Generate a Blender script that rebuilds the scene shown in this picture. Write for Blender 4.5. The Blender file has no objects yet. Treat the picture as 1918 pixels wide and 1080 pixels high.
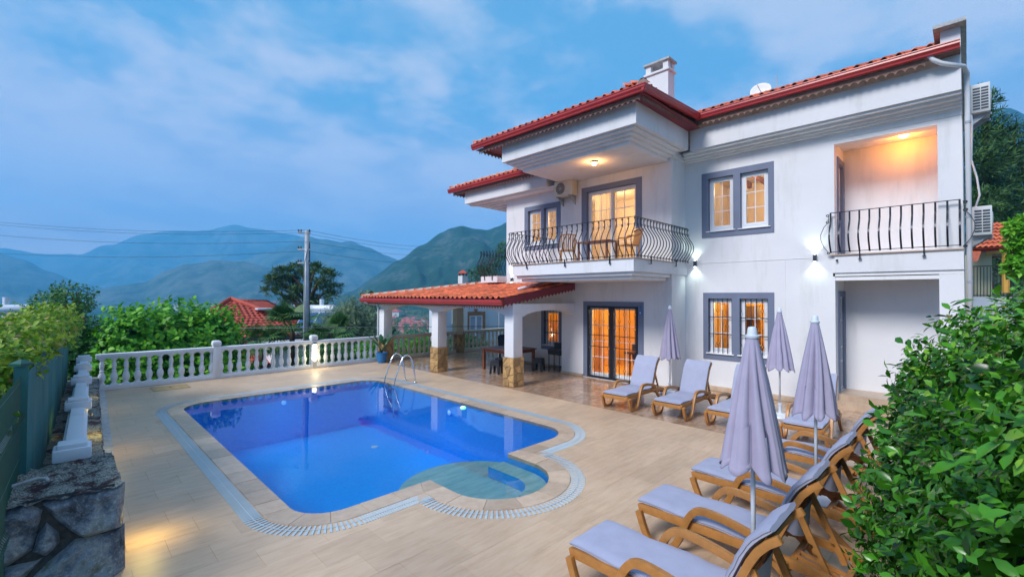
import bpy, bmesh, math, random
import numpy as np
from mathutils import Vector, Matrix, noise as mnoise
from mathutils.geometry import tessellate_polygon
random.seed(7); np.random.seed(7)
PI = math.pi
sc = bpy.context.scene
col = sc.collection

# ------------------------------------------------------------------ camera
H = 2.6
cam_d = bpy.data.cameras.new('camera')
cam_d.sensor_width = 36.0
cam_d.lens = 36.0 * 850.85 / 1918
cam_d.clip_start = 0.05
cam_d.clip_end = 40000
cam = bpy.data.objects.new('camera', cam_d)
col.objects.link(cam)
yaw, pitch, roll = math.radians(45.106), math.radians(0.969), math.radians(0.178)
fw = Vector((math.cos(pitch)*math.cos(yaw), math.cos(pitch)*math.sin(yaw), math.sin(pitch)))
rt0 = fw.cross(Vector((0, 0, 1))).normalized(); up0 = rt0.cross(fw)
rt = rt0*math.cos(roll) + up0*math.sin(roll)
up = -rt0*math.sin(roll) + up0*math.cos(roll)
M = Matrix(((rt.x, up.x, -fw.x, 0), (rt.y, up.y, -fw.y, 0), (rt.z, up.z, -fw.z, H), (0, 0, 0, 1)))
cam.matrix_world = M
sc.camera = cam

# ------------------------------------------------------------------ light
SUN_EL, SUN_AZ = 42.0, 176.0          # azimuth of the sun, degrees anticlockwise from +X
world = bpy.data.worlds.new('World'); sc.world = world; world.use_nodes = True
wt = world.node_tree; wt.nodes.clear()
def wn(t, **k):
    n = wt.nodes.new(t)
    for a, b in k.items(): setattr(n, a, b)
    return n
wl = wt.links.new
out = wn('ShaderNodeOutputWorld')
sky = wn('ShaderNodeTexSky', sky_type='NISHITA'); sky.sun_disc = False
sky.sun_elevation = math.radians(SUN_EL); sky.sun_rotation = math.radians(90-SUN_AZ)
sky.air_density = 1.0; sky.dust_density = 0.6; sky.ozone_density = 3.0
bg1 = wn('ShaderNodeBackground'); bg1.inputs[1].default_value = 0.085
wl(sky.outputs[0], bg1.inputs[0])
# clouds: soft noise on a stretched direction dome
tc = wn('ShaderNodeTexCoord')
sep = wn('ShaderNodeSeparateXYZ'); wl(tc.outputs['Generated'], sep.inputs[0])
def wm(op, a, b=None, c=None, clamp=False):
    n = wn('ShaderNodeMath', operation=op); n.use_clamp = clamp
    for i, v in enumerate((a, b, c)):
        if v is None: continue
        if isinstance(v, (int, float)): n.inputs[i].default_value = v
        else: wl(v, n.inputs[i])
    return n.outputs[0]
zz = wm('ADD', wm('ABSOLUTE', sep.outputs[2]), 0.22)
comb = wn('ShaderNodeCombineXYZ')
wl(wm('DIVIDE', sep.outputs[0], zz), comb.inputs[0]); wl(wm('DIVIDE', sep.outputs[1], zz), comb.inputs[1])
def wnoise(scale, det, rough, dist, off):
    mp = wn('ShaderNodeMapping'); mp.inputs[1].default_value = off; mp.inputs[3].default_value = (1, 1.0, 1)
    wl(comb.outputs[0], mp.inputs[0])
    n = wn('ShaderNodeTexNoise'); n.inputs['Scale'].default_value = scale; n.inputs['Detail'].default_value = det
    n.inputs['Roughness'].default_value = rough; n.inputs['Distortion'].default_value = dist
    wl(mp.outputs[0], n.inputs['Vector']); return n.outputs['Fac']
n1 = wnoise(1.15, 9, 0.56, 0.12, (4.9, 2.2, 0)); n2 = wnoise(3.0, 10, 0.60, 0.15, (7.1, 3.3, 0))
def wramp(fac, stops):
    r = wn('ShaderNodeValToRGB'); el = r.color_ramp.elements
    el[0].position, el[0].color = stops[0][0], (*stops[0][1], 1) if len(stops[0][1]) == 3 else stops[0][1]
    el[1].position, el[1].color = stops[-1][0], (*stops[-1][1], 1)
    for p, c in stops[1:-1]:
        e = el.new(p); e.color = (*c, 1)
    r.color_ramp.interpolation = 'EASE'
    wl(fac, r.inputs[0]); return r.outputs[0]
mask = wramp(wm('ADD', wm('MULTIPLY', n1, 0.58), wm('MULTIPLY', n2, 0.46)), [(0.44, (0, 0, 0)), (0.60, (1, 1, 1))])
# veil colour: near-horizon haze turning from lavender grey to light blue overhead
elev = sep.outputs[2]
veil = wramp(elev, [(0.0, (0.50, 0.40, 0.42)), (0.16, (0.28, 0.29, 0.38)), (0.4, (0.070, 0.215, 0.37)), (1.0, (0.08, 0.21, 0.37))])
cloudc = wramp(elev, [(0.0, (0.52, 0.43, 0.46)), (0.2, (0.34, 0.36, 0.43)), (0.6, (0.30, 0.355, 0.43)), (1.0, (0.28, 0.33, 0.43))])
mixc = wn('ShaderNodeMixRGB'); wl(mask, mixc.inputs[0]); wl(veil, mixc.inputs[1]); wl(cloudc, mixc.inputs[2])
bg2 = wn('ShaderNodeBackground'); bg2.inputs[1].default_value = 1.0; wl(mixc.outputs[0], bg2.inputs[0])
mx = wn('ShaderNodeMixShader'); mx.inputs[0].default_value = 0.86
wl(bg1.outputs[0], mx.inputs[1]); wl(bg2.outputs[0], mx.inputs[2]); wl(mx.outputs[0], out.inputs[0])

sd = bpy.data.lights.new('sun', 'SUN'); sd.energy = 2.25; sd.angle = math.radians(20); sd.color = (0.98, 0.945, 0.93)
sun = bpy.data.objects.new('sun', sd); col.objects.link(sun)
ce = math.cos(math.radians(SUN_EL))
sdir = Vector((ce*math.cos(math.radians(SUN_AZ)), ce*math.sin(math.radians(SUN_AZ)), math.sin(math.radians(SUN_EL))))
sun.rotation_euler = sdir.to_track_quat('Z', 'Y').to_euler(); sun.location = (0, 0, 30)
sc.view_settings.view_transform = 'Standard'; sc.view_settings.look = 'None'
sc.view_settings.exposure = 1.12; sc.view_settings.gamma = 1.0
try: sc.view_settings.use_curve_mapping = False
except Exception: pass
sc.cycles.use_denoising = True
sc.cycles.max_bounces = 8; sc.cycles.transparent_max_bounces = 24; sc.cycles.diffuse_bounces = 4
sc.cycles.glossy_bounces = 3; sc.cycles.transmission_bounces = 4; sc.cycles.volume_bounces = 2
sc.cycles.sample_clamp_indirect = 4.0
sc.cycles.caustics_reflective = False; sc.cycles.caustics_refractive = False

# ------------------------------------------------------------------ materials
MATS = {}
def nmat(name):
    m = bpy.data.materials.new(name); m.use_nodes = True
    nt = m.node_tree; b = nt.nodes['Principled BSDF']; MATS[name] = m
    return m, nt, b
def N(nt, t, **k):
    n = nt.nodes.new(t)
    for a, b in k.items(): setattr(n, a, b)
    return n
def noise_tex(nt, scale, det=4, rough=0.55, vec=None, stretch=None, coord='Object'):
    n = N(nt, 'ShaderNodeTexNoise'); n.inputs['Scale'].default_value = scale
    n.inputs['Detail'].default_value = det; n.inputs['Roughness'].default_value = rough
    t = N(nt, 'ShaderNodeTexCoord')
    if coord == 'World':
        g = N(nt, 'ShaderNodeNewGeometry'); src = g.outputs['Position']
    else: src = t.outputs[coord]
    if stretch:
        mp = N(nt, 'ShaderNodeMapping'); mp.inputs[3].default_value = stretch
        nt.links.new(src, mp.inputs[0]); src = mp.outputs[0]
    nt.links.new(src, n.inputs['Vector'])
    return n
def ramp(nt, fac, stops):
    r = N(nt, 'ShaderNodeValToRGB'); el = r.color_ramp.elements
    el[0].position, el[0].color = stops[0][0], (*stops[0][1], 1)
    el[1].position, el[1].color = stops[-1][0], (*stops[-1][1], 1)
    for p, c in stops[1:-1]: el.new(p).color = (*c, 1)
    nt.links.new(fac, r.inputs[0]); return r.outputs[0]
def mat(name, c, rough=0.6, metal=0.0, var=0.12, scale=4.0, bump=0.0, bscale=60.0, spec=0.5, stretch=None, objrand=0.0, coord='World', det=4):
    m, nt, b = nmat(name)
    b.inputs['Roughness'].default_value = rough; b.inputs['Metallic'].default_value = metal
    b.inputs['Specular IOR Level'].default_value = spec
    n = noise_tex(nt, scale, det, 0.6, stretch=stretch, coord=coord)
    lo = tuple(max(0, v*(1-var)) for v in c); hi = tuple(min(1, v*(1+var)) for v in c)
    rgb = ramp(nt, n.outputs['Fac'], [(0.3, lo), (0.7, hi)])
    if objrand > 0:
        oi = N(nt, 'ShaderNodeObjectInfo'); at = N(nt, 'ShaderNodeAttribute', attribute_name='tint')
        ad = N(nt, 'ShaderNodeMath', operation='ADD'); nt.links.new(oi.outputs['Random'], ad.inputs[0]); nt.links.new(at.outputs['Fac'], ad.inputs[1])
        fr = N(nt, 'ShaderNodeMath', operation='FRACT'); nt.links.new(ad.outputs[0], fr.inputs[0])
        mr = N(nt, 'ShaderNodeMapRange'); mr.inputs['To Min'].default_value = 1-objrand; mr.inputs['To Max'].default_value = 1+objrand
        nt.links.new(fr.outputs[0], mr.inputs['Value'])
        hsv = N(nt, 'ShaderNodeHueSaturation'); nt.links.new(mr.outputs[0], hsv.inputs['Value']); nt.links.new(rgb, hsv.inputs['Color']); rgb = hsv.outputs[0]
    nt.links.new(rgb, b.inputs['Base Color'])
    if bump > 0:
        n2 = noise_tex(nt, bscale, 5, 0.6, coord=coord, stretch=stretch)
        bp = N(nt, 'ShaderNodeBump'); bp.inputs['Strength'].default_value = bump; bp.inputs['Distance'].default_value = 0.01
        nt.links.new(n2.outputs['Fac'], bp.inputs['Height']); nt.links.new(bp.outputs[0], b.inputs['Normal'])
    return m
def emat(name, c, s):
    m, nt, b = nmat(name)
    b.inputs['Base Color'].default_value = (0.8, 0.8, 0.8, 1)
    b.inputs['Emission Color'].default_value = (*c, 1); b.inputs['Emission Strength'].default_value = s
    return m
def plaster(name, c, strength=0.25, soft=0.05):
    m, nt, b = nmat(name)
    b.inputs['Roughness'].default_value = 0.85; b.inputs['Specular IOR Level'].default_value = 0.25
    n = noise_tex(nt, 0.7, 6, 0.65, coord='World'); s = noise_tex(nt, 1.6, 5, 0.7, coord='World', stretch=(1, 1, 0.18))
    a = ramp(nt, n.outputs['Fac'], [(0.3, tuple(v*(1-soft) for v in c)), (0.7, tuple(min(1, v*(1+soft*.6)) for v in c))])
    bb = ramp(nt, s.outputs['Fac'], [(0.32, (0.80, 0.80, 0.77)), (0.47, (1, 1, 1))])
    mxx = N(nt, 'ShaderNodeMixRGB', blend_type='MULTIPLY'); mxx.inputs[0].default_value = 0.65
    nt.links.new(a, mxx.inputs[1]); nt.links.new(bb, mxx.inputs[2]); nt.links.new(mxx.outputs[0], b.inputs['Base Color'])
    f = noise_tex(nt, 55, 4, 0.6, coord='World'); g = noise_tex(nt, 3.5, 4, 0.6, coord='World')
    ad = N(nt, 'ShaderNodeMath', operation='MULTIPLY_ADD'); nt.links.new(g.outputs['Fac'], ad.inputs[0]); ad.inputs[1].default_value = 1.6; nt.links.new(f.outputs['Fac'], ad.inputs[2])
    bp = N(nt, 'ShaderNodeBump'); bp.inputs['Strength'].default_value = strength; bp.inputs['Distance'].default_value = 0.012
    nt.links.new(ad.outputs[0], bp.inputs['Height']); nt.links.new(bp.outputs[0], b.inputs['Normal'])
    return m
def travertine(name, cs, rough, streak=(0.9, 7, 1), rnd=0.10, coat=0.0):
    m, nt, b = nmat(name)
    n = noise_tex(nt, 2.2, 7, 0.68, coord='World', stretch=streak)
    rgb = ramp(nt, n.outputs['Fac'], [(0.28, cs[0]), (0.5, cs[1]), (0.72, cs[2])])
    sp = noise_tex(nt, 9, 6, 0.75, coord='World', stretch=streak)
    pit = ramp(nt, sp.outputs['Fac'], [(0.26, (0.55, 0.5, 0.44)), (0.36, (1, 1, 1))])
    big = noise_tex(nt, 0.45, 4, 0.6, coord='World')
    st = ramp(nt, big.outputs['Fac'], [(0.36, (0.82, 0.80, 0.80)), (0.6, (1, 1, 1))])
    m1 = N(nt, 'ShaderNodeMixRGB', blend_type='MULTIPLY'); m1.inputs[0].default_value = 0.5
    m2 = N(nt, 'ShaderNodeMixRGB', blend_type='MULTIPLY'); m2.inputs[0].default_value = 0.7
    nt.links.new(rgb, m1.inputs[1]); nt.links.new(pit, m1.inputs[2]); nt.links.new(m1.outputs[0], m2.inputs[1]); nt.links.new(st, m2.inputs[2])
    oi = N(nt, 'ShaderNodeObjectInfo'); at = N(nt, 'ShaderNodeAttribute', attribute_name='tint')
    ad = N(nt, 'ShaderNodeMath', operation='ADD'); nt.links.new(oi.outputs['Random'], ad.inputs[0]); nt.links.new(at.outputs['Fac'], ad.inputs[1])
    fr = N(nt, 'ShaderNodeMath', operation='FRACT'); nt.links.new(ad.outputs[0], fr.inputs[0])
    mr = N(nt, 'ShaderNodeMapRange'); mr.inputs['To Min'].default_value = 1-rnd*1.6; mr.inputs['To Max'].default_value = 1+rnd
    nt.links.new(fr.outputs[0], mr.inputs['Value'])
    hsv = N(nt, 'ShaderNodeHueSaturation'); nt.links.new(mr.outputs[0], hsv.inputs['Value']); nt.links.new(m2.outputs[0], hsv.inputs['Color'])
    nt.links.new(hsv.outputs[0], b.inputs['Base Color'])
    rr = N(nt, 'ShaderNodeMapRange'); rr.inputs['To Min'].default_value = max(0.03, rough-0.12); rr.inputs['To Max'].default_value = rough+0.15
    nt.links.new(big.outputs['Fac'], rr.inputs['Value']); nt.links.new(rr.outputs[0], b.inputs['Roughness'])
    bp = N(nt, 'ShaderNodeBump'); bp.inputs['Strength'].default_value = 0.15; bp.inputs['Distance'].default_value = 0.004
    nt.links.new(sp.outputs['Fac'], bp.inputs['Height']); nt.links.new(bp.outputs[0], b.inputs['Normal'])
    return m
def leafmat(name, c1, c2, c3=None, rough=0.42, trans=0.25):
    m, nt, b = nmat(name)
    at = N(nt, 'ShaderNodeAttribute', attribute_name='tint'); oi = N(nt, 'ShaderNodeObjectInfo')
    ad = N(nt, 'ShaderNodeMath', operation='ADD'); nt.links.new(at.outputs['Fac'], ad.inputs[0]); nt.links.new(oi.outputs['Random'], ad.inputs[1])
    fr = N(nt, 'ShaderNodeMath', operation='FRACT'); nt.links.new(ad.outputs[0], fr.inputs[0])
    st = [(0.0, c1), (0.6, c2)] + ([(0.9, c2), (1.0, c3)] if c3 else [(1.0, c2)])
    rgb = ramp(nt, fr.outputs[0], st)
    nt.links.new(rgb, b.inputs['Base Color']); b.inputs['Roughness'].default_value = rough
    b.inputs['Specular IOR Level'].default_value = 0.45
    tr = N(nt, 'ShaderNodeBsdfTranslucent'); nt.links.new(rgb, tr.inputs[0])
    ms = N(nt, 'ShaderNodeMixShader'); ms.inputs[0].default_value = trans
    o = nt.nodes['Material Output']
    nt.links.new(b.outputs[0], ms.inputs[1]); nt.links.new(tr.outputs[0], ms.inputs[2]); nt.links.new(ms.outputs[0], o.inputs[0])
    return m

WHITE = plaster('white_wall_paint', (0.74, 0.74, 0.76))
TRIM = plaster('white_moulding_paint', (0.78, 0.78, 0.79), 0.08, 0.03)
CREAM = plaster('cream_wall_paint', (0.62, 0.52, 0.38), 0.15)
GREYF = mat('blue_grey_surround_paint', (0.155, 0.185, 0.27), 0.7, var=0.06, scale=2, bump=0.1)
PVC = mat('white_pvc', (0.72, 0.74, 0.78), 0.3, var=0.03)
IRON = mat('black_wrought_iron', (0.018, 0.022, 0.034), 0.38, metal=0.3, var=0.2, scale=12)
DARKM = mat('dark_grey_metal', (0.05, 0.06, 0.08), 0.4, metal=0.3)
REDG = mat('red_gutter_paint', (0.42, 0.035, 0.035), 0.32, var=0.14, scale=1.3, bump=0.02)
REDD = mat('dark_red_fascia_board', (0.20, 0.022, 0.035), 0.5, var=0.15, scale=2)
VAL = mat('brown_valance_wood', (0.23, 0.13, 0.10), 0.75, var=0.3, scale=6, stretch=(1, 1, 3), bump=0.3)
TILE = mat('terracotta_roof_tile', (0.57, 0.125, 0.048), 0.75, var=0.42, scale=6.0, bump=0.3, bscale=40, objrand=0.32)
MORT = mat('ridge_mortar', (0.55, 0.42, 0.36), 0.9, var=0.25, scale=8, bump=0.4, bscale=30)
DECK = travertine('travertine_paving', ((0.50, 0.345, 0.22), (0.595, 0.43, 0.29), (0.655, 0.49, 0.345)), 0.45, (1.0, 5.0, 1), rnd=0.05)
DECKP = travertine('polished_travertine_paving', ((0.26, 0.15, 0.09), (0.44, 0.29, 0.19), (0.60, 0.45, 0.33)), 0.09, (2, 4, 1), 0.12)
COPE = travertine('wet_travertine_coping', ((0.47, 0.34, 0.235), (0.56, 0.42, 0.30), (0.63, 0.50, 0.38)), 0.35, (3, 3, 1), 0.12)
STEPS = travertine('submerged_travertine', ((0.22, 0.42, 0.40), (0.36, 0.60, 0.56), (0.50, 0.72, 0.66)), 0.5, (1, 5, 1), 0.05)  # turquoise tint of the water above is put into the stone colour
GROUT = mat('paving_bed_mortar', (0.50, 0.36, 0.25), 0.95, var=0.15, scale=8)
GRATE = mat('white_grate_plastic', (0.46, 0.55, 0.61), 0.45, var=0.06, scale=3)
DRAIN = mat('drain_channel', (0.13, 0.18, 0.22), 0.5)
BALW = plaster('white_balustrade_paint', (0.70, 0.74, 0.80), 0.12)
BALC = plaster('cream_balustrade_paint', (0.62, 0.54, 0.42), 0.12)
STONEC = mat('ochre_flagstone', (0.44, 0.27, 0.11), 0.8, var=0.4, scale=5, bump=0.5, bscale=25, objrand=0.3)
PIERJ = mat('dark_pier_joint', (0.06, 0.064, 0.062), 0.95, var=.4, scale=20, bump=0.8)
STONEJ = mat('flagstone_mortar', (0.20, 0.15, 0.09), 0.95, bump=0.4)
WOODP = mat('orange_brown_plastic', (0.40, 0.175, 0.045), 0.38, var=0.14, scale=14, stretch=(1, 1, 1), objrand=0.10)
CUSH = mat('lavender_cushion_cloth', (0.375, 0.39, 0.51), 0.9, var=0.05, scale=7, bump=0.25, bscale=260, objrand=0.05, spec=0.2)
CUSHP = mat('cushion_piping', (0.30, 0.32, 0.42), 0.9, var=0.05)
UMBC = mat('lilac_umbrella_cloth', (0.37, 0.34, 0.46), 0.9, var=0.06, scale=5, bump=0.15, bscale=200, objrand=0.07, spec=0.2)
POLEW = mat('white_powder_coat', (0.66, 0.72, 0.80), 0.35)
STEEL = mat('stainless_steel', (0.75, 0.77, 0.80), 0.16, metal=1.0, var=0.03)
GALV = mat('galvanised_pole', (0.36, 0.40, 0.44), 0.55, metal=0.3, var=0.15)
WOODD = mat('reddish_brown_wood', (0.19, 0.06, 0.03), 0.45, var=0.35, scale=9, stretch=(1, 0.2, 1))
BLACKP = mat('dark_plastic', (0.02, 0.023, 0.03), 0.4)
BLUEP = mat('blue_glazed_pot', (0.015, 0.17, 0.44), 0.3, var=0.1)
CONC = mat('pale_concrete', (0.42, 0.43, 0.43), 0.9, var=0.3, scale=12, bump=0.5)
ACW = mat('ac_casing', (0.66, 0.60, 0.48), 0.45, var=0.05)
ACG = mat('ac_casing_grey', (0.56, 0.60, 0.62), 0.45, var=0.05)
GREENM = mat('green_coated_wire', (0.01, 0.085, 0.065), 0.4)
NET = mat('green_privacy_net', (0.03, 0.15, 0.15), 0.85, var=0.25, scale=3, stretch=(1, 1, 0.2), bump=0.3, bscale=90)
SOIL = mat('soil', (0.08, 0.055, 0.035), 0.95, var=0.3, scale=6, bump=0.5)
BARK = mat('bark', (0.09, 0.06, 0.04), 0.95, var=0.4, scale=10, stretch=(3, 3, 0.5), bump=0.7, bscale=20)
ROOMW = mat('warm_room_paint', (0.66, 0.56, 0.42), 0.8, var=0.06, scale=2)
ROOMY = mat('yellow_room_paint', (0.70, 0.44, 0.13), 0.8, var=0.10, scale=2)
CURT = mat('ochre_curtain', (0.60, 0.34, 0.08), 0.9, var=0.2, scale=6, stretch=(1, 8, 0.2))
SHEER = mat('sheer_cream_curtain', (0.7, 0.62, 0.5), 0.9, var=0.1, scale=6, stretch=(1, 8, 0.2))
DARKW = mat('dark_furniture_wood', (0.07, 0.035, 0.02), 0.5)
SOFA = mat('navy_sofa_cloth', (0.025, 0.04, 0.08), 0.9)
YPAINT = mat('yellow_timber', (0.62, 0.34, 0.06), 0.6)
HATCH = mat('manhole_cover', (0.46, 0.32, 0.15), 0.7, var=0.2, scale=9)
for m_ in (CURT, SHEER):       # thin cloth lets the room light through
    nt_ = m_.node_tree; b_ = nt_.nodes['Principled BSDF']; tr = nt_.nodes.new('ShaderNodeBsdfTranslucent'); ms_ = nt_.nodes.new('ShaderNodeMixShader'); ms_.inputs[0].default_value = 0.65
    nt_.links.new(b_.inputs['Base Color'].links[0].from_socket, tr.inputs[0]); nt_.links.new(b_.outputs[0], ms_.inputs[1]); nt_.links.new(tr.outputs[0], ms_.inputs[2]); nt_.links.new(ms_.outputs[0], nt_.nodes['Material Output'].inputs[0])
BULB = emat('warm_bulb_glow', (1.0, 0.50, 0.08), 12)
TUBE = emat('neutral_lamp_glow', (1.0, 0.92, 0.62), 3.0)
LED = emat('cool_led_glow', (0.85, 1.0, 0.92), 12)
SHADE = emat('yellow_lamp_shade_glow', (1.0, 0.55, 0.04), 2.2)
BLUEL = emat('blue_pool_lamp_glow', (0.05, 0.35, 1.0), .25)
GREENL = emat('green_pool_lamp_glow', (0.10, 0.8, 0.30), 0.5)

# glass pane: fresnel mix of clear and mirror
m, nt, b = nmat('window_glass')
fz = N(nt, 'ShaderNodeFresnel')
gb = N(nt, 'ShaderNodeNewGeometry'); mi = N(nt, 'ShaderNodeMath', operation='MULTIPLY_ADD'); mi.inputs[1].default_value = 1/1.5-1.5; mi.inputs[2].default_value = 1.5
nt.links.new(gb.outputs['Backfacing'], mi.inputs[0]); nt.links.new(mi.outputs[0], fz.inputs[0])   # thin sheet: both faces reflect as seen from air
tp = N(nt, 'ShaderNodeBsdfTransparent'); tp.inputs[0].default_value = (0.93, 0.95, 0.95, 1)
gl = N(nt, 'ShaderNodeBsdfGlossy'); gl.inputs['Roughness'].default_value = 0.02
ms = N(nt, 'ShaderNodeMixShader'); nt.links.new(fz.outputs[0], ms.inputs[0]); nt.links.new(tp.outputs[0], ms.inputs[1]); nt.links.new(gl.outputs[0], ms.inputs[2])
nt.links.new(ms.outputs[0], nt.nodes['Material Output'].inputs[0]); GLASS = m
# pool water: tinted clear body seen through a rippled mirror-like surface
m, nt, b = nmat('pool_water')
fz = N(nt, 'ShaderNodeFresnel'); fz.inputs[0].default_value = 1.33
tp = N(nt, 'ShaderNodeBsdfTransparent'); tp.inputs[0].default_value = (0.86, 0.97, 1.0, 1)
gl = N(nt, 'ShaderNodeBsdfGlossy'); gl.inputs['Roughness'].default_value = 0.015
nw = noise_tex(nt, 2.3, 3, 0.5, coord='World'); bp = N(nt, 'ShaderNodeBump'); bp.inputs['Strength'].default_value = 0.08; bp.inputs['Distance'].default_value = 0.02
nt.links.new(nw.outputs['Fac'], bp.inputs['Height']); nt.links.new(bp.outputs[0], gl.inputs['Normal']); nt.links.new(bp.outputs[0], fz.inputs['Normal'])
ms = N(nt, 'ShaderNodeMixShader'); nt.links.new(fz.outputs[0], ms.inputs[0]); nt.links.new(tp.outputs[0], ms.inputs[1]); nt.links.new(gl.outputs[0], ms.inputs[2])
nt.links.new(ms.outputs[0], nt.nodes['Material Output'].inputs[0]); WATER = m
# blue glass mosaic of the pool shell (fine tesserae, too small to model)
m, nt, b = nmat('blue_pool_mosaic')
g = N(nt, 'ShaderNodeNewGeometry')
br = N(nt, 'ShaderNodeTexBrick'); br.offset = 0.0; br.inputs['Scale'].default_value = 1.0
br.inputs['Brick Width'].default_value = 0.05; br.inputs['Row Height'].default_value = 0.05; br.inputs['Mortar Size'].default_value = 0.003
br.inputs['Color1'].default_value = (0.000, 0.32, 0.92, 1); br.inputs['Color2'].default_value = (0.002, 0.41, 1.0, 1); br.inputs['Mortar'].default_value = (0.04, 0.38, 0.9, 1)
sx = N(nt, 'ShaderNodeSeparateXYZ'); nt.links.new(g.outputs['Position'], sx.inputs[0])
a1 = N(nt, 'ShaderNodeMath', operation='ADD'); nt.links.new(sx.outputs[0], a1.inputs[0]); nt.links.new(sx.outputs[2], a1.inputs[1])
a2 = N(nt, 'ShaderNodeMath', operation='ADD'); nt.links.new(sx.outputs[1], a2.inputs[0]); nt.links.new(sx.outputs[2], a2.inputs[1])
cx = N(nt, 'ShaderNodeCombineXYZ'); nt.links.new(a1.outputs[0], cx.inputs[0]); nt.links.new(a2.outputs[0], cx.inputs[1])
nt.links.new(cx.outputs[0], br.inputs['Vector']); nt.links.new(br.outputs[0], b.inputs['Base Color']); b.inputs['Roughness'].default_value = 0.35
MOSAIC = m
# ------------------------------------------------------------------ object helpers
def tag(o, label=None, cat=None, group=None, kind=None):
    if label: o['label'] = label
    if cat: o['category'] = cat
    if group: o['group'] = group
    if kind: o['kind'] = kind
    return o
def empty(name, label, cat, loc=(0, 0, 0), rz=0.0, group=None):
    o = bpy.data.objects.new(name, None); col.objects.link(o); o.location = loc; o.rotation_euler = (0, 0, rz)
    o.empty_display_size = 0.2
    return tag(o, label, cat, group)
def link(name, me, parent=None, loc=None, rot=None, scale=None):
    o = bpy.data.objects.new(name, me); col.objects.link(o)
    if parent is not None: o.parent = parent
    if loc is not None: o.location = loc
    if rot is not None: o.rotation_euler = rot
    if scale is not None: o.scale = scale
    return o
def kids(o): return [c for c in bpy.data.objects if c.parent is o]
def copy_tree(o, parent=None):
    ch = list(CH.get(o.name, ())) or [c for c in o.children]
    c = o.copy(); col.objects.link(c); c.parent = parent
    for k in ch: copy_tree(k, c)
    return c
CH = {}
class MB:
    def __init__(s): s.v = []; s.f = []; s.m = []; s.t = []
    def add(s, vs, fs, mi=0, tint=None):
        b = len(s.v); s.v += [tuple(v) for v in vs]; s.f += [tuple(i+b for i in f) for f in fs]
        s.m += [mi]*len(fs); s.t += [random.random() if tint is None else tint]*len(fs)
        return s
    def box(s, x0, x1, y0, y1, z0, z1, mi=0, skip=''):
        v = [(x0, y0, z0), (x1, y0, z0), (x1, y1, z0), (x0, y1, z0), (x0, y0, z1), (x1, y0, z1), (x1, y1, z1), (x0, y1, z1)]
        f = [(0, 3, 2, 1), (4, 5, 6, 7), (0, 1, 5, 4), (1, 2, 6, 5), (2, 3, 7, 6), (3, 0, 4, 7)]
        return s.add(v, f, mi)
    def cbox(s, c, d, mi=0): return s.box(c[0]-d[0]/2, c[0]+d[0]/2, c[1]-d[1]/2, c[1]+d[1]/2, c[2]-d[2]/2, c[2]+d[2]/2, mi)
    def prism(s, poly, axis, a, b, mi=0):
        """poly: 2D points, extruded along axis from a to b. axis x: (y,z); y: (x,z); z: (x,y)"""
        n = len(poly)
        mk = {'x': lambda p, t: (t, p[0], p[1]), 'y': lambda p, t: (p[0], t, p[1]), 'z': lambda p, t: (p[0], p[1], t)}[axis]
        v = [mk(p, a) for p in poly] + [mk(p, b) for p in poly]
        tri = tessellate_polygon([[Vector((p[0], p[1], 0)) for p in poly]]) if n > 4 else None
        area = sum(poly[i][0]*poly[(i+1) % n][1]-poly[(i+1) % n][0]*poly[i][1] for i in range(n))
        f = []
        if tri:
            for t in tri: f += [tuple(t), tuple(i+n for i in reversed(t))]
        else: f += [tuple(range(n-1, -1, -1)), tuple(range(n, 2*n))]
        for i in range(n):
            j = (i+1) % n; f.append((i, j, j+n, i+n))
        return s.add(v, f, mi)
    def tube(s, pts, r, seg=6, mi=0, cap=True, flat=None):
        """pts: 3D path; r radius (number or list); flat=(w,h) gives a rectangular section"""
        P = [Vector(p) for p in pts]; n = len(P)
        ring = []; prev = None
        for i in range(n):
            t = (P[min(i+1, n-1)]-P[max(i-1, 0)]).normalized()
            if prev is None:
                a = Vector((0, 0, 1)) if abs(t.z) < 0.9 else Vector((1, 0, 0))
                u = t.cross(a).normalized()
            else:
                u = (prev - t*prev.dot(t)).normalized()
            prev = u; w = t.cross(u)
            rr = r[i] if isinstance(r, (list, tuple)) else r
            if flat:
                ring.append([P[i]+u*sx*flat[0]/2+w*sy*flat[1]/2 for sx, sy in ((-1, -1), (1, -1), (1, 1), (-1, 1))])
            else: ring.append([P[i]+u*math.cos(2*PI*k/seg)*rr+w*math.sin(2*PI*k/seg)*rr for k in range(seg)])
        sg = 4 if flat else seg
        v = [p for rg in ring for p in rg]; f = []
        for i in range(n-1):
            for k in range(sg):
                a, b = i*sg+k, i*sg+(k+1) % sg; f.append((a, b, b+sg, a+sg))
        if cap: f += [tuple(range(sg-1, -1, -1)), tuple(range((n-1)*sg, n*sg))]
        return s.add(v, f, mi)
    def lathe(s, prof, seg=12, c=(0, 0, 0), mi=0, sq=False):
        v = []; f = []; n = len(prof)
        for r, z in prof:
            for k in range(seg):
                a = 2*PI*k/seg; v.append((c[0]+r*math.cos(a), c[1]+r*math.sin(a), c[2]+z))
        for i in range(n-1):
            for k in range(seg):
                a, b = i*seg+k, i*seg+(k+1) % seg; f.append((a, b, b+seg, a+seg))
        f += [tuple(range(seg-1, -1, -1)), tuple(range((n-1)*seg, n*seg))]
        return s.add(v, f, mi)
    def mesh(s, name, mats, smooth=False, tint=False):
        me = bpy.data.meshes.new(name); me.from_pydata(s.v, [], s.f)
        for m_ in (mats if isinstance(mats, (list, tuple)) else [mats]): me.materials.append(m_)
        if any(s.m): me.polygons.foreach_set('material_index', s.m)
        if smooth: me.polygons.foreach_set('use_smooth', [True]*len(s.f))
        if tint:
            at = me.attributes.new('tint', 'FLOAT', 'FACE'); at.data.foreach_set('value', s.t)
        me.update(); return me
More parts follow.
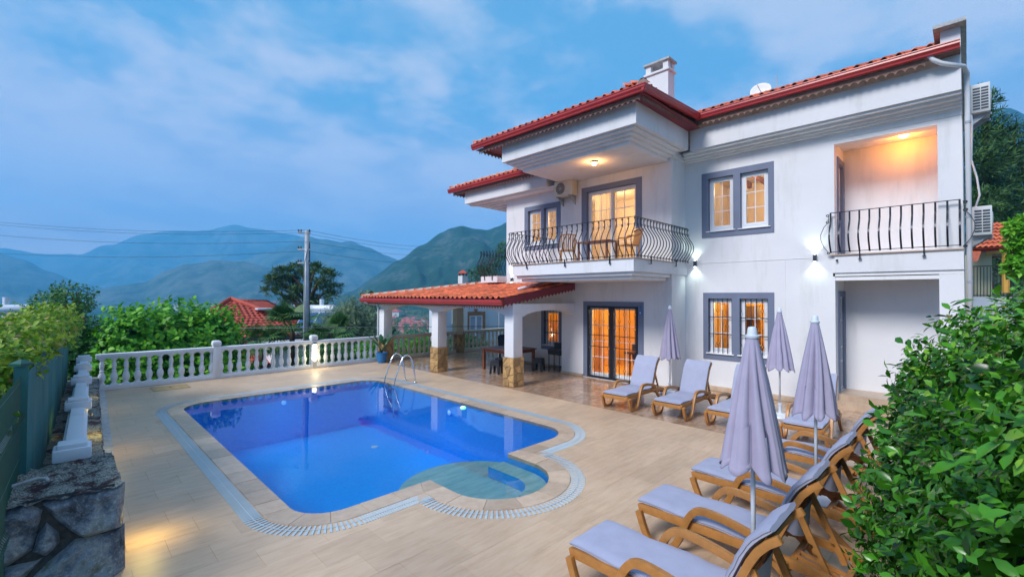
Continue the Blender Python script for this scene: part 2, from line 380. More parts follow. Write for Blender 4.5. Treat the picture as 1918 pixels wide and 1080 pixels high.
    def build(s, name, mats, parent=None, smooth=False, tint=False, fix=True, angle=None):
        me = s.mesh(name, mats, smooth, tint)
        if fix:
            bm = bmesh.new(); bm.from_mesh(me); bmesh.ops.recalc_face_normals(bm, faces=bm.faces); bm.to_mesh(me); bm.free()
        if angle is not None: me.set_sharp_from_angle(angle=math.radians(angle))
        return link(name, me, parent)
def bevel(o, w=0.01, seg=2):
    bm = bmesh.new(); bm.from_mesh(o.data)
    bmesh.ops.bevel(bm, geom=list(bm.edges), offset=w, segments=seg, affect='EDGES', clamp_overlap=True, profile=0.6)
    for f in bm.faces: f.smooth = True
    bm.to_mesh(o.data); bm.free()
    o.data.set_sharp_from_angle(angle=math.radians(40))
    return o
def panel(mb, axis, c0, c1, u0, u1, v0, v1, holes=(), mi=0):
    """solid slab between c0..c1 along axis with rectangular holes, only real faces"""
    us = sorted({u0, u1, *[h[0] for h in holes], *[h[1] for h in holes]})
    vs = sorted({v0, v1, *[h[2] for h in holes], *[h[3] for h in holes]})
    us = [u for u in us if u0-1e-9 <= u <= u1+1e-9]; vs = [v for v in vs if v0-1e-9 <= v <= v1+1e-9]
    def solid(i, j):
        if i < 0 or j < 0 or i >= len(us)-1 or j >= len(vs)-1: return False
        u, v = (us[i]+us[i+1])/2, (vs[j]+vs[j+1])/2
        return not any(h[0] < u < h[1] and h[2] < v < h[3] for h in holes)
    P = (lambda c, u, v: (c, u, v)) if axis == 'x' else (lambda c, u, v: (u, c, v))
    for i in range(len(us)-1):
        for j in range(len(vs)-1):
            if not solid(i, j): continue
            a, b_, c, d = us[i], us[i+1], vs[j], vs[j+1]
            mb.add([P(c0, a, c), P(c0, b_, c), P(c0, b_, d), P(c0, a, d)], [(0, 1, 2, 3)], mi)
            mb.add([P(c1, a, c), P(c1, a, d), P(c1, b_, d), P(c1, b_, c)], [(0, 1, 2, 3)], mi)
            if not solid(i-1, j): mb.add([P(c0, a, c), P(c0, a, d), P(c1, a, d), P(c1, a, c)], [(0, 1, 2, 3)], mi)
            if not solid(i+1, j): mb.add([P(c0, b_, c), P(c1, b_, c), P(c1, b_, d), P(c0, b_, d)], [(0, 1, 2, 3)], mi)
            if not solid(i, j-1): mb.add([P(c0, a, c), P(c1, a, c), P(c1, b_, c), P(c0, b_, c)], [(0, 1, 2, 3)], mi)
            if not solid(i, j+1): mb.add([P(c0, a, d), P(c0, b_, d), P(c1, b_, d), P(c1, a, d)], [(0, 1, 2, 3)], mi)
    return mb
def struct(o): o['kind'] = 'structure'; return o
def light(name, kind, loc, energy, color, size=0.05, rot=None, **k):
    d = bpy.data.lights.new(name, kind); d.energy = energy; d.color = color
    if kind == 'POINT': d.shadow_soft_size = size
    for a, b_ in k.items(): setattr(d, a, b_)
    o = bpy.data.objects.new(name, d); col.objects.link(o); o.location = loc
    if rot is not None: o.rotation_euler = rot
    return o
# ------------------------------------------------------------------ far terrain, hills, haze
def ray(px, py): return rt*(px-959)/850.85 - up*(py-540)/850.85 + fw
def at(px, py, d): return Vector((0, 0, H)) + ray(px, py)*d
def hashn(x, y, z=0.0, o=4): return mnoise.fractal(Vector((x, y, z)), 0.9, 2.1, o)
FOREST = None
def hillmat(name, c1, c2, c3, scale, thr=0.62):
    m, nt, b = nmat(name)
    n = noise_tex(nt, scale, 9, 0.72, coord='World'); n2 = noise_tex(nt, scale*9, 5, 0.7, coord='World')
    ad = N(nt, 'ShaderNodeMath', operation='MULTIPLY_ADD'); nt.links.new(n2.outputs['Fac'], ad.inputs[0]); ad.inputs[1].default_value = 0.35; nt.links.new(n.outputs['Fac'], ad.inputs[2])
    rgb = ramp(nt, ad.outputs[0], [(0.45, c1), (thr, c2), (thr+0.14, c3)])
    nt.links.new(rgb, b.inputs['Base Color']); b.inputs['Roughness'].default_value = 0.95; b.inputs['Specular IOR Level'].default_value = 0.1
    bp = N(nt, 'ShaderNodeBump'); bp.inputs['Strength'].default_value = 0.9; bp.inputs['Distance'].default_value = 6
    nt.links.new(ad.outputs[0], bp.inputs['Height']); nt.links.new(bp.outputs[0], b.inputs['Normal'])
    return m
HILLF = hillmat('far_forest_slope', (0.004, 0.02, 0.02), (0.04, 0.08, 0.06), (0.11, 0.14, 0.12), 0.009)
HILLN = hillmat('near_rocky_forest_slope', (0.008, 0.035, 0.022), (0.022, 0.065, 0.038), (0.10, 0.12, 0.11), 0.016, 0.70)
VALLEY = hillmat('valley_floor', (0.03, 0.06, 0.03), (0.07, 0.10, 0.05), (0.22, 0.20, 0.16), 0.03, 0.66)
def interp(pts, x):
    if x <= pts[0][0]: return pts[0][1]
    for (a, b_), (c, d) in zip(pts, pts[1:]):
        if x <= c:
            t = (x-a)/(c-a); t = t*t*(3-2*t)*0.5+t*0.5; return b_+(d-b_)*t
    return pts[-1][1]
def ridge(name, pts, d, m_, foot, zfoot, rough=1.0, dback=1.35, seed=0.0, x0=-900, x1=3000, step=9, rows=34, label=None):
    vs = []; fs = []; n = 0; xs = list(range(x0, x1, step))
    for i, x in enumerate(xs):
        y = interp(pts, x)
        c = at(x, y, d); hz = Vector((c.x, c.y, 0)); hdir = hz.normalized(); R_ = hz.length
        wob = hashn(x*0.012, seed, 0, 5)*0.010*rough*R_*0.35
        zc = c.z + wob
        for j in range(rows):
            t = j/(rows-1)
            if t < 0.78:
                s = t/0.78; rr = R_*(foot+(1-foot)*s)
                sp = hashn(x*0.012+seed, s*1.6, seed, 5)
                prof = s**1.15
                z = zfoot + (zc-zfoot)*prof + (zc-zfoot)*0.20*sp*math.sin(PI*s)**0.8*rough
            else:
                s = (t-0.78)/0.22; rr = R_*(1+(dback-1)*s); z = zc + (zfoot-zc)*s
            vs.append((hdir.x*rr, hdir.y*rr, z))
    for i in range(len(xs)-1):
        for j in range(rows-1):
            a = i*rows+j; fs.append((a, a+rows, a+rows+1, a+1))
    mb = MB(); mb.add(vs, fs, 0, 0); o = mb.build(name, m_, None, smooth=True)
    return struct(o)
ZV = -62.0
ridge('distant_mountain', [(-900, 430), (-300, 455), (0, 466), (60, 473), (150, 473), (210, 455), (260, 436), (320, 427), (380, 425), (440, 417), (480, 424), (540, 434), (600, 448), (700, 472), (800, 505), (900, 530), (1300, 520), (3000, 500)], 3000, HILLF, 0.72, ZV, 1.1, seed=1.3)
ridge('blue_mountain', [(-900, 520), (0, 545), (200, 548), (330, 520), (430, 490), (520, 462), (575, 440), (610, 444), (640, 450), (656, 447), (690, 458), (725, 474), (760, 490), (800, 512), (900, 545), (3000, 548)], 2000, HILLF, 0.62, ZV, 1.1, seed=4.1)
ridge('left_mountain', [(-900, 440), (-300, 452), (0, 471), (40, 482), (90, 505), (150, 528), (230, 548), (330, 552), (3000, 553)], 1700, HILLF, 0.6, ZV, 0.4, seed=8.2)
ridge('low_blue_hill', [(-900, 560), (90, 560), (150, 552), (210, 534), (270, 528), (310, 505), (350, 492), (400, 484), (460, 486), (520, 500), (600, 530), (680, 556), (3000, 560)], 1300, HILLF, 0.6, ZV, 0.9, seed=3.3)
ridge('rocky_mountain', [(-900, 575), (560, 575), (610, 566), (660, 545), (700, 518), (745, 488), (790, 458), (825, 434), (848, 425), (868, 422), (890, 428), (912, 430), (930, 424), (949, 415), (1000, 385), (1200, 330), (1500, 260), (1700, 225), (1830, 205), (1890, 205), (1960, 230), (3000, 330)], 900, HILLN, 0.42, ZV+14, 0.9, seed=6.6, step=5, rows=80)

def terr_h(x, y):
    """ground height round the plot: falls away to the valley ahead and left, climbs behind the villa on the right"""
    r = math.hypot(x, y); a = math.degrees(math.atan2(y, x))
    d = max(0.0, r-24)
    left = min(1, max(0, (a-18)/22)); left = left*left*(3-2*left)
    if a < -100 or a > 170: left = 0.5
    down = -2.0 - min(64.0, d*0.20*(1 if d < 60 else 1) ) if d > 0 else -2.0
    down = max(down, ZV+4)
    rise = -1.0 + min(60, d*0.10)
    return down*left + rise*(1-left) + (hashn(x*0.02, y*0.02)*1.2 if d > 4 else 0)
vs = []; fs = []
rads = [0.01] + [6*1.11**k for k in range(62)]
na = 220
for r in rads:
    for k in range(na):
        a = 2*PI*k/na; x, y = r*math.cos(a), r*math.sin(a); vs.append((x, y, terr_h(x, y)))
for i in range(len(rads)-1):
    for k in range(na):
        a, b_ = i*na+k, i*na+(k+1) % na; fs.append((a, b_, b_+na, a+na))
o = MB().add(vs, fs, 0, 0).build('ground', VALLEY, None, smooth=True); struct(o)

hm = bpy.data.materials.new('haze_air'); hm.use_nodes = True
nt = hm.node_tree; nt.nodes.clear()
pv = N(nt, 'ShaderNodeVolumePrincipled'); pv.inputs['Color'].default_value = (0.15, 0.58, 1.0, 1)
pv.inputs['Density'].default_value = 0.00043
oo = N(nt, 'ShaderNodeOutputMaterial'); nt.links.new(pv.outputs[0], oo.inputs['Volume'])
hz = MB().box(-4300, 4300, -4300, 4300, ZV-12, 620).build('haze', hm); tag(hz, kind='stuff')

# ------------------------------------------------------------------ pool
def arc(cx_, cy_, r, a0, a1, n): return [(cx_+r*math.cos(math.radians(a0+(a1-a0)*i/n)), cy_+r*math.sin(math.radians(a0+(a1-a0)*i/n))) for i in range(n+1)]
XL, XR, YN, YF = 2.04, 7.0, 5.40, 13.15
WL = (arc(XL+.5, YN+.5, .5, 180, 270, 24) + [(3.75, YN)] + arc(4.52, 4.86, .77, 180, 360, 60) + [(5.29, YN)]
      + arc(XR-.6, YN+.6, .6, 270, 360, 26) + arc(XR-.5, YF-.5, .5, 0, 90, 22) + arc(XL+.6, YF-.6, .6, 90, 180, 22))   # counter-clockwise
def offset(poly, d):
    n = len(poly); out_ = []
    for i in range(n):
        p0, p1, p2 = Vector(poly[i-1]), Vector(poly[i]), Vector(poly[(i+1) % n])
        e1 = (p1-p0); e2 = (p2-p1)
        if e1.length < 1e-6: e1 = e2
        if e2.length < 1e-6: e2 = e1
        n1 = Vector((e1.y, -e1.x)).normalized(); n2 = Vector((e2.y, -e2.x)).normalized()
        b_ = (n1+n2).normalized(); k = d/max(0.5, b_.dot(n1)); out_.append((p1.x+b_.x*k, p1.y+b_.y*k))
    for i, p in enumerate(poly):        # tidy the two inward corners, where plain offsets would cross
        for cx_, s_ in ((3.75, 1), (5.29, -1)):
            if abs(p[1]-YN) < 1e-3 and 0 <= (cx_-p[0])*s_ < d+.05: out_[i] = ((min if s_ > 0 else max)(p[0], cx_-s_*d), YN-d)
            elif abs(p[0]-cx_) < .035 and YN-d-.05 < p[1] < YN: out_[i] = (cx_-s_*d, min(p[1], YN-d))
    return out_
def dens(poly, step):
    out_ = []; n = len(poly)
    for i in range(n):
        a, b_ = Vector(poly[i]), Vector(poly[(i+1) % n]); L = (b_-a).length; k = max(1, int(round(L/step)))
        for j in range(k): out_.append(tuple(a.lerp(b_, j/k)))
    return out_
def inside(p, poly):
    x, y = p; c = False; n = len(poly)
    for i in range(n):
        x1, y1 = poly[i]; x2, y2 = poly[(i+1) % n]
        if (y1 > y) != (y2 > y) and x < (x2-x1)*(y-y1)/(y2-y1)+x1: c = not c
    return c
W_IN = WL; C_OUT = offset(WL, .30); G_OUT = offset(WL, .52)
pool = empty('swimming_pool', 'blue mosaic swimming pool with a rounded shallow step end', 'pool', (4.5, 9, 0))
def rel(v, c=(4.5, 9, 0)): return [(p[0]-c[0], p[1]-c[1], p[2]-c[2]) for p in v]
n = len(W_IN); D_ = -1.35
mb = MB(); W_SH = offset(WL, .005); vs = [(x, y, -.002) for x, y in W_SH] + [(x, y, D_) for x, y in W_SH]
mb.add(rel(vs), [(i, i+n, (i+1) % n+n, (i+1) % n) for i in range(n)], 0, 0)
tri = tessellate_polygon([[Vector((x, y, 0)) for x, y in W_SH]])
mb.add(rel([(x, y, D_) for x, y in W_SH]), [tuple(t) for t in tri], 0, 0)
mb.build('shell', MOSAIC, pool, fix=False)
# round shallow platform and raised entry step of the roman end
mb = MB()
plat = arc(4.52, 5.32, 1.15, 10, 170, 24)
pl = [(5.27, YN-.3), (5.27, 5.56)] + [p for p in plat] + [(3.77, 5.56), (3.77, YN-.3)] + arc(4.52, 4.86, .745, 180, 360, 18)[1:-1]
mb2 = MB(); nn = len(pl)
mb.add(rel([(x, y, -.32) for x, y in pl]), [tuple(t) for t in tessellate_polygon([[Vector((x, y, 0)) for x, y in pl]])], 0, 0)
mb.build('shallow_platform', STEPS, pool)
MB().add(rel([(x, y, -.32) for x, y in pl]+[(x, y, D_) for x, y in pl]), [(i, (i+1) % nn, (i+1) % nn+nn, i+nn) for i in range(nn)], 0, 0).build('platform_riser', MOSAIC, pool)
st = [(4.95, 5.50), (5.285, 5.50)] + arc(4.52, 4.86, .755, 0, -88, 14) + [(4.55, 4.42)] + arc(4.52, 4.86, .43, -70, 0, 8)
mb = MB(); nn = len(st)
mb.add(rel([(x, y, -.15) for x, y in st]), [tuple(t) for t in tessellate_polygon([[Vector((x, y, 0)) for x, y in st]])], 0, 0)
mb.build('entry_step', STEPS, pool)
MB().add(rel([(x, y, -.152) for x, y in st]+[(x, y, -.315) for x, y in st]), [(i, (i+1) % nn, (i+1) % nn+nn, i+nn) for i in range(nn)], 0, 0).build('step_riser', MOSAIC, pool)
# coping stones
dn = dens(W_IN, .05); do = offset(dn, .30)
# smooth out the ring at the two inner corners
seg = 9; k = 0
while k < len(dn):
    e = min(k+seg, len(dn)); idx = [j % len(dn) for j in range(k, e+1)]
    top = []
    a0 = [dn[j] for j in idx]; b0 = [do[j] for j in idx]
    q = MB(); m_ = len(idx); rise = 0.008+random.uniform(-.0012, .0012)
    def cut(P, Q, t0=0.004):
        P = [Vector(p) for p in P]; P[0] = P[0].lerp(P[1], t0/.05*1); P[-1] = P[-1].lerp(P[-2], t0/.05*1); return P
    a1, b1 = cut(a0, 0), cut(b0, 0)
    v = [(p.x, p.y, rise-0.006) for p in a1]+[(p.x, p.y, rise) for p in b1]+[(p.x, p.y, -.06) for p in a1]+[(p.x, p.y, -.03) for p in b1]
    f = []
    for j in range(m_-1):
        f += [(j, j+m_, j+m_+1, j+1), (j, j+1, j+1+2*m_, j+2*m_), (j+m_, j+3*m_, j+1+3*m_, j+1+m_), (j+2*m_, j+1+2*m_, j+1+3*m_, j+3*m_)]
    f += [(0, 2*m_, 3*m_, m_), (m_-1, 2*m_-1, 4*m_-1, 3*m_-1)]
    q.add(rel(v), f); q.build('coping_stone', COPE, pool)
    k = e
# overflow grate : slats across the ring with a rib down its middle
gi = dens(W_IN, .033); g0 = offset(gi, .315); g1 = offset(gi, .512); gm0 = offset(gi, .408); gm1 = offset(gi, .420)
mb = MB(); G = len(gi)
corner = [(3.75, YN), (5.29, YN)]
def near_corner(p): return any(math.hypot(p[0]-c[0], p[1]-c[1]) < .40 for c in corner)
for j in range(G):
    a, b_ = Vector(g0[j]), Vector(g1[j]); tdir = (Vector(gi[(j+1) % G])-Vector(gi[j-1])).normalized()
    if near_corner(gi[j]): continue
    hw = 0.0095*min(1.6, ((Vector(g1[(j+1) % G])-Vector(g1[j-1])).length/2/.033)); t = tdir*0.009; t2 = tdir*hw
    v = [(a-t).to_tuple()+(.008,), (a+t).to_tuple()+(.008,), (b_+t2).to_tuple()+(.008,), (b_-t2).to_tuple()+(.008,)]
    v = [tuple(p) for p in v]; w = [(p[0], p[1], -.012) for p in v]
    mb.add(rel(v+w), [(0, 1, 2, 3), (0, 4, 5, 1), (1, 5, 6, 2), (2, 6, 7, 3), (3, 7, 4, 0)])
for j in range(G):
    if near_corner(gi[j]) or near_corner(gi[(j+1) % G]): continue
    j2 = (j+1) % G
    for A, B, z in ((gm0, gm1, .0105), (offset_in := g0, g0, 0),):
        if z == 0: continue
        mb.add(rel([(*A[j], z), (*A[j2], z), (*B[j2], z), (*B[j], z)]), [(0, 1, 2, 3)])
o = mb.build('overflow_grate', GRATE, pool); tag(o, kind='stuff')
# channel below the grate
mb = MB(); c0 = offset(W_IN, .30); c1 = offset(W_IN, .53)
v = [(x, y, -.035) for x, y in c0]+[(x, y, -.035) for x, y in c1]
mb.add(rel(v), [(i, i+n, (i+1) % n+n, (i+1) % n) for i in range(n)], 0, 0)
mb.build('drain_channel', DRAIN, pool)
for cx_, cy_, s in ((3.75-.41, YN-.41, -1), (5.29+.41, YN-.41, 1)):
    q = MB(); q.prism([(cx_-.105, cy_-.105), (cx_+.105, cy_-.105), (cx_+.105, cy_+.105), (cx_-.105, cy_+.105)], 'z', -.03, .0075); q.v = rel(q.v); q.build('corner_stone', COPE, pool)
wtr = MB(); wo = offset(W_IN, -.002)
wtr.add([(x, y, -.005) for x, y in wo], [tuple(t) for t in tessellate_polygon([[Vector((x, y, 0)) for x, y in wo]])], 0, 0)
o = wtr.build('water', WATER, fix=False)
bm = bmesh.new(); bm.from_mesh(o.data)
for f in bm.faces:
    f.normal_update()
    if f.normal.z < 0: f.normal_flip()
bm.to_mesh(o.data); bm.free(); struct(o)
# pool lamps
for (x, y, z, m_, nm, lb, rx) in ((4.35, YF-.03, -.30, BLUEL, 'pool_lamp', 'glowing blue underwater lamp in the far pool wall', 'y'), (6.97, 9.2, -.32, BLUEL, 'pool_lamp', 'glowing blue underwater lamp in the pool wall nearest the house', 'x'),
                              (6.72, 8.35, -.02, GREENL, 'pool_float', 'small glowing green float beside the pool edge', 'z')):
    q = MB(); q.lathe([(0.02, 0), (.06, .0), (.06, .02), (.045, .03), (.02, .035)] if rx != 'z' else [(.02, -.03), (.06, -.02), (.075, .01), (.06, .04), (.02, .055)], 14)
    o = q.build(nm, [m_], None, smooth=True); o.location = (x, y, z); o.rotation_euler = {'y': (PI/2, 0, 0), 'x': (0, -PI/2, 0), 'z': (0, 0, 0)}[rx]
    tag(o, lb, 'lamp' if rx != 'z' else 'float')
    if rx != 'z': light('pool_light', 'POINT', (x-(0.7 if rx == 'x' else 0), y-(.7 if rx == 'y' else 0), z-.3), 2.5, (0.08, 0.5, 1.0), .3)
for x, y in ((3.2, 8.0), (4.9, 7.6), (5.9, 11.0)):
    q = MB(); q.lathe([(.02, 0), (.09, 0), (.09, .012), (.05, .016), (.02, .016)], 14); q.v = rel([(a+x, b_+y, c+D_) for a, b_, c in q.v]); q.build('floor_inlet', POLEW, pool)

# ladder
lad = empty('pool_ladder', 'stainless steel handrail ladder at the far corner of the pool', 'ladder', (7.1, 12.0, 0))
for y in (-.28, .28):
    pts = [(.50, y, .0), (.46, y, .35), (.40, y, .66), (.33, y, .80), (.22, y, .87), (.11, y, .84), (.02, y, .72), (-.13, y, .32), (-.20, y, .12), (-.22, y, -.1), (-.22, y, -.9)]
    cpt = []
    for i in range(len(pts)-1):
        for t in (0, .5): cpt.append(Vector(pts[i]).lerp(Vector(pts[i+1]), t))
    cpt.append(Vector(pts[-1]))
    # smooth
    for _ in range(2): cpt = [cpt[0]]+[(cpt[i-1]+cpt[i]*2+cpt[i+1])/4 for i in range(1, len(cpt)-1)]+[cpt[-1]]
    r_ = MB().tube(cpt, .021, 10).build('rail', STEEL, lad, smooth=True)
    MB().lathe([(.045, .008), (.045, .02), (.025, .03)], 12, (.50, y, 0)).build('flange', STEEL, lad, smooth=True)
for z in (-.12, -.40, -.68):
    bevel(MB().box(-.26, -.17, -.27, .27, z, z+.03).build('step', STEEL, lad), .006)

# ------------------------------------------------------------------ paving
DX0, DX1, DY0, DY1 = 0.0, 16.2, -3.2, 16.95
def deck_left(y): return 0.245+.0377*y
outer = [(DX0, DY0), (DX1, DY0), (DX1, DY1), (DX0+.3, DY1)]
lp = [[Vector((x, y, 0)) for x, y in outer], [Vector((x, y, 0)) for x, y in reversed(offset(W_IN, .02))]]
tri = tessellate_polygon(lp); allp = [p for l in lp for p in l]
o = MB().add([(p.x, p.y, -.004) for p in allp], [tuple(t) for t in tri], 0, 0).build('paving_bed', GROUT, None); struct(o)
o = MB().box(DX0+.3, DX1, DY1, DY1+.1, -3.0, -.01).build('terrace_edge_wall', CONC); struct(o)
terr = bpy.data.objects.new('terrace_paving', None); col.objects.link(terr); struct(terr)
near_t = []; far_mb = MB(); farp_mb = MB()
tw, tl = 0.42, 0.62; row = 0; y = DY0
def tile_faces(x0, x1, y0, y1, z):
    c = 0.0007; b_ = -.003
    v = [(x0, y0, b_), (x1, y0, b_), (x1, y1, b_), (x0, y1, b_), (x0, y0, z-c), (x1, y0, z-c), (x1, y1, z-c), (x0, y1, z-c), (x0+c, y0+c, z), (x1-c, y0+c, z), (x1-c, y1-c, z), (x0+c, y1-c, z)]
    f = [(8, 9, 10, 11), (4, 5, 9, 8), (5, 6, 10, 9), (6, 7, 11, 10), (7, 4, 8, 11), (0, 1, 5, 4), (1, 2, 6, 5), (2, 3, 7, 6), (3, 0, 4, 7)]
    return v, f
TM = {}
while y < DY1-.01:
    x = DX0 - (row % 2)*tl/2 - random.choice((0, .1))
    y1_ = min(y+tw, DY1)
    while x < DX1:
        x1_ = x+tl
        xa, xb = max(x, deck_left(y)), min(x1_, DX1)
        x0s, x = x, x1_
        if xb-xa < .05: continue
        # split at the polished zone edge
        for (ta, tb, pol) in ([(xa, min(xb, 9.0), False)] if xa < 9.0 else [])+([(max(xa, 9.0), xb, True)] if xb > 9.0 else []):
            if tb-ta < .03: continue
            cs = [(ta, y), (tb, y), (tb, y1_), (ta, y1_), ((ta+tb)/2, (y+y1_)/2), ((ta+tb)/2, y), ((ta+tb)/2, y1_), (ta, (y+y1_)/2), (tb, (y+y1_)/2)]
            if all(inside(c, G_OUT) for c in cs): continue
            if any(inside(c, W_IN) for c in cs):     # cut the slab where it would reach over the water
                for q in range(4):
                    for r_ in range(2):
                        sa, sb, ya_, yb_ = ta+(tb-ta)*q/4, ta+(tb-ta)*(q+1)/4, y+(y1_-y)*r_/2, y+(y1_-y)*(r_+1)/2
                        c4 = [(sa, ya_), (sb, ya_), (sb, yb_), (sa, yb_)]
                        if any(inside(c, W_IN) for c in c4) or all(inside(c, G_OUT) for c in c4): continue
                        v, f = tile_faces(sa, sb, ya_, yb_, 0); far_mb.add(v, f, 0, .5)
                continue
            if ta > 13.0 and y < 12.4: continue
            if ta > 12.15 and 5.9 < y < 9.6: continue
            g = .0010
            near_t.append((math.hypot((ta+tb)/2, (y+y1_)/2), ta+g, tb-g, y+.0004, y1_-.0004, pol))
    y += tw; row += 1
def seen(t):
    p = Vector(((t[1]+t[2])/2, (t[3]+t[4])/2, 0))-Vector((0, 0, H)); d = p.dot(fw)
    return d > 1 and abs(p.dot(rt)/d) < 1.22 and p.dot(up)/d > -0.70
near_t.sort(key=lambda t: (not seen(t), t[0]))
for i, (d, xa, xb, ya, yb, pol) in enumerate(near_t):
    z = random.uniform(-.0007, .0007)
    if i < 290:
        w, h = round(xb-xa, 3), round(yb-ya, 3); key = (w, h, pol)
        if key not in TM:
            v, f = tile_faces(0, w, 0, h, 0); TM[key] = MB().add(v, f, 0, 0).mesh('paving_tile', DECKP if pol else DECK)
        link('paving_tile', TM[key], terr, (xa, ya, z))
    else:
        v, f = tile_faces(xa, xb, ya, yb, z); (farp_mb if pol else far_mb).add(v, f, 0)
tag(far_mb.build('distant_paving_tiles', DECK, terr, tint=True), kind='stuff')
tag(farp_mb.build('polished_paving_tiles', DECKP, terr, tint=True), kind='stuff')
# manhole cover
o = MB().box(-.42, .42, -.36, .36, .002, .012).build('manhole_cover', HATCH); o.location = (2.25, 15.85, 0); tag(o, 'ochre square manhole cover in the paving by the far balustrade', 'manhole cover')
bevel(o, .004)
MB().lathe([(.03, .012), (.03, .018), (.01, .02)], 10).build('lifting_ring', DARKM, o)
# ------------------------------------------------------------------ villa
WX, FX = 12.10, 12.97            # front planes of the projecting wing and of the main front
villa = empty('villa', 'white two storey villa with red tiled roof and blue grey window surrounds', 'house', (16, 6, 0))
VC = (16, 6, 0)
def vb(mb, name, mats, parent=None, **k):
    """build in world coordinates under the villa (whose origin is VC)"""
    mb.v = [(p[0]-VC[0], p[1]-VC[1], p[2]-VC[2]) for p in mb.v]
    return mb.build(name, mats, parent or villa, **k)
# window data : (plane x, [holes (y0,y1,z0,z1)], surround (y0,y1,z0,z1), has_grille)
UPW = dict(x=FX, holes=[(4.48, 5.16, 4.42, 5.93), (3.62, 4.31, 4.42, 5.93)], sur=(3.49, 5.34, 4.26, 6.09))
LOW = dict(x=FX, holes=[(4.53, 5.17, 1.02, 2.56), (3.64, 4.34, 1.02, 2.56)], sur=(3.50, 5.31, .86, 2.715))
WUW = dict(x=WX, holes=[(10.68, 11.32, 4.42, 5.70), (9.96, 10.55, 4.42, 5.70)], sur=(9.80, 11.49, 4.26, 5.85))
WUD = dict(x=WX, holes=[(6.93, 8.72, 3.60, 5.98)], sur=(6.74, 8.91, 3.60, 6.13))
WLD = dict(x=WX, holes=[(6.86, 8.69, .03, 2.31)], sur=(6.69, 8.84, .03, 2.44))
RCX = 12.90
RCW = dict(x=RCX, holes=[(10.50, 11.24, .78, 2.1)], sur=(10.37, 11.37, .63, 2.22))
T = .28
# walls
mb = MB(); panel(mb, 'x', FX, FX+T, 2.21, 5.83, 0.0, 6.9, UPW['holes']+LOW['holes']); vb(mb, 'front_wall', WHITE)
mb = MB(); panel(mb, 'x', WX, WX+T, 5.83, 9.75, 0.0, 3.4, WLD['holes']); vb(mb, 'lower_wing_wall', WHITE)
mb = MB(); panel(mb, 'x', WX, WX+T, 5.83, 12.45, 3.402, 6.9, WUW['holes']+WUD['holes']); vb(mb, 'upper_wing_wall', WHITE)
mb = MB(); panel(mb, 'x', WX, WX+T, 9.752, 12.45, 2.55, 3.4, []); vb(mb, 'wing_lintel', WHITE)
mb = MB(); mb.box(WX+T, FX-.001, 5.83, 6.03, 0, 6.9); vb(mb, 'wing_side_wall', WHITE)
mb = MB(); panel(mb, 'x', RCX, RCX+T, 9.952, 12.45, 0, 3.4, RCW['holes']); vb(mb, 'recess_wall', WHITE)
mb = MB(); mb.box(WX+T+.001, RCX+T, 9.55, 9.95, 0, 3.4); vb(mb, 'recess_return_wall', WHITE)
mb = MB(); mb.box(WX+T+.001, 20, 12.25, 12.448, 3.402, 6.9).box(RCX+T+.002, 20, 12.25, 12.448, 0, 3.4).box(20, 20.2, .05, 12.448, 0, 6.9).box(14.3, 19.998, .05, .25, 0, 6.9).box(14.12, 14.298, .05, 2.45, 0, 6.9).box(WX+T+.002, RCX+T+.1, 9.952, 12.248, 3.2, 3.399); vb(mb, 'side_walls', WHITE)
# loggias : side wall with doors, back wall, floors
mb = MB(); panel(mb, 'y', 2.212, 2.45, FX+T+.001, 14.118, 0, 6.9, [(13.40, 13.98, 3.6, 5.93), (13.40, 14.0, .32, 2.68)]); vb(mb, 'loggia_side_wall', WHITE)
mb = MB(); mb.box(FX+.004, FX+T, .05, .42, 0, 3.17).box(FX+.004, FX+T, .05, .42, 3.588, 6.22); vb(mb, 'corner_pillar', WHITE)
mb = MB(); mb.box(FX-.035, 14.118, .05, 2.21, 3.17, 3.575); vb(mb, 'loggia_slab', WHITE)
mb = MB(); mb.box(FX-.075, FX+.1, .03, 2.30, 3.577, 3.60); vb(mb, 'loggia_sill', COPE)
mb = MB(); mb.box(FX+.02, 14.11, .08, 2.208, 3.07, 3.168).box(FX+.0, FX+.25, .052, 2.25, 3.09, 3.169).box(FX+.02, FX+.25, .054, 2.23, 2.99, 3.089); vb(mb, 'loggia_moulding', TRIM)
mb = MB(); mb.box(FX-.02, FX+.3, .052, 2.33, 6.42, 6.50).box(FX-.004, FX+.3, .054, 2.29, 6.33, 6.419).box(FX+.012, FX+.3, .056, 2.25, 6.22, 6.329).box(FX+.301, 14.118, .252, 2.21, 6.30, 6.6); vb(mb, 'upper_loggia_moulding', TRIM)
for z0, z1 in ((3.6, 6.0), (.32, 2.75)):
    mb = MB(); panel(mb, 'y', 2.185, 2.30, 13.28, 14.10, z0, z1, [(13.41, 13.97, z0, z1-.14)]); vb(mb, 'loggia_door_surround', GREYF)
    mb = MB(); mb.box(13.415, 13.965, 2.26, 2.29, z0, z1-.145); vb(mb, 'loggia_door', [PVC if z0 > 3 else DARKM])
mb = MB()
for i in range(6): mb.box(13.44+i*.1, 13.455+i*.1, 2.235, 2.25, .34, 2.58)
for z in (.34, 1.0, 1.35, 2.0, 2.58): mb.box(13.42, 13.96, 2.232, 2.252, z, z+.035)
vb(mb, 'loggia_door_grille', PVC)
mb = MB(); mb.box(FX-.02, 14.118, .06, 2.21, .0, .16); vb(mb, 'entrance_step', COPE)
mb = MB(); mb.box(13.2, 14.117, .07, 2.209, .162, .30); vb(mb, 'entrance_step', COPE)
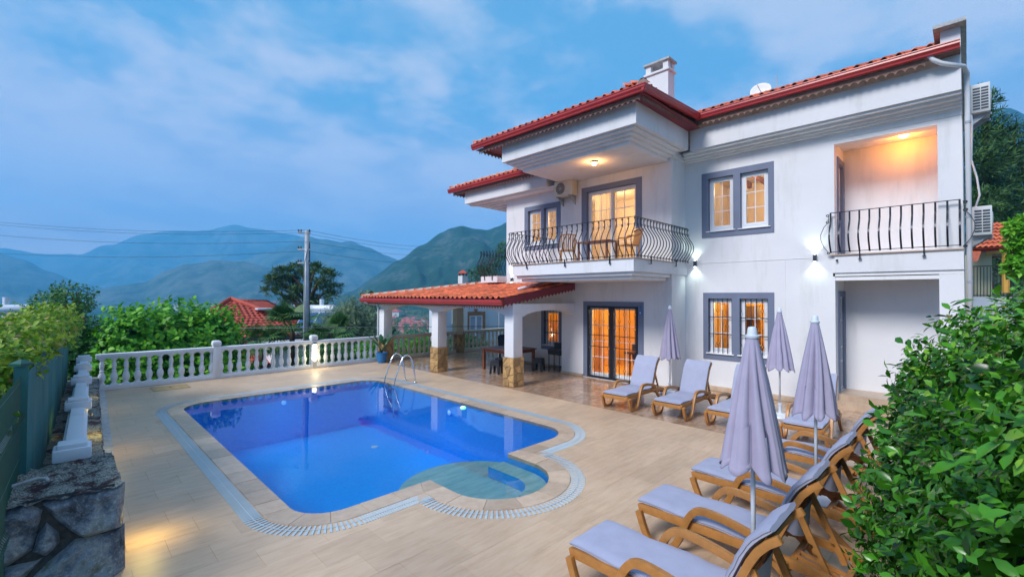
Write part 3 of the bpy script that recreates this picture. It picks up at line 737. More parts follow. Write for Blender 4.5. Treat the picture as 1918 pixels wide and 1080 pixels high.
# skirting
for q in ((FX-.10, FX-.002, 2.25, 5.73, 0.004, .13), (WX-.04, WX-.002, 5.80, 6.68, .004, .09), (WX-.04, WX-.002, 8.85, 9.76, .004, .09), (RCX-.03, RCX-.002, 9.96, 12.4, .004, .09)):
    mb = MB(); mb.box(*q); bevel(vb(mb, 'skirting', COPE), .008)
# eaves blocks: main front
FB, WB = 12.50, 9.57
mb = MB()
mb.box(FB, FX+T, .052, 5.478, 6.69, 7.44)
vb(mb, 'fascia_wall', WHITE)
mb = MB()
for k, (dx, z0, z1) in enumerate(((.06, 6.63, 6.689), (.17, 6.57, 6.629), (.30, 6.52, 6.569))):
    mb.box(FB+dx, FX-.001, .053+.001*k, 5.70+dx*.3, z0, z1)
mb.box(FX-.10, FX-.002, .058, 5.80, 6.47, 6.519)
vb(mb, 'cornice_step', TRIM)
# balcony canopy (deep box with stepped underside)
mb = MB(); mb.box(WB, WX+.3, 5.48, 10.06, 6.69, 7.36); vb(mb, 'canopy_fascia', WHITE)
for k, (i, z0, z1) in enumerate(((.11, 6.625, 6.688), (.22, 6.56, 6.624), (.33, 6.495, 6.559), (.45, 6.40, 6.494))):
    mb = MB(); mb.box(WB+i, WX-.001, 5.48+i, 10.06-i, z0, z1); o = vb(mb, 'cornice_step', TRIM); bevel(o, .012)
mb = MB(); mb.box(WX-.001, FX-.001, 5.48+.3, 5.829, 6.50, 6.689); vb(mb, 'cornice_step', TRIM)
# left lower eaves block
mb = MB(); mb.box(11.65, 17, 10.062, 14.43, 6.34, 6.93); vb(mb, 'left_fascia', WHITE)
mb = MB(); mb.box(11.78, WX-.001, 9.4, 14.30, 6.27, 6.339); vb(mb, 'cornice_step', TRIM)
for k in range(5):
    mb = MB(); mb.box(WX-.12+.10*k, 17, 12.449, 13.9-.28*k, 6.20-.075*k, 6.268-.075*k+.001*(k == 0)); vb(mb, 'cornice_step', TRIM)
# balcony slab
SX, SY0, SY1 = 9.97, 5.78, 9.98
mb = MB(); mb.box(SX, WX-.001, SY0, SY1, 3.225, 3.54); vb(mb, 'balcony_slab', WHITE); mb = MB(); mb.box(WX, FX-.001, SY0, 5.828, 3.225, 3.54); vb(mb, 'balcony_slab', WHITE)
mb = MB(); mb.box(SX-.03, WX-.001, SY0-.03, SY1+.03, 3.542, 3.566); vb(mb, 'balcony_edge_tiles', COPE)
for k, (i, z0, z1) in enumerate(((.09, 3.13, 3.224), (.20, 3.04, 3.129))):
    mb = MB(); mb.box(SX+i, WX-.001, SY0+i, SY1-i, z0, z1); bevel(vb(mb, 'balcony_moulding', TRIM), .015)
# rear balcony
mb = MB(); mb.box(11.62, 15, 12.452, 13.38, 3.12, 3.36); vb(mb, 'rear_balcony_slab', WHITE)
# downpipe and parapet on the right end
mb = MB(); mb.box(12.30, 20.2, .052, .34, 7.45, 7.86); vb(mb, 'parapet', WHITE)
mb = MB(); mb.box(12.10, 20.3, -.03, .44, 7.862, 7.93); vb(mb, 'parapet_coping', CONC)
mb = MB(); pts = [(12.24, .50, 7.42), (12.26, .44, 7.32), (12.32, .33, 7.24), (12.42, .16, 7.18), (12.55, .02, 7.15), (12.86, -.03, 7.1), (12.92, -.03, 6.9), (12.92, -.03, .1)]
mb.tube(pts, .044, 12); o = vb(mb, 'downpipe', PVC, smooth=True)
for z in (6.1, 4.2, 2.9):
    mb = MB(); mb.tube([(12.92, -.03, z), (12.92, -.03, z+.05)], .052, 12); vb(mb, 'pipe_clip', GALV, o if False else villa)

# ------------------------------------------------------------------ windows
def frame_ring(mb, x0, x1, y0, y1, z0, z1, w, wb=None):
    panel(mb, 'x', x0, x1, y0, y1, z0, z1, [(y0+w, y1-w, z0+(w if wb is None else wb), z1-w)])
def sash(par, x, y0, y1, z0, z1, cols, rows, off=0.0):
    """frame, glass and glazing bars of one opening part; x is the frame's front"""
    mb = MB(); frame_ring(mb, x+off, x+off+.05, y0, y1, z0, z1, .065); o = vb(mb, 'sash', PVC, par); 
    mb = MB(); mb.box(x+off+.024, x+off+.03, y0+.06, y1-.06, z0+.06, z1-.06); vb(mb, 'pane', GLASS, par)
    mb = MB()
    for c in range(1, cols):
        yy = y0+.06+(y1-y0-.12)*c/cols; mb.box(x+off+.014, x+off+.022, yy-.011, yy+.011, z0+.062, z1-.062)
    for r_ in range(1, rows):
        z_ = z0+.06+(z1-z0-.12)*r_/rows; mb.box(x+off+.0125, x+off+.0205, y0+.062, y1-.062, z_-.011, z_+.011)
    if cols > 1 or rows > 1: vb(mb, 'glazing_bars', PVC, par)
def grille(par, x, y0, y1, z0, z1, n, hz, diam, frame=.0):
    bars = []
    for z in hz: mb = MB(); mb.box(x-.008, x+.004, y0, y1, z-.011, z+.011); vb(mb, 'grille_rail', IRON, par)
    if frame: mb = MB(); frame_ring(mb, x-.02, x+.02, y0, y1, z0, z1, frame); vb(mb, 'grille_frame', IRON, par)
    for i in range(n):
        y = y0+(y1-y0)*(i+.5)/n if frame else y0+(y1-y0)*i/(n-1)
        mb = MB(); zs = sorted(diam[i % len(diam)]) if diam else []
        cur = z0; h = .05
        for zd in zs:
            mb.tube([(x, y, cur), (x, y, zd-h)], .011, 5)
            mb.tube([(x, y, zd-h), (x, y-h*.75, zd), (x, y, zd+h), (x, y+h*.75, zd), (x, y, zd-h)], .009, 4)
            cur = zd+h
        mb.tube([(x, y, cur), (x, y, z1)], .011, 5)
        vb(mb, 'grille_bar', IRON, par)
def window(W, cols, rows, depth=.10, sill=True, double=False, z_grille=None, name='window'):
    x = W['x']
    w = bpy.data.objects.new(name, None); col.objects.link(w); w.parent = villa
    y0, y1, z0, z1 = W['sur']
    mb = MB(); panel(mb, 'x', x-.018, x+.13, y0, y1, z0, z1, [(a+.004, b_-.004, c+.004, d-.004) for a, b_, c, d in W['holes']]); vb(mb, 'surround', GREYF, w)
    for (a, b_, c, d) in W['holes']:
        xf = x+depth
        mb = MB(); frame_ring(mb, xf, xf+.07, a+.005, b_-.005, c+.005, d-.005, .055, .09); vb(mb, 'frame', PVC, w)
        if sill:
            mb = MB(); mb.prism([(x-.06, c-.005), (x-.06, c+.012), (xf, c+.04), (xf, c-.005)], 'y', a-.05, b_+.05); vb(mb, 'sill', TRIM, w)
        ia, ib, ic, id_ = a+.06, b_-.06, c+.095, d-.06
        if double:
            mid = (ia+ib)/2
            sash(w, xf-.012, mid-.02, ib, ic, id_, cols, rows, 0.0); sash(w, xf+.03, ia, mid+.02, ic, id_, cols, rows, 0.012)
        else: sash(w, xf-.01, ia, ib, ic, id_, cols, rows)
    return w
window(UPW, 2, 3)
wl_ = window(LOW, 2, 3)
for (a, b_, c, d) in LOW['holes']:
    grille(wl_, FX+.01, a+.01, b_-.01, c+.02, d-.01, 6, [c+.55, c+1.02], [(), (c+.78,), (), (c+.30, c+1.20)] if a > 4.4 else [(), (c+1.2, c+.28), (), (c+.74,)])
window(WUW, 2, 3)
wd = window(WUD, 2, 4, sill=False, double=True, name='balcony_door')
ld = window(WLD, 2, 4, sill=False, double=True, name='terrace_door')
rw = window(RCW, 2, 3)
grille(rw, RCX+.01, 10.51, 11.23, .8, 2.09, 6, [1.25, 1.7], [(), (1.5,), (), (1.1, 1.9)])
# black iron double security door
for i, (a, b_) in enumerate(((7.79, 8.67), (6.88, 7.77))):
    leaf = bpy.data.objects.new('security_door', None); col.objects.link(leaf); leaf.parent = villa
    zz_ = [.12, .5, .9, 1.3, 1.7, 2.05]
    grille(leaf, WX-.012, a, b_, .04, 2.30, 5, [1.02, 1.38], [(.35, .98, 1.62, 2.05), (.62, 1.25, 1.85), (.35, 1.62, 2.05), (.62, 1.25, 1.85), (.35, .98, 1.62, 2.05)] , .06)
# doorway trinket: blue glass eye charm
ch = MB(); ch.lathe([(.005, 0), (.055, 0), (.055, .012), (.02, .018)], 16); o = ch.build('eye_charm', [BLUEP], None, smooth=True); o.location = (WX-.03, 6.80, 2.10); o.rotation_euler = (0, -PI/2, 0); o.parent = villa; o.location = (WX-.03-VC[0], 6.78-VC[1], 2.12)
o2 = MB().lathe([(.004, .0165), (.028, .0185), (.012, .024)], 14).build('charm_pupil', TRIM, o, smooth=True)
o = MB().lathe([(.005, 0), (.04, 0), (.04, .012), (.02, .018)], 16).build('eye_charm', BLUEP, villa, smooth=True); o.rotation_euler = (0, -PI/2, 0); o.location = (WX-.03-VC[0], 6.78-VC[1], 2.27)

# ------------------------------------------------------------------ rooms behind the glass
def room(x0, x1, y0, y1, z0, z1, m_, lamp, e, c, nm):
    mb = MB(); t = .004
    mb.add([(x1, y0, z0), (x1, y1, z0), (x1, y1, z1), (x1, y0, z1)], [(0, 1, 2, 3)])
    mb.add([(x0, y0, z0), (x1, y0, z0), (x1, y0, z1), (x0, y0, z1)], [(0, 1, 2, 3)])
    mb.add([(x0, y1, z0), (x1, y1, z0), (x1, y1, z1), (x0, y1, z1)], [(0, 1, 2, 3)])
    mb.add([(x0, y0, z1), (x1, y0, z1), (x1, y1, z1), (x0, y1, z1)], [(0, 1, 2, 3)])
    mb.add([(x0, y0, z0), (x1, y0, z0), (x1, y1, z0), (x0, y1, z0)], [(0, 1, 2, 3)])
    vb(mb, nm, m_, villa, fix=False)
    light('room_light', 'POINT', lamp, e, c, .15)
room(FX+T+.002, 16.2, 2.6, 5.80, 3.62, 6.35, ROOMW, (14.6, 4.2, 5.9), 42, (1.0, .66, .36), 'upper_front_room')
room(FX+T+.002, 16.0, 2.6, 5.80, .02, 2.95, ROOMY, (14.5, 4.3, 2.4), 55, (1.0, .68, .30), 'lower_front_room')
room(WX+T+.002, 15.6, 6.1, 12.2, 3.62, 6.35, ROOMW, (13.9, 9.0, 5.7), 70, (1.0, .64, .34), 'upper_wing_room')
room(WX+T+.002, 15.6, 6.1, 9.5, .02, 2.95, ROOMY, (13.6, 7.6, 2.5), 85, (1.0, .66, .28), 'lower_wing_room')
room(RCX+T+.002, 15.6, 9.98, 12.2, .02, 2.95, ROOMY, (14.2, 11.0, 2.5), 24, (1.0, .62, .22), 'kitchen_room')
def curtain(x, y0, y1, z0, z1, m_):
    mb = MB(); n_ = int((y1-y0)/.04); pts = [(x+.03*math.sin(k*1.9), y0+(y1-y0)*k/n_) for k in range(n_+1)]
    v = [(p[0], p[1], z0) for p in pts]+[(p[0], p[1], z1) for p in pts]
    mb.add(v, [(k, k+1, k+1+n_+1, k+n_+1) for k in range(n_)]); vb(mb, 'curtain', m_, villa, smooth=True, fix=False)
curtain(13.45, 5.0, 5.35, 3.9, 6.2, SHEER); curtain(13.4, 3.6, 3.95, 1.0, 2.6, CURT)
curtain(12.6, 8.45, 8.75, .05, 2.4, CURT); curtain(12.6, 6.75, 6.95, .05, 2.4, CURT)
curtain(12.6, 7.9, 8.75, 3.7, 6.0, SHEER); curtain(13.35, 10.9, 11.3, .7, 2.2, CURT)
fu = [('ceiling_lamp_shade', SHADE, [(14.3, 14.7, 3.5, 3.9, 5.95, 6.12)]), ('hanging_lamp', SHADE, [(13.6, 13.8, 7.45, 7.65, 4.75, 5.05)]),
      ('cabinet', DARKW, [(15.2, 15.9, 4.4, 5.2, .05, 1.5), (15.3, 15.9, 4.5, 5.1, 1.9, 2.3)]), ('picture', DARKW, [(15.95, 15.99, 4.95, 5.45, 1.5, 2.3)]),
      ('shelf', DARKW, [(15.3, 15.99, 2.9, 3.9, 1.2, 1.3), (15.3, 15.99, 2.9, 3.9, 1.8, 1.88)]), ('plant_pot', DARKW, [(13.4, 13.55, 3.95, 4.15, 1.05, 1.3), (13.4, 13.55, 4.6, 4.72, 1.05, 1.22)]),
      ('table', DARKW, [(13.2, 14.4, 6.9, 8.0, .72, .78), (13.3, 13.36, 7.0, 7.06, .02, .72), (13.3, 13.36, 7.85, 7.9, .02, .72)]),
      ('wardrobe', WOODD, [(15.1, 15.7, 2.7, 3.3, 3.7, 5.7)]), ('beam', WOODD, [(13.3, 16, 4.95, 5.12, 6.15, 6.34), (13.3, 16, 4.5, 4.6, 6.2, 6.34)])]
for nm, m_, bs in fu:
    for b_ in bs:
        if nm in ('ceiling_lamp_shade', 'hanging_lamp'):
            mb = MB(); mb.lathe([(.04, .12), (.10, .10), (.20, .0), (.16, -.02)], 16, ((b_[0]+b_[1])/2, (b_[2]+b_[3])/2, b_[4])); vb(mb, nm, m_, villa, smooth=True)
        else: mb = MB(); mb.box(*b_); bevel(vb(mb, nm, m_, villa), .02)
for y in (7.05, 7.75):
    mb = MB(); mb.box(13.7, 14.15, y-.25, y+.25, .40, .52).box(13.68, 13.75, y-.25, y+.25, .52, 1.0)
    for a in (13.72, 14.1):
        for c in (y-.22, y+.2): mb.box(a, a+.03, c, c+.03, .02, .4)
    bevel(vb(mb, 'sofa', SOFA, villa), .02)

# ------------------------------------------------------------------ railings
def scroll(mb, c, r, d, a0=0, turns=1.1, rad=.008, plane='xz', flip=1):
    pts = []
    for k in range(11):
        a = a0+turns*2*PI*k/10; rr = r*(1-.045*k)
        pts.append((c[0]+flip*rr*math.cos(a)*d[0], c[1]+flip*rr*math.cos(a)*d[1], c[2]+rr*math.sin(a)))
    mb.tube(pts, rad, 4)
def bulge_bar(h, b_, r, scr=True):
    """one bar in the x-z plane, bulging towards -x, foot at z=0"""
    mb = MB(); pts = []
    for k in range(17):
        t = k/16; z = h*t
        if t > .80: x = 0.0
        else:
            s = t/.80; x = -b_*(math.sin(PI*s**1.0)**1.25)*(1.0+.25*(1-s))
        pts.append((x, 0, z))
    mb.tube(pts, r, 5)
    if scr:
        scroll(mb, (-.026, 0, h*.955), .026, (1, 0)); scroll(mb, (-.030, 0, h*.80), .026, (1, 0)); scroll(mb, (-.02, 0, -.012), .024, (1, 0))
    return mb
RH = .96
BAR = bulge_bar(RH, .17, .0125).mesh('bar', IRON, smooth=True)
def rail_run(par, p0, p1, outw, n, mesh, h, z, thick=.018):
    p0, p1 = Vector(p0), Vector(p1); ang = math.atan2(-outw[1], -outw[0])
    for i in range(n):
        p = p0.lerp(p1, i/(n-1) if n > 1 else 0)
        link('bar', mesh, par, (p.x-VC[0], p.y-VC[1], z), (0, 0, ang))
    d = (p1-p0).normalized()
    for zz_, nm in ((z+h, 'top_rail'), (z+.02, 'bottom_rail')):
        mb = MB(); e = d*.012; mb.tube([(p0.x-e.x, p0.y-e.y, zz_), (p1.x+e.x, p1.y+e.y, zz_)], 0, flat=(.03, .014)); vb(mb, nm, IRON, par)
    for i in range(max(2, int((p1-p0).length/1.5)+1)):
        p = p0.lerp(p1, (i+.5)/max(2, int((p1-p0).length/1.5)+1))
        mb = MB(); mb.box(p.x-.012, p.x+.012, p.y-.012, p.y+.012, z-.16, z+.02).cbox((p.x-outw[0]*.02, p.y-outw[1]*.02, z-.16), (.06, .06, .012)); vb(mb, 'bracket', IRON, par)
def railing(name):
    o = bpy.data.objects.new(name, None); col.objects.link(o); o.parent = villa; return o
rl = railing('balcony_railing'); rx, ry0, ry1, rz = 9.93, 5.72, 10.08, 3.60
rail_run(rl, (rx, ry1), (rx, ry0), (-1, 0), 26, BAR, RH, rz)
rail_run(rl, (rx+.10, ry0), (FX-.12, ry0), (0, -1), 18, BAR, RH, rz)
rail_run(rl, (rx+.10, ry1), (WX-.06, ry1), (0, 1), 13, BAR, RH, rz)
rr = railing('rear_balcony_railing')
rail_run(rr, (11.60, 13.36), (11.60, 12.50), (-1, 0), 6, BAR, .85, 3.38); rail_run(rr, (11.66, 13.40), (15, 13.40), (0, 1), 22, BAR, .85, 3.38)
FBAR = MB(); pts = []
for k in range(15):
    t = k/14; pts.append((-.17*(math.sin(PI*min(1, t/.78))**1.2)*(1.2-.2*t) if t < .78 else 0, 0, .94*t))
FBAR.tube(pts, 0, flat=(.034, .012)); FBAR = FBAR.mesh('bar', IRON)
lr = railing('loggia_railing')
rail_run(lr, (FX-.10, 2.27), (FX-.10, .10), (-1, 0), 13, FBAR, .94, 3.64)
ends = MB()
for s, y in ((1, 2.30), (-1, .05)):
    pts = [(FX-.10, y, 3.62), (FX-.12, y+s*.02, 3.66), (FX-.14, y+s*.10, 3.78), (FX-.15, y+s*.16, 3.95), (FX-.15, y+s*.16, 4.08), (FX-.13, y+s*.10, 4.25), (FX-.11, y+s*.02, 4.36), (FX-.1, y, 4.55)]
    ends.tube(pts, .007, 5)
    scroll(ends, (FX-.10, y+s*.02, 3.63), .03, (0, s)); scroll(ends, (FX-.10, y+s*.03, 4.36), .035, (0, s)); scroll(ends, (FX-.10, y+s*.03, 4.52), .03, (0, s))
vb(ends, 'end_scroll', IRON, lr)

# ------------------------------------------------------------------ roofs
TW, TL = .235, .36
def tile_mesh():
    mb = MB(); prof = []
    for k in range(9):
        u = k/8; x = u*TW
        z = .062*math.sin(PI*min(1, u/.55))**0.8 if u < .55 else -.006*math.sin(PI*(u-.55)/.45)
        prof.append((x, z))
    v = []
    for yy, dz in ((0, .018), (TL+.05, -.002)):
        v += [(p[0], yy, p[1]+dz+.012) for p in prof]
    v += [(p[0], 0, p[1]+.018-.004) for p in prof]
    n_ = 9
    f = [(k, k+1, k+1+n_, k+n_) for k in range(8)] + [(k, k+2*n_, k+1+2*n_, k+1) for k in range(8)]
    mb.add(v, f, 0, 0); return mb
TILE_MB = tile_mesh(); TILE_ME = TILE_MB.mesh('tile', TILE, smooth=True)
def roof_plane(par, origin, u, w, nu, nw, keep=lambda a, b_: True, single=lambda i, j: False, C0=VC, near_first=True):
    """lay tiles: u along the eave, w up the slope (unit vectors). returns joined mesh object"""
    u, w = Vector(u).normalized(), Vector(w).normalized(); nrm = u.cross(w).normalized()
    if nrm.z < 0: nrm = -nrm
    rot = Matrix((u, w, nrm)).transposed() if u.cross(w).dot(nrm) > 0 else Matrix((u, w, nrm)).transposed()
    big = MB(); o3 = Vector(origin)
    for j in range(nw):
        for i in range(nu):
            if not keep(i*TW+TW/2, j*TL+TL/2): continue
            jit = Vector((random.uniform(-.006, .006), random.uniform(-.008, .008), random.uniform(-.003, .004)))
            p = o3+u*(i*TW+jit.x)+w*(j*TL+jit.y)+nrm*jit.z
            if single(i, j):
                q = rot.copy() @ Matrix.Rotation(random.uniform(-.02, .02), 3, 'Z'); mtx = Matrix.Translation(p-Vector(C0)) @ q.to_4x4()
                ob = link('tile', TILE_ME, par); ob.matrix_local = mtx
            else: big.add([tuple(rot @ Vector(v)+p-Vector(C0)) for v in TILE_MB.v], TILE_MB.f, 0)
    if big.v:
        ob = big.build('roof_tiles', TILE, par, smooth=True, tint=True, fix=False); tag(ob, kind='stuff')
def ridge_tiles(par, a, b_, C0=VC, step=.34, mort=True):
    a, b_ = Vector(a), Vector(b_); L = (b_-a).length; d = (b_-a).normalized(); side = d.cross(Vector((0, 0, 1))).normalized(); upv = side.cross(d)
    k = 0.0
    if mort:
        mb = MB(); mb.tube([tuple(a+upv*.0-Vector(C0)), tuple(b_-Vector(C0))], .115, 8); mb.build('ridge_mortar', MORT, par)
    while k < L-.05:
        mb = MB(); v = []
        for t, r_, lift in ((0, .112, .016), (.05, .107, .012), (step+.05, .095, .0)):
            for q in range(9):
                an = PI*q/8; v.append(tuple(a+d*(k+t)+side*math.cos(an)*r_+upv*(math.sin(an)*r_+lift)-Vector(C0)))
        f = [(q+r_*9, q+1+r_*9, q+1+(r_+1)*9, q+(r_+1)*9) for r_ in range(2) for q in range(8)]
        mb.add(v, f); mb.build('ridge_tile', TILE, par, smooth=True); k += step
def gutter(par, a, b_, outw, C0=VC, mats=(None,)):
    """red box gutter: moulded front profile swept from a to b (a,b: top back edge)"""
    a, b_, o_ = Vector(a), Vector(b_), Vector(outw).normalized()
    prof = [(0, 0), (.10, .0), (.105, -.02), (.09, -.035), (.095, -.07), (.06, -.12), (.055, -.15), (0, -.16)]
    v = [tuple(p+o_*q[0]+Vector((0, 0, q[1]))-Vector(C0)) for p in (a, b_) for q in prof]; n_ = len(prof)
    f = [(k, (k+1) % n_, (k+1) % n_+n_, k+n_) for k in range(n_)]+[tuple(range(n_)), tuple(range(n_, 2*n_))]
    MB().add(v, f).build('gutter', REDG, par)
def valance(par, a, b_, drop=.15, C0=VC, wv=.15, th=.02, outw=(1, 0, 0), m_=None):
    """scalloped board hanging along a-b"""
    a, b_ = Vector(a), Vector(b_); L = (b_-a).length; d = (b_-a).normalized(); n_ = max(2, int(L/wv)); pts = []
    for k in range(n_*6+1):
        s = k/(n_*6); pts.append((s*L, -drop+.065*abs(math.sin(PI*s*n_))**.8))
    o_ = Vector(outw).normalized()*th; v = []
    for off in (Vector((0, 0, 0)), o_):
        for s, z in pts: v += [tuple(a+d*s+off-Vector(C0)), tuple(a+d*s+off+Vector((0, 0, z))-Vector(C0))]
    m2 = len(pts)*2; f = []
    for k in range(len(pts)-1):
        i = 2*k; f += [(i, i+1, i+3, i+2), (i+m2, i+2+m2, i+3+m2, i+1+m2), (i+1, i+1+m2, i+3+m2, i+3)]
    MB().add(v, f).build('valance', m_ or VAL, par, fix=False)
roof = bpy.data.objects.new('roof', None); col.objects.link(roof); roof.parent = villa
GZM, GZW, SL = 7.55, 7.38, math.radians(22)
gxm, gxw = 12.22, 9.27
w_ = (math.cos(SL), 0, math.sin(SL))
# main front roof
roof_plane(roof, (gxm-.03, 0.42, GZM+.0), (0, 1, 0), w_, 22, 12, single=lambda i, j: j < 3)
gutter(roof, (gxm, .06, GZM), (gxm, 5.2, GZM), (-1, 0, 0))
MB().add([(p[0]-VC[0], p[1]-VC[1], p[2]) for p in [(gxm+.02, .06, GZM-.16), (gxm+.02, 5.5, GZM-.16), (FB, 5.5, GZM-.16), (FB, .06, GZM-.16)]], [(0, 1, 2, 3)]).build('soffit_board', VAL, roof, fix=False)
valance(roof, (gxm+.05, .56, GZM-.15), (gxm+.05, 5.2, GZM-.15), .17)
# canopy / wing roof (hipped at the near corner)
rise = math.tan(SL)
for (org, u, w3, nu, nw, lim) in (((gxw-.03, 5.13, GZW), (0, 1, 0), w_, 25, 11, lambda a, b_: a > b_*math.cos(SL)-.25 and a < 5.95),
                                  ((gxw, 5.13-.03, GZW), (1, 0, 0), (0, math.cos(SL), math.sin(SL)), 14, 6, lambda a, b_: a > b_*math.cos(SL)-.15)):
    roof_plane(roof, org, u, w3, nu, nw, keep=lim, single=(lambda i, j: j < 2) if u[1] else (lambda i, j: False))
ridge_tiles(roof, (gxw-.0, 5.13, GZW+.02), (gxw+3.2, 5.13+3.2, GZW+.04+3.2*rise))
ridge_tiles(roof, (gxw+.0, 11.05, GZW+.02), (gxw+2.6, 11.05-2.6, GZW+.04+2.6*rise))
gutter(roof, (gxw, 5.05, GZW), (gxw, 11.08, GZW), (-1, 0, 0))
gutter(roof, (gxw-.08, 5.13, GZW+.0), (gxm+.1, 5.13, GZM), (0, -1, 0))
valance(roof, (gxw+.06, 5.25, GZW-.15), (gxw+.06, 10.85, GZW-.15), .16)
valance(roof, (gxw+.12, 5.22, GZW-.14), (gxm+.05, 5.22, GZM-.20), .16, outw=(0, 1, 0), wv=.10)
valance(roof, (gxw+.12, 10.82, GZW-.14), (WX, 10.82, GZW-.14), .16, outw=(0, -1, 0))
q = [(gxw+.02, 5.13, GZW-.165), (gxw+.02, 11.0, GZW-.165), (WX+.3, 11.0, GZW-.165), (WX+.3, 5.13, GZW-.165)]
MB().add([(p[0]-VC[0], p[1]-VC[1], p[2]) for p in q], [(0, 1, 2, 3)]).build('soffit_board', REDD, roof, fix=False)
# solid under roof so nothing shows through
mb = MB(); xr = 16.2
mb.prism([(gxm+.1, GZM-.02), (xr, GZM-.02+(xr-gxm-.1)*rise), (20.2, GZM), (20.2, 6.91), (gxm+.5, 6.91)], 'y', .345, 12.3); vb(mb, 'roof_core', MORT, roof)
mb = MB(); mb.add([(gxw+.12, 5.3, GZW-.03), (gxw+.12, 10.9, GZW-.03), (gxw+2.9, 8.1, GZW-.03+2.78*rise), (15.2, 8.1, GZW-.03+2.78*rise), (15.2, 5.3, GZW-.03), (15.2, 10.9, GZW-.03)], [(0, 1, 2), (0, 2, 3, 4), (1, 5, 3, 2), (0, 4, 5, 1)]); vb(mb, 'roof_core', MORT, roof)
# left lower roof
GZL = 6.99
roof_plane(roof, (11.40-.03, 9.9, GZL), (0, 1, 0), w_, 22, 3, keep=lambda a, b_: a < 5.1-b_*.8, single=lambda i, j: j < 1)
gutter(roof, (11.40, 9.4, GZL), (11.40, 15.15, GZL), (-1, 0, 0)); valance(roof, (11.46, 9.6, GZL-.14), (11.46, 14.95, GZL-.14), .15)
valance(roof, (11.5, 14.92, GZL-.14), (14, 14.92, GZL-.14), .15, outw=(0, -1, 0)); ridge_tiles(roof, (11.4, 15.1, GZL+.02), (14, 12.5, GZL+2.6*rise))
mb = MB(); mb.add([(11.45, 9.5, GZL-.155), (11.45, 15.0, GZL-.155), (17, 15.0, GZL-.155), (17, 9.5, GZL-.155)], [(0, 1, 2, 3)]); vb(mb, 'soffit_board', REDD, roof, fix=False)
mb = MB(); mb.add([(11.5, 9.9, GZL-.03), (11.5, 15.0, GZL-.03), (14.0, 12.6, GZL+2.5*rise-.05), (14, 9.9, GZL+2.5*rise-.05)], [(0, 1, 2, 3)]); vb(mb, 'roof_core', MORT, roof, fix=False)
# chimney
chn = bpy.data.objects.new('chimney', None); col.objects.link(chn); chn.parent = villa
def cb(x0, x1, y0, y1, z0, z1, nm='shaft', m_=None): mb = MB(); mb.box(x0, x1, y0, y1, z0, z1); return vb(mb, nm, m_ or WHITE, chn)
cb(13.0, 13.42, 6.36, 7.10, 8.0, 9.49); bevel(cb(12.95, 13.47, 6.31, 7.15, 9.492, 9.56, 'collar'), .01)
for (a, c) in ((13.0, 6.36), (13.0, 6.93), (13.27, 6.36), (13.27, 6.93)): cb(a, a+.15, c, c+.17, 9.561, 9.80, 'post')
bevel(cb(12.94, 13.48, 6.30, 7.16, 9.801, 9.87, 'cap', CONC), .012)
# ------------------------------------------------------------------ flagstone cladding / rubble faces
def clip(poly, a, b_, c):
    out_ = []; n_ = len(poly)
    for i in range(n_):
        p, q = poly[i], poly[(i+1) % n_]; dp, dq = a*p[0]+b_*p[1]-c, a*q[0]+b_*q[1]-c
        if dp <= 0: out_.append(p)
        if (dp < 0) != (dq < 0) and abs(dp-dq) > 1e-12:
            t = dp/(dp-dq); out_.append((p[0]+(q[0]-p[0])*t, p[1]+(q[1]-p[1])*t))
    return out_
def cells(u0, u1, v0, v1, n_, gap, rng, minr=0.0):
    pts = []
    for _ in range(4000):
        if len(pts) >= n_: break
        p = (rng.uniform(u0, u1), rng.uniform(v0, v1))
        if all(math.hypot(p[0]-q[0], p[1]-q[1]) > minr for q in pts): pts.append(p)
    res = []
    for p in pts:
        poly = [(u0, v0), (u1, v0), (u1, v1), (u0, v1)]
        for q in pts:
            if q is p: continue
            mx_, my_ = (p[0]+q[0])/2, (p[1]+q[1])/2; a, b_ = q[0]-p[0], q[1]-p[1]; L = math.hypot(a, b_)
            poly = clip(poly, a/L, b_/L, (a*mx_+b_*my_)/L-gap/2)
            if len(poly) < 3: break
        if len(poly) >= 3:
            cxx = sum(q[0] for q in poly)/len(poly); cyy = sum(q[1] for q in poly)/len(poly)
            res.append((poly, (cxx, cyy)))
    return res
def stone_on(par, poly, face, base, th, m_, name='stone', C0=(0, 0, 0), rough=0.0):
    """raise a stone from a wall face. face 'x': poly is (y,z) and it sticks out towards -x ; 'y': (x,z) towards -y"""
    n_ = len(poly); c = (sum(p[0] for p in poly)/n_, sum(p[1] for p in poly)/n_)
    inn = [(p[0]+(c[0]-p[0])*.07, p[1]+(c[1]-p[1])*.07) for p in poly]
    mk = (lambda p, t: (base-t-C0[0], p[0]-C0[1], p[1]-C0[2])) if face == 'x' else (lambda p, t: (p[0]-C0[0], base-t-C0[1], p[1]-C0[2]))
    hs = [th*random.uniform(.75, 1.1) for _ in poly]
    v = [mk(p, 0) for p in poly]+[mk(p, th*.6) for p in poly]+[mk(p, h) for p, h in zip(inn, hs)]+[mk(c, th*1.05)]
    f = []
    for i in range(n_):
        j = (i+1) % n_; f += [(i, j, j+n_, i+n_), (i+n_, j+n_, j+2*n_, i+2*n_), (i+2*n_, j+2*n_, 3*n_)]
    return MB().add(v, f).build(name, m_, par)

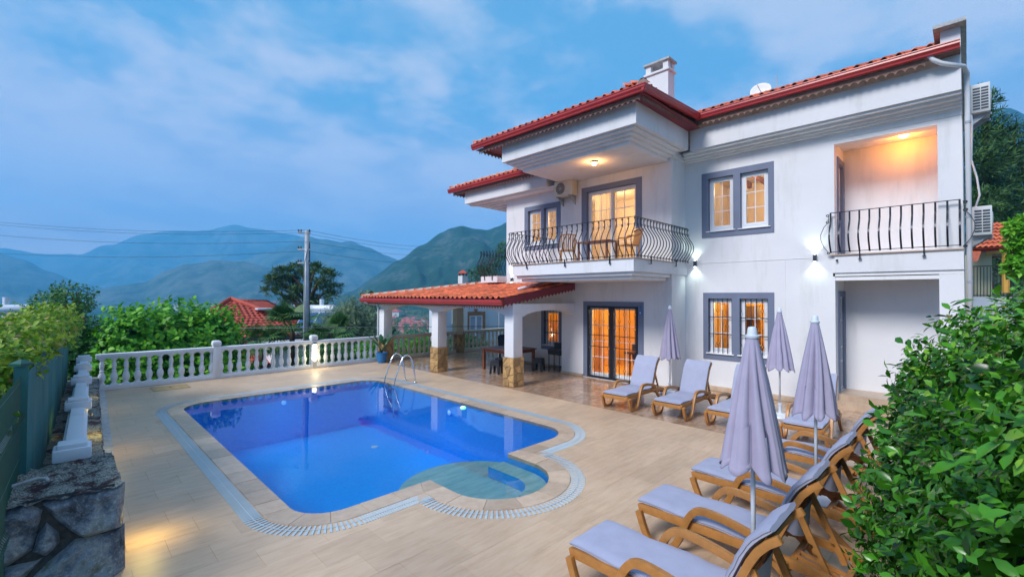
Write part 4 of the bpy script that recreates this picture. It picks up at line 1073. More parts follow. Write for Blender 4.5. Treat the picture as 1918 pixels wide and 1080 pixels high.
# ------------------------------------------------------------------ pergola
PC = (10.5, 13, 0)
perg = empty('pergola', 'open terrace canopy with red tiled roof on arched white columns with stone feet', 'pergola', PC)
def pb(mb, name, mats, parent=None, **k):
    mb.v = [(p[0]-PC[0], p[1]-PC[1], p[2]-PC[2]) for p in mb.v]; return mb.build(name, mats, parent or perg, **k)
rng = random.Random(11)
cols_ = [(9.18, 9.15), (9.16, 12.78), (9.12, 16.36), (12.92, 16.52)]
for i, (x, y) in enumerate(cols_):
    w = .43
    cc = bpy.data.objects.new('column', None); col.objects.link(cc); cc.parent = perg
    mb = MB(); mb.box(x+.03, x+w-.03, y+.03, y+w-.03, .83, 2.06 if i < 3 else 2.36); bevel(pb(mb, 'shaft', WHITE if i < 3 else CREAM, cc), .008)
    mb = MB(); mb.box(x+.012, x+w-.012, y+.012, y+w-.012, .002, .835); pb(mb, 'stone_core', STONEJ, cc)
    for face in 'xy':
        a = y if face == 'x' else x
        for poly, c in cells(a+.002, a+w-.002, .01, .828, 9, .014, rng, .10):
            s_ = stone_on(cc, poly, face, (x if face == 'x' else y)+.0125, .022, STONEC, C0=PC)
def arch_beam(face, base, th, u0, u1, ztop, zs, rise_, holes, name):
    poly = [(u0, ztop)]; poly += [(u0, zs)]
    for a, b_ in holes:
        poly.append((a, zs))
        for k in range(0, 15):
            t = k/14; e = 1-(2*t-1)**2; e = e**.62
            poly.append((a+(b_-a)*t, zs+rise_*e))
        poly.append((b_, zs))
    poly += [(u1, zs), (u1, ztop)]
    cl = [poly[0]]
    for p in poly[1:]:
        if abs(p[0]-cl[-1][0])+abs(p[1]-cl[-1][1]) > 1e-5: cl.append(p)
    mb = MB(); mb.prism(cl, face, base, base+th); return pb(mb, name, WHITE, fix=True)
arch_beam('x', 9.21, .37, 9.18, 16.78, 2.38, 2.055, .19, [(9.58, 12.80), (13.20, 16.38)], 'arched_beam')
arch_beam('y', 9.181, .36, 9.582, 12.095, 2.37, 2.0, .17, [(9.62, 12.03)], 'arched_beam')
arch_beam('y', 16.40, .35, 9.582, 13.3, 2.38, 2.055, .19, [(9.62, 12.92)], 'arched_beam')
mb = MB(); mb.box(12.96, 13.3, 12.46, 16.39, 2.2, 2.38); pb(mb, 'beam', CREAM)
PX0, PY0, PY1, PZ = 8.80, 9.18, 17.55, 2.52
PS = math.atan((3.03-2.52)/(12.1-8.8)); pw_ = (math.cos(PS), 0, math.sin(PS)); pr_ = math.tan(PS)
proof = bpy.data.objects.new('roof', None); col.objects.link(proof); proof.parent = perg
roof_plane(proof, (PX0-.03, PY0+.08, PZ), (0, 1, 0), pw_, 35, 11, keep=lambda a, b_: (a < PY1-PY0-b_-.0) and b_ < 3.37 or (b_ >= 3.3 and a > 3.25 and a < PY1-PY0-b_), single=lambda i, j: j < 9, C0=PC)
roof_plane(proof, (PX0+3.8, PY1, PZ), (-1, 0, 0), (0, -math.cos(PS), math.sin(PS)), 15, 8, keep=lambda a, b_: a < 3.8-b_, C0=PC)
ridge_tiles(proof, (PX0, PY1, PZ+.02), (12.75, PY1-3.95, PZ+.03+3.95*pr_), C0=PC, step=.36)
mb = MB(); mb.tube([(12.06, 9.3, 3.05), (12.06, 12.4, 3.07)], .06, 8); pb(mb, 'wall_flashing', MORT, proof)
gutter(perg, (PX0, PY0+.0, PZ-.02), (PX0, PY1+.05, PZ-.02), (-1, 0, 0), C0=PC)
valance(perg, (PX0+.05, PY0+.05, PZ-.13), (PX0+.05, PY1-.1, PZ-.13), .15, C0=PC, wv=.115)
valance(perg, (PX0+.02, PY0, PZ+.02), (12.09, PY0, PZ+.02+(12.09-PX0)*pr_), .26, C0=PC, wv=.16, outw=(0, 1, 0), m_=REDD)
mb = MB(); mb.add([(PX0+.02, PY0+.02, PZ-.16), (PX0+.02, PY1-.05, PZ-.16), (12.09, PY1-.05, PZ+.30), (12.09, PY0+.02, PZ+.30)], [(0, 1, 2, 3)]); pb(mb, 'ceiling_boards', CREAM, fix=False)
mb = MB(); mb.add([(PX0+.04, PY0+.04, PZ-.03), (PX0+.04, PY1-.05, PZ-.03), (12.74, PY1-4, PZ+3.94*pr_-.03), (12.74, 12.5, PZ+3.94*pr_-.03), (12.08, 12.5, PZ+3.28*pr_-.03), (12.08, PY0+.04, PZ+3.28*pr_-.03)], [(0, 1, 2, 3, 4, 5)]); pb(mb, 'roof_deck', MORT, proof, fix=False)
mb = MB(); mb.tube([(10.0, 9.75, PZ+.30), (11.9, 9.9, 3.16)], .045, 10); pb(mb, 'white_drain_pipe', PVC, proof, smooth=True)
mb = MB(); mb.tube([(8.78, 17.3, 2.36), (8.9, 17.2, 2.28), (9.1, 16.85, 2.24), (9.14, 16.84, 2.1), (9.14, 16.84, .1)], .04, 8); pb(mb, 'downpipe', PVC, smooth=True)

# ------------------------------------------------------------------ balustrades
BPROF = [(.062, .0), (.062, .035), (.045, .045), (.040, .07), (.055, .12), (.068, .18), (.066, .24), (.048, .30), (.034, .34), (.046, .355), (.046, .375), (.030, .39), (.040, .44), (.048, .50), (.042, .56), (.030, .62), (.040, .635), (.040, .65), (.055, .665), (.062, .672), (.062, .70)]
def bal_mesh(m_, h=.70):
    mb = MB(); mb.lathe([(r*1.2, z*h/.70) for r, z in BPROF], 12)
    mb.cbox((0, 0, .012), (.15, .15, .024)); mb.cbox((0, 0, h-.012), (.15, .15, .024)); me = mb.mesh('baluster', m_, smooth=True); me.set_sharp_from_angle(angle=math.radians(38)); return me
BALM = {id(BALW): bal_mesh(BALW), id(BALC): bal_mesh(BALC)}
def post_mb(w=.19, h=1.0, cap=True):
    mb = MB(); mb.cbox((0, 0, h/2), (w, w, h)); return mb
def balustrade(label, p0, p1, n, m_, posts=(), z=0.0, group=None, ztop=.0):
    """p0->p1 on plan; n balusters evenly; posts: list of fractions with a square post"""
    p0, p1 = Vector((*p0, z)), Vector((*p1, z)); d = p1-p0; L = d.length; ang = math.atan2(d.y, d.x)
    t = empty('balustrade', label, 'balustrade', tuple(p0), ang, group)
    bevel(MB().box(0, L, -.095, .095, .0, .13).build('plinth', m_, t), .012)
    bevel(MB().box(0, L, -.09, .09, .87, .905).build('rail', m_, t), .008); bevel(MB().box(-.0, L, -.105, .105, .906, .99).build('rail', m_, t), .018)
    for k in range(n):
        x = L*(k+.5)/n
        if any(abs(x-f*L) < .12 for f in posts): continue
        o = link('baluster', BALM[id(m_)], t, (x, 0, .13)); o.scale = (1, 1, .74/.70); o.rotation_euler = (0, 0, random.uniform(-.03, .03))
    for f in posts:
        p = bpy.data.objects.new('post', None); col.objects.link(p); p.parent = t; p.location = (f*L, 0, 0)
        bevel(MB().cbox((0, 0, .5), (.20, .215, 1.0)).build('shaft', m_, p), .012)
        mb = MB(); mb.lathe([(.10, 1.0), (.125, 1.01), (.145, 1.04), (.15, 1.08), (.145, 1.12), (.12, 1.155), (.08, 1.165)], 4); o = mb.build('cap', m_, p); o.rotation_euler = (0, 0, PI/4); o.data.transform(Matrix.Scale(1.12, 4)); o.data.transform(Matrix.Translation((0, 0, -.12))); bevel(o, .018)
    return t
balustrade('long white balustrade with two capped posts along the far edge of the terrace', (.72, 16.66), (9.1, 16.62), 33, BALW, posts=(.333, .690), group='balustrades round the terrace')
balustrade('cream balustrade under the canopy between its far corner column and rear column', (9.56, 16.60), (12.9, 16.66), 13, BALC, group='balustrades round the terrace')
balustrade('cream balustrade running on behind the rear column towards the neighbouring house', (13.36, 16.66), (16.2, 16.70), 11, BALC, group='balustrades round the terrace')

# low rubble wall on the left with a white balustrade on it
lw = empty('rubble_wall', 'low rough grey stone wall along the left edge of the paving', 'wall', (0.3, 10, 0))
rngs = np.random.RandomState(3)
ROCK = None
m, nt, b = nmat('grey_blue_rock')
n_a = noise_tex(nt, 3.0, 9, 0.72, coord='World'); n_b = noise_tex(nt, 34, 8, 0.8, coord='World'); vo = N(nt, 'ShaderNodeTexVoronoi'); vo.inputs['Scale'].default_value = 38
gg = N(nt, 'ShaderNodeNewGeometry'); nt.links.new(gg.outputs['Position'], vo.inputs['Vector'])
base = ramp(nt, n_a.outputs['Fac'], [(0.36, (.05, .065, .09)), (0.48, (.14, .17, .21)), (0.56, (.30, .34, .36)), (0.66, (.15, .17, .12))])
fl = ramp(nt, n_b.outputs['Fac'], [(0.52, (0, 0, 0)), (0.62, (.22, .24, .23))])
mm = N(nt, 'ShaderNodeMixRGB', blend_type='ADD'); mm.inputs[0].default_value = 0.8; nt.links.new(base, mm.inputs[1]); nt.links.new(fl, mm.inputs[2])
nt.links.new(mm.outputs[0], b.inputs['Base Color']); b.inputs['Roughness'].default_value = 0.62
bp = N(nt, 'ShaderNodeBump'); bp.inputs['Strength'].default_value = 0.9; bp.inputs['Distance'].default_value = .02
ad = N(nt, 'ShaderNodeMath', operation='ADD'); nt.links.new(n_b.outputs['Fac'], ad.inputs[0]); nt.links.new(n_a.outputs['Fac'], ad.inputs[1]); nt.links.new(ad.outputs[0], bp.inputs['Height']); nt.links.new(bp.outputs[0], b.inputs['Normal']); ROCK = m
m, nt, b = nmat('lichened_mortar')
n_a = noise_tex(nt, 5.0, 9, 0.75, coord='World'); n_b = noise_tex(nt, 60, 5, 0.75, coord='World'); n_c = noise_tex(nt, 3.2, 7, 0.7, coord='World', stretch=(1, 1.4, 1))
c1 = ramp(nt, n_b.outputs['Fac'], [(0.38, (.05, .055, .05)), (0.50, (.30, .32, .29)), (0.62, (.55, .57, .52))])
mk = ramp(nt, n_c.outputs['Fac'], [(0.50, (1, 1, 1)), (0.58, (0.0, 0.0, 0.0))])
mos = N(nt, 'ShaderNodeMixRGB'); nt.links.new(mk, mos.inputs[0]); mos.inputs[1].default_value = (.085, .045, .05, 1); nt.links.new(c1, mos.inputs[2])
nt.links.new(mos.outputs[0], b.inputs['Base Color']); b.inputs['Roughness'].default_value = 0.95
bp = N(nt, 'ShaderNodeBump'); bp.inputs['Strength'].default_value = 1.0; bp.inputs['Distance'].default_value = .03
ad = N(nt, 'ShaderNodeMath', operation='ADD'); nt.links.new(n_b.outputs['Fac'], ad.inputs[0]); nt.links.new(n_a.outputs['Fac'], ad.inputs[1]); nt.links.new(ad.outputs[0], bp.inputs['Height']); nt.links.new(bp.outputs[0], b.inputs['Normal']); LICH = m
def rough_grid(name, m_, par, fn, nu, nv, amp, fr, C0, closed=False):
    vs = []; fs = []
    for i in range(nu+1):
        for j in range(nv+1):
            p, nr = fn(i/nu, j/nv); p = Vector(p); nr = Vector(nr)
            d = mnoise.fractal(p*fr, 0.8, 2.2, 5)*amp
            p = p+nr*d; vs.append((p.x-C0[0], p.y-C0[1], p.z-C0[2]))
    for i in range(nu):
        for j in range(nv):
            a = i*(nv+1)+j; fs.append((a, a+nv+1, a+nv+2, a+1))
    return MB().add(vs, fs).build(name, m_, par, smooth=True)
def wr(y): return .145+.0377*y      # right face of the low wall
LWC = (.3, 10, 0)
rough_grid('top', LICH, lw, lambda u, v: ((wr(6.9+9.9*v)-.62+.62*u, 6.9+9.9*v, .35), (0, 0, 1)), 10, 160, .035, 5, LWC)
rough_grid('face', ROCK, lw, lambda u, v: ((wr(6.9+9.9*v)+.0, 6.9+9.9*v, .36-.37*u), (1, 0, 0)), 10, 160, .03, 5, LWC)
rough_grid('mortar_footing', CONC, lw, lambda u, v: ((wr(6.9+9.9*v)+.0+.15*u, 6.9+9.9*v, .045-.038*u), (.5, 0, .8)), 6, 160, .012, 5, LWC)
def blx(y): return wr(y)-.16
bt = empty('balustrade', 'white balustrade seen end on, on the low stone wall beside the green fence', 'balustrade', (blx(6.9)-.12, 6.92, .33), math.atan2(1, .0377), 'balustrades round the terrace')
L = 9.6
bevel(MB().box(0, L, -.09, .09, .0, .10).build('plinth', BALW, bt), .012)
bevel(MB().box(0, L, -.11, .11, .42, .46).build('rail', BALW, bt), .008); bevel(MB().box(0, L, -.08, .08, .46, .54).build('rail', BALW, bt), .02)
for k in range(38):
    o = link('baluster', BALM[id(BALW)], bt, (.2+L*k/38, 0, .10)); o.scale = (1, 1, .32/.70)
for k, x in enumerate((.0, 2.9, 5.6, 7.7, 9.55)):
    p = bpy.data.objects.new('post', None); col.objects.link(p); p.parent = bt; p.location = (x, 0, 0)
    bevel(MB().cbox((0, 0, .26), (.20, .20, .52)).build('shaft', BALW, p), .012)
    bevel(MB().cbox((0, 0, .56), (.31, .31, .13)).build('cap', BALW, p), .025); bevel(MB().cbox((0, 0, .645), (.24, .24, .05)).build('cap_top', BALW, p), .015)

# foreground stone pier
pier = empty('stone_pier', 'rough grey boulder pier with a lichen covered top in the near left corner', 'wall', (-.2, 6.2, 0))
BC = (-.2, 6.2, 0); BX0, BX1, BY0, BY1, BZ = -1.6, .455, 5.62, 6.85, .84
rough_grid('top', LICH, pier, lambda u, v: ((BX0+(BX1-.01-BX0)*u, BY0+.03+(BY1-BY0-.03)*v, BZ-.02), (0, 0, 1)), 150, 90, .055, 4.5, BC)
rough_grid('core', PIERJ, pier, lambda u, v: ((BX0+(BX1-.06-BX0)*u, BY0+.085, -.3+(BZ+.29)*v), (0, -1, 0)), 60, 40, .03, 6, BC)
rough_grid('right_face', ROCK, pier, lambda u, v: ((BX1-.02, BY0+.05+(BY1-BY0-.05)*u, -.02+BZ*v), (1, 0, 0)), 40, 40, .03, 5, BC)
rs = random.Random(5)
def boulder(poly, base, th):
    """a bulging stone filling a polygon of the pier face, towards -y"""
    n_ = len(poly); c = Vector((sum(p[0] for p in poly)/n_, sum(p[1] for p in poly)/n_)); K = 9; S = 5
    ringp = []
    per = []
    for i in range(n_):
        a, b_ = Vector(poly[i]), Vector(poly[(i+1) % n_]); m_ = max(2, int((b_-a).length/.035))
        for k in range(m_): per.append(a.lerp(b_, k/m_))
    P_ = len(per); vs = []; seed = rs.uniform(0, 50)
    for s_ in range(K+1):
        t = s_/K
        for q in per:
            r_ = 1-t; xx = c+(q-c)*r_
            h = th*(1-(1-min(1, t*2.6))**2.2) if t < .385 else th
            d = mnoise.fractal(Vector((xx.x*4+seed, xx.y*4, seed)), .8, 2.1, 6)
            vs.append((xx.x, base-h-d*.045*min(1, t*4)-(.02*math.floor(d*4)/4)*min(1, t*3), xx.y))
    fs = []
    for s_ in range(K):
        for k in range(P_):
            a, b_ = s_*P_+k, s_*P_+(k+1) % P_; fs.append((a, b_, b_+P_, a+P_))
    vs = [(v[0]-BC[0], v[1]-BC[1], v[2]-BC[2]) for v in vs]
    return MB().add(vs, fs).build('boulder', ROCK, pier, smooth=True, angle=40)
defs = [[(-1.6, .10), (-.72, .05), (-.60, .30), (-.52, .62), (-1.0, .70), (-1.6, .60)], [(-.50, .40), (-.46, .70), (-.19, .80), (-.09, .72), (-.14, .42), (-.30, .33)],
        [(-.07, .78), (.45, .80), (.44, .42), (.20, .40), (.10, .50), (.03, .60)], [(-.13, .40), (-.10, .52), (-.05, .60), (.02, .50), (.03, .42), (-.05, .34)],
        [(.13, .38), (.44, .40), (.455, -.25), (-.42, -.25), (-.3, .02), (-.02, .26)], [(-.58, .26), (-.30, .30), (-.1, .30), (-.3, .05), (-.46, -.25), (-1.2, -.25), (-.75, 0)], [(-1.6, -.25), (-1.22, -.25), (-.78, .02), (-1.6, .08)]]
for d in defs:
    c_ = (sum(p[0] for p in d)/len(d), sum(p[1] for p in d)/len(d)); boulder([(c_[0]+(p[0]-c_[0])*1.085, c_[1]+(p[1]-c_[1])*1.085) for p in d], BY0+.09, .10)
o = MB().tube([(-.62, 5.95, .90), (-.35, 6.02, .885), (-.12, 6.10, .90), (-.06, 6.08, .89), (-.05, 6.03, .875)], .016, 8).build('bent_pipe', MATS['pale_concrete'], None, smooth=True)
tag(o, 'short bent pale pipe lying on top of the stone pier', 'pipe')

# ------------------------------------------------------------------ green mesh fence with privacy net
def fx_(y): return -.505+.0377*y
fen = empty('mesh_fence', 'green wire mesh fence wrapped in dark green privacy net on the left', 'fence', (-.3, 7, 0))
FC = (-.3, 7, 0)
def fb(mb, name, mats, **k):
    mb.v = [(p[0]-FC[0], p[1]-FC[1], p[2]-FC[2]) for p in mb.v]; return mb.build(name, mats, fen, **k)
for i, (y, h) in enumerate(((6.6, 1.90), (9.1, 1.98), (11.6, 2.06), (14.1, 2.14), (16.6, 2.25))):
    x = fx_(y)
    mb = MB(); mb.cbox((x, y, h/2-.2), (.10, .10, h+.4)); fb(mb, 'post', NET if i == 0 else GREENM)
    mb = MB(); mb.lathe([(.085, 0), (.085, .025), (.02, .06)], 4, (x, y, h)); fb(mb, 'post_cap', MATS['green_coated_wire'])
nv_ = 220; vs = []; fs = []; rows_ = 10
for i in range(nv_+1):
    y = 6.63+10.0*i/nv_; h = 1.84+.033*(y-6.6)
    sag = .02*math.sin((y-6.6)/2.5*PI)**2
    for j in range(rows_+1):
        t = j/rows_; z = .15+(h-sag-.15)*t
        x = fx_(y)+.055+.018*math.sin(y*9+math.sin(y*3)*2)*(.4+.6*math.sin(PI*t))+.012*mnoise.noise(Vector((y*3, z*1.5, 0)))
        vs.append((x, y, z))
for i in range(nv_):
    for j in range(rows_):
        a = i*(rows_+1)+j; fs.append((a, a+rows_+1, a+rows_+2, a+1))
mb = MB(); mb.add(vs, fs, 0, 0); fb(mb, 'privacy_net', NET, smooth=True)
mb = MB(); vs = [(fx_(6.6)+.02, 6.52, 1.72), (fx_(6.6)+.15, 6.60, 1.74), (fx_(6.6)+.12, 6.63, 1.2), (fx_(6.6)+.15, 6.6, .5), (fx_(6.6)+.01, 6.54, .7), (fx_(6.6)-.03, 6.53, 1.3)]
# near panel: vertical wires, folded at the top and middle, one part per wire
wire = MB(); pts = [(0, 0, -.3), (0, 0, .55), (.035, 0, .61), (0, 0, .67), (0, 0, 1.35), (.035, 0, 1.41), (0, 0, 1.47), (0, 0, 1.80)]
wire.tube(pts, .0035, 4); wire = wire.mesh('wire', GREENM)
for k in range(34):
    y = 6.55-.05*k; link('wire', wire, fen, (fx_(y)-FC[0], y-FC[1], 0))
for z in (.3, .66, 1.0, 1.46, 1.74):
    mb = MB(); mb.tube([(fx_(6.6), 6.6, z), (fx_(4.8), 4.8, z)], .004, 4); fb(mb, 'cross_wire', GREENM)

# ------------------------------------------------------------------ sun loungers (local: x from foot to head, y across)
def poly_tube(pts, w, h, sub=3):
    """smoothed side-profile path with rectangular section; pts (x,z)"""
    P = [Vector((p[0], 0, p[1])) for p in pts]
    for _ in range(2):
        Q = [P[0]]
        for a, b_ in zip(P, P[1:]): Q += [a.lerp(b_, .25), a.lerp(b_, .75)]
        Q.append(P[-1]); P = Q
    return P
def bar_side(mb, pts, y, w, h, smooth=True):
    P = poly_tube(pts, w, h) if smooth else [Vector((p[0], 0, p[1])) for p in pts]
    vs = []; n_ = len(P)
    for i in range(n_):
        t = (P[min(i+1, n_-1)]-P[max(i-1, 0)]).normalized(); nr = Vector((-t.z, 0, t.x))
        for sy, sn in ((-1, -1), (1, -1), (1, 1), (-1, 1)): vs.append((P[i].x+nr.x*sn*h/2, y+sy*w/2, P[i].z+nr.z*sn*h/2))
    fs = [(i*4+k, i*4+(k+1) % 4, (i+1)*4+(k+1) % 4, (i+1)*4+k) for i in range(n_-1) for k in range(4)]+[(3, 2, 1, 0), tuple(range((n_-1)*4, n_*4))]
    mb.add(vs, fs); return mb
HX, TH = 1.24, math.radians(67)      # hinge and backrest angle
HZ = .33
def back_pt(s, off=0.0):
    """point along the backrest at distance s, offset forward; the headrest curls back"""
    if s < .55: x = HX+s*math.cos(TH); z = HZ+s*math.sin(TH); th = TH
    else:
        e = s-.55; th = TH-e*1.9; x = HX+.55*math.cos(TH)+e*math.cos(TH-e*.95); z = HZ+.55*math.sin(TH)+e*math.sin(TH-e*.95)
    return x-math.sin(th)*off, z+math.cos(th)*off
def make_lounger():
    r_ = empty('sun_lounger', 'x', 'sun lounger')
    for s in (-1, 1):
        y = s*.30
        mb = MB(); bar_side(mb, [(0.0, .315), (.04, .325), (.3, .325), (1.2, .325), (1.62, .315), (1.80, .27), (1.84, .24)], y, .045, .08); bevel(mb.build('side_rail', WOODP, r_), .008, 2)
        mb = MB(); bar_side(mb, [(.02, .30), (.07, .16), (.13, .035), (.24, .012), (.38, .03), (.46, .14), (.52, .30), (.58, .44), (.66, .52), (.80, .525), (1.0, .50), (1.22, .45), (1.32, .41)], s*.345, .052, .066); bevel(mb.build('armrest_leg', WOODP, r_), .012, 2)
        mb = MB(); bar_side(mb, [(1.28, .34), (1.40, .24), (1.55, .10), (1.66, .01)], s*.345, .05, .06); bevel(mb.build('leg', WOODP, r_), .012, 2)
        mb = MB(); bar_side(mb, [(1.16, .34), (1.32, .36), (1.42, .30)], s*.345, .05, .06); bevel(mb.build('arm_bracket', WOODP, r_), .012, 2)
        # backrest side stile
        mb = MB(); bar_side(mb, [back_pt(k*.10-.04, -.03) for k in range(10)], s*.275, .045, .055, False); bevel(mb.build('back_stile', WOODP, r_), .010, 2)
        # prop strut with notches
        mb = MB(); bx_, bz_ = back_pt(.50, -.05); prof = [(bx_-.02, bz_-.02), (bx_+.03, bz_+.02)]
        ex, ez = 1.74, .21; d = Vector((ex-bx_, ez-bz_)).normalized(); nn_ = Vector((-d.y, d.x)); Ls = math.hypot(ex-bx_, ez-bz_)
        up_ = [Vector((bx_, bz_))+d*(Ls*t)+nn_*.024 for t in (0, .3, .6, 1)]; lo_ = []
        for t in (1, .85): lo_.append(Vector((bx_, bz_))+d*(Ls*t)-nn_*.026)
        for q in range(3):
            t0 = .78-q*.13
            lo_ += [Vector((bx_, bz_))+d*(Ls*t0)-nn_*.03, Vector((bx_, bz_))+d*(Ls*(t0-.03))-nn_*.006, Vector((bx_, bz_))+d*(Ls*(t0-.06))-nn_*.008, Vector((bx_, bz_))+d*(Ls*(t0-.09))-nn_*.03]
        lo_.append(Vector((bx_, bz_))-nn_*.024)
        mb.prism([tuple(p) for p in up_+lo_], 'y', s*.235-.014, s*.235+.014); mb.build('prop_strut', WOODP, r_)
    bevel(MB().cbox((.02, 0, .30), (.06, .60, .085)).build('front_rail', WOODP, r_), .02, 2)
    bevel(MB().cbox((1.82, 0, .235), (.05, .62, .09)).build('rear_rail', WOODP, r_), .015, 2)
    bevel(MB().cbox((1.42, 0, .26), (.05, .56, .045)).build('cross_bar', WOODP, r_), .01, 2)
    for y in (-.05, .05): 
        mb = MB(); bar_side(mb, [(1.42, .275), (1.82, .20)], y, .035, .025, False); mb.build('rear_slat', WOODP, r_)
    for k in range(9):
        bevel(MB().cbox((.10+k*.13, 0, .33), (.09, .56, .02)).build('seat_slat', WOODP, r_), .006, 1)
    for k in range(7):
        x, z = back_pt(.06+k*.115, -.03); o = MB().cbox((0, 0, 0), (.018, .53, .07)).build('back_slat', WOODP, r_); o.location = (x, 0, z); o.rotation_euler = (0, PI/2-TH+(.25 if k > 4 else 0), 0)
    # cushions: padded sheets following a path
    def cushion(path, hw, th, name):
        n_ = len(path); m_ = 11; vs = []; fs = []
        P = [Vector((p[0], 0, p[1])) for p in path]
        for i in range(n_):
            t = (P[min(i+1, n_-1)]-P[max(i-1, 0)]).normalized(); nr = Vector((-t.z, 0, t.x))
            if nr.dot(Vector((-.3, 0, 1))) < 0: nr = -nr
            ei = min(i, n_-1-i)/(n_-1)
            for side in (0, 1):
                for j in range(m_):
                    u = j/(m_-1)*2-1; ej = 1-abs(u)
                    puff = min(1, (ej*6+.25))**.5*min(1, ei*14+.35)**.5
                    hgt = th/2+(th/2)*puff*(1 if side else -1)*1.0
                    wob = .004*math.sin(i*2.1+j*1.3)*(1 if side else 0)
                    vs.append((P[i].x+nr.x*(hgt+wob), u*hw, P[i].z+nr.z*(hgt+wob)))
        R2 = 2*m_
        for i in range(n_-1):
            for j in range(m_-1):
                a = i*R2+j; fs += [(a+m_, a+m_+1, a+m_+1+R2, a+m_+R2), (a, a+R2, a+R2+1, a+1)]
            a = i*R2; fs += [(a, a+m_, a+m_+R2, a+R2), (a+m_-1, a+m_-1+R2, a+2*m_-1+R2, a+2*m_-1)]
        for i in (0, n_-1):
            for j in range(m_-1):
                a = i*R2+j; fs.append((a, a+1, a+m_+1, a+m_) if i == 0 else (a, a+m_, a+m_+1, a+1))
        o = MB().add(vs, fs).build(name, CUSH, r_, smooth=True, angle=55)
        return o, vs, m_, R2, n_
    sp = [(k/14*1.27-.015, .350+.008*math.sin(k*.9)) for k in range(15)]
    so, vs, m_, R2, n_ = cushion(sp, .295, .062, 'seat_cushion')
    for jj in (0, m_-1):
        MB().tube([(vs[i*R2+jj+m_][0], vs[i*R2+jj][1]*1.012, (vs[i*R2+jj+m_][2]*.7+vs[i*R2+jj][2]*.3)) for i in range(n_)], .006, 5).build('piping', CUSHP, so, smooth=True)
    bp_ = [back_pt(.05+k*.79/16, .0) for k in range(17)]
    bo, vs, m_, R2, n_ = cushion(bp_, .285, .062, 'back_cushion')
    for jj in (0, m_-1):
        MB().tube([(vs[i*R2+jj+m_][0]*.7+vs[i*R2+jj][0]*.3, vs[i*R2+jj][1]*1.012, (vs[i*R2+jj+m_][2]*.7+vs[i*R2+jj][2]*.3)) for i in range(n_)], .006, 5).build('piping', CUSHP, bo, smooth=True)
    # strap flap sagging behind the backrest
    vs = []; fs = []; K = 10
    for i in range(K+1):
        u = i/K*2-1
        for j in range(5):
            t = j/4; s_ = .50-.20*t; sag = (1-u*u)**.8
            x, z = back_pt(s_-.12*sag*t, -.0); x2, z2 = back_pt(s_-.02, -.06-.11*sag*(.25+t*.75))
            vs.append((x2 if abs(u) < .999 else x, u*.292, z2-.03*sag*t if abs(u) < .999 else z))
    for i in range(K):
        for j in range(4): a = i*5+j; fs.append((a, a+5, a+6, a+1))
    MB().add(vs, fs).build('strap_flap', CUSH, bo, smooth=True, fix=False)
    return r_
LG = 'sun loungers round the pool'
L0 = make_lounger()
spots = [  # x, y of foot centre, heading of the head end, label
    (3.58, 2.53, -PI/2, 'nearest sun lounger at the bottom edge, only its cushion and curled headrest showing'),
    (4.80, 2.54, -PI/2, 'second nearest sun lounger, right beside the pole of the largest umbrella'),
    (6.10, 2.52, -PI/2, 'third sun lounger from the front, foot end behind the largest umbrella hem'),
    (7.75, 2.50, -PI/2, 'sun lounger half hidden by the largest umbrella, farthest of the four by the hedge'),
    (9.03, 5.72, .02, 'sun lounger in front of the terrace door, nearest to the canopy'),
    (9.16, 4.52, .01, 'sun lounger between the corner of the wing and the barred double window'),
    (9.22, 3.40, .0, 'sun lounger under the barred window, mostly hidden behind the largest umbrella'),
    (9.20, 2.06, .02, 'sun lounger before the entrance step, with a closed umbrella over its back')]
for i, (x, y, a, lb) in enumerate(spots):
    o = L0 if i == 0 else copy_tree(L0)
    o.location = (x, y, 0); o.rotation_euler = (0, 0, a+random.uniform(-.012, .012)); tag(o, lb, 'sun lounger', LG)
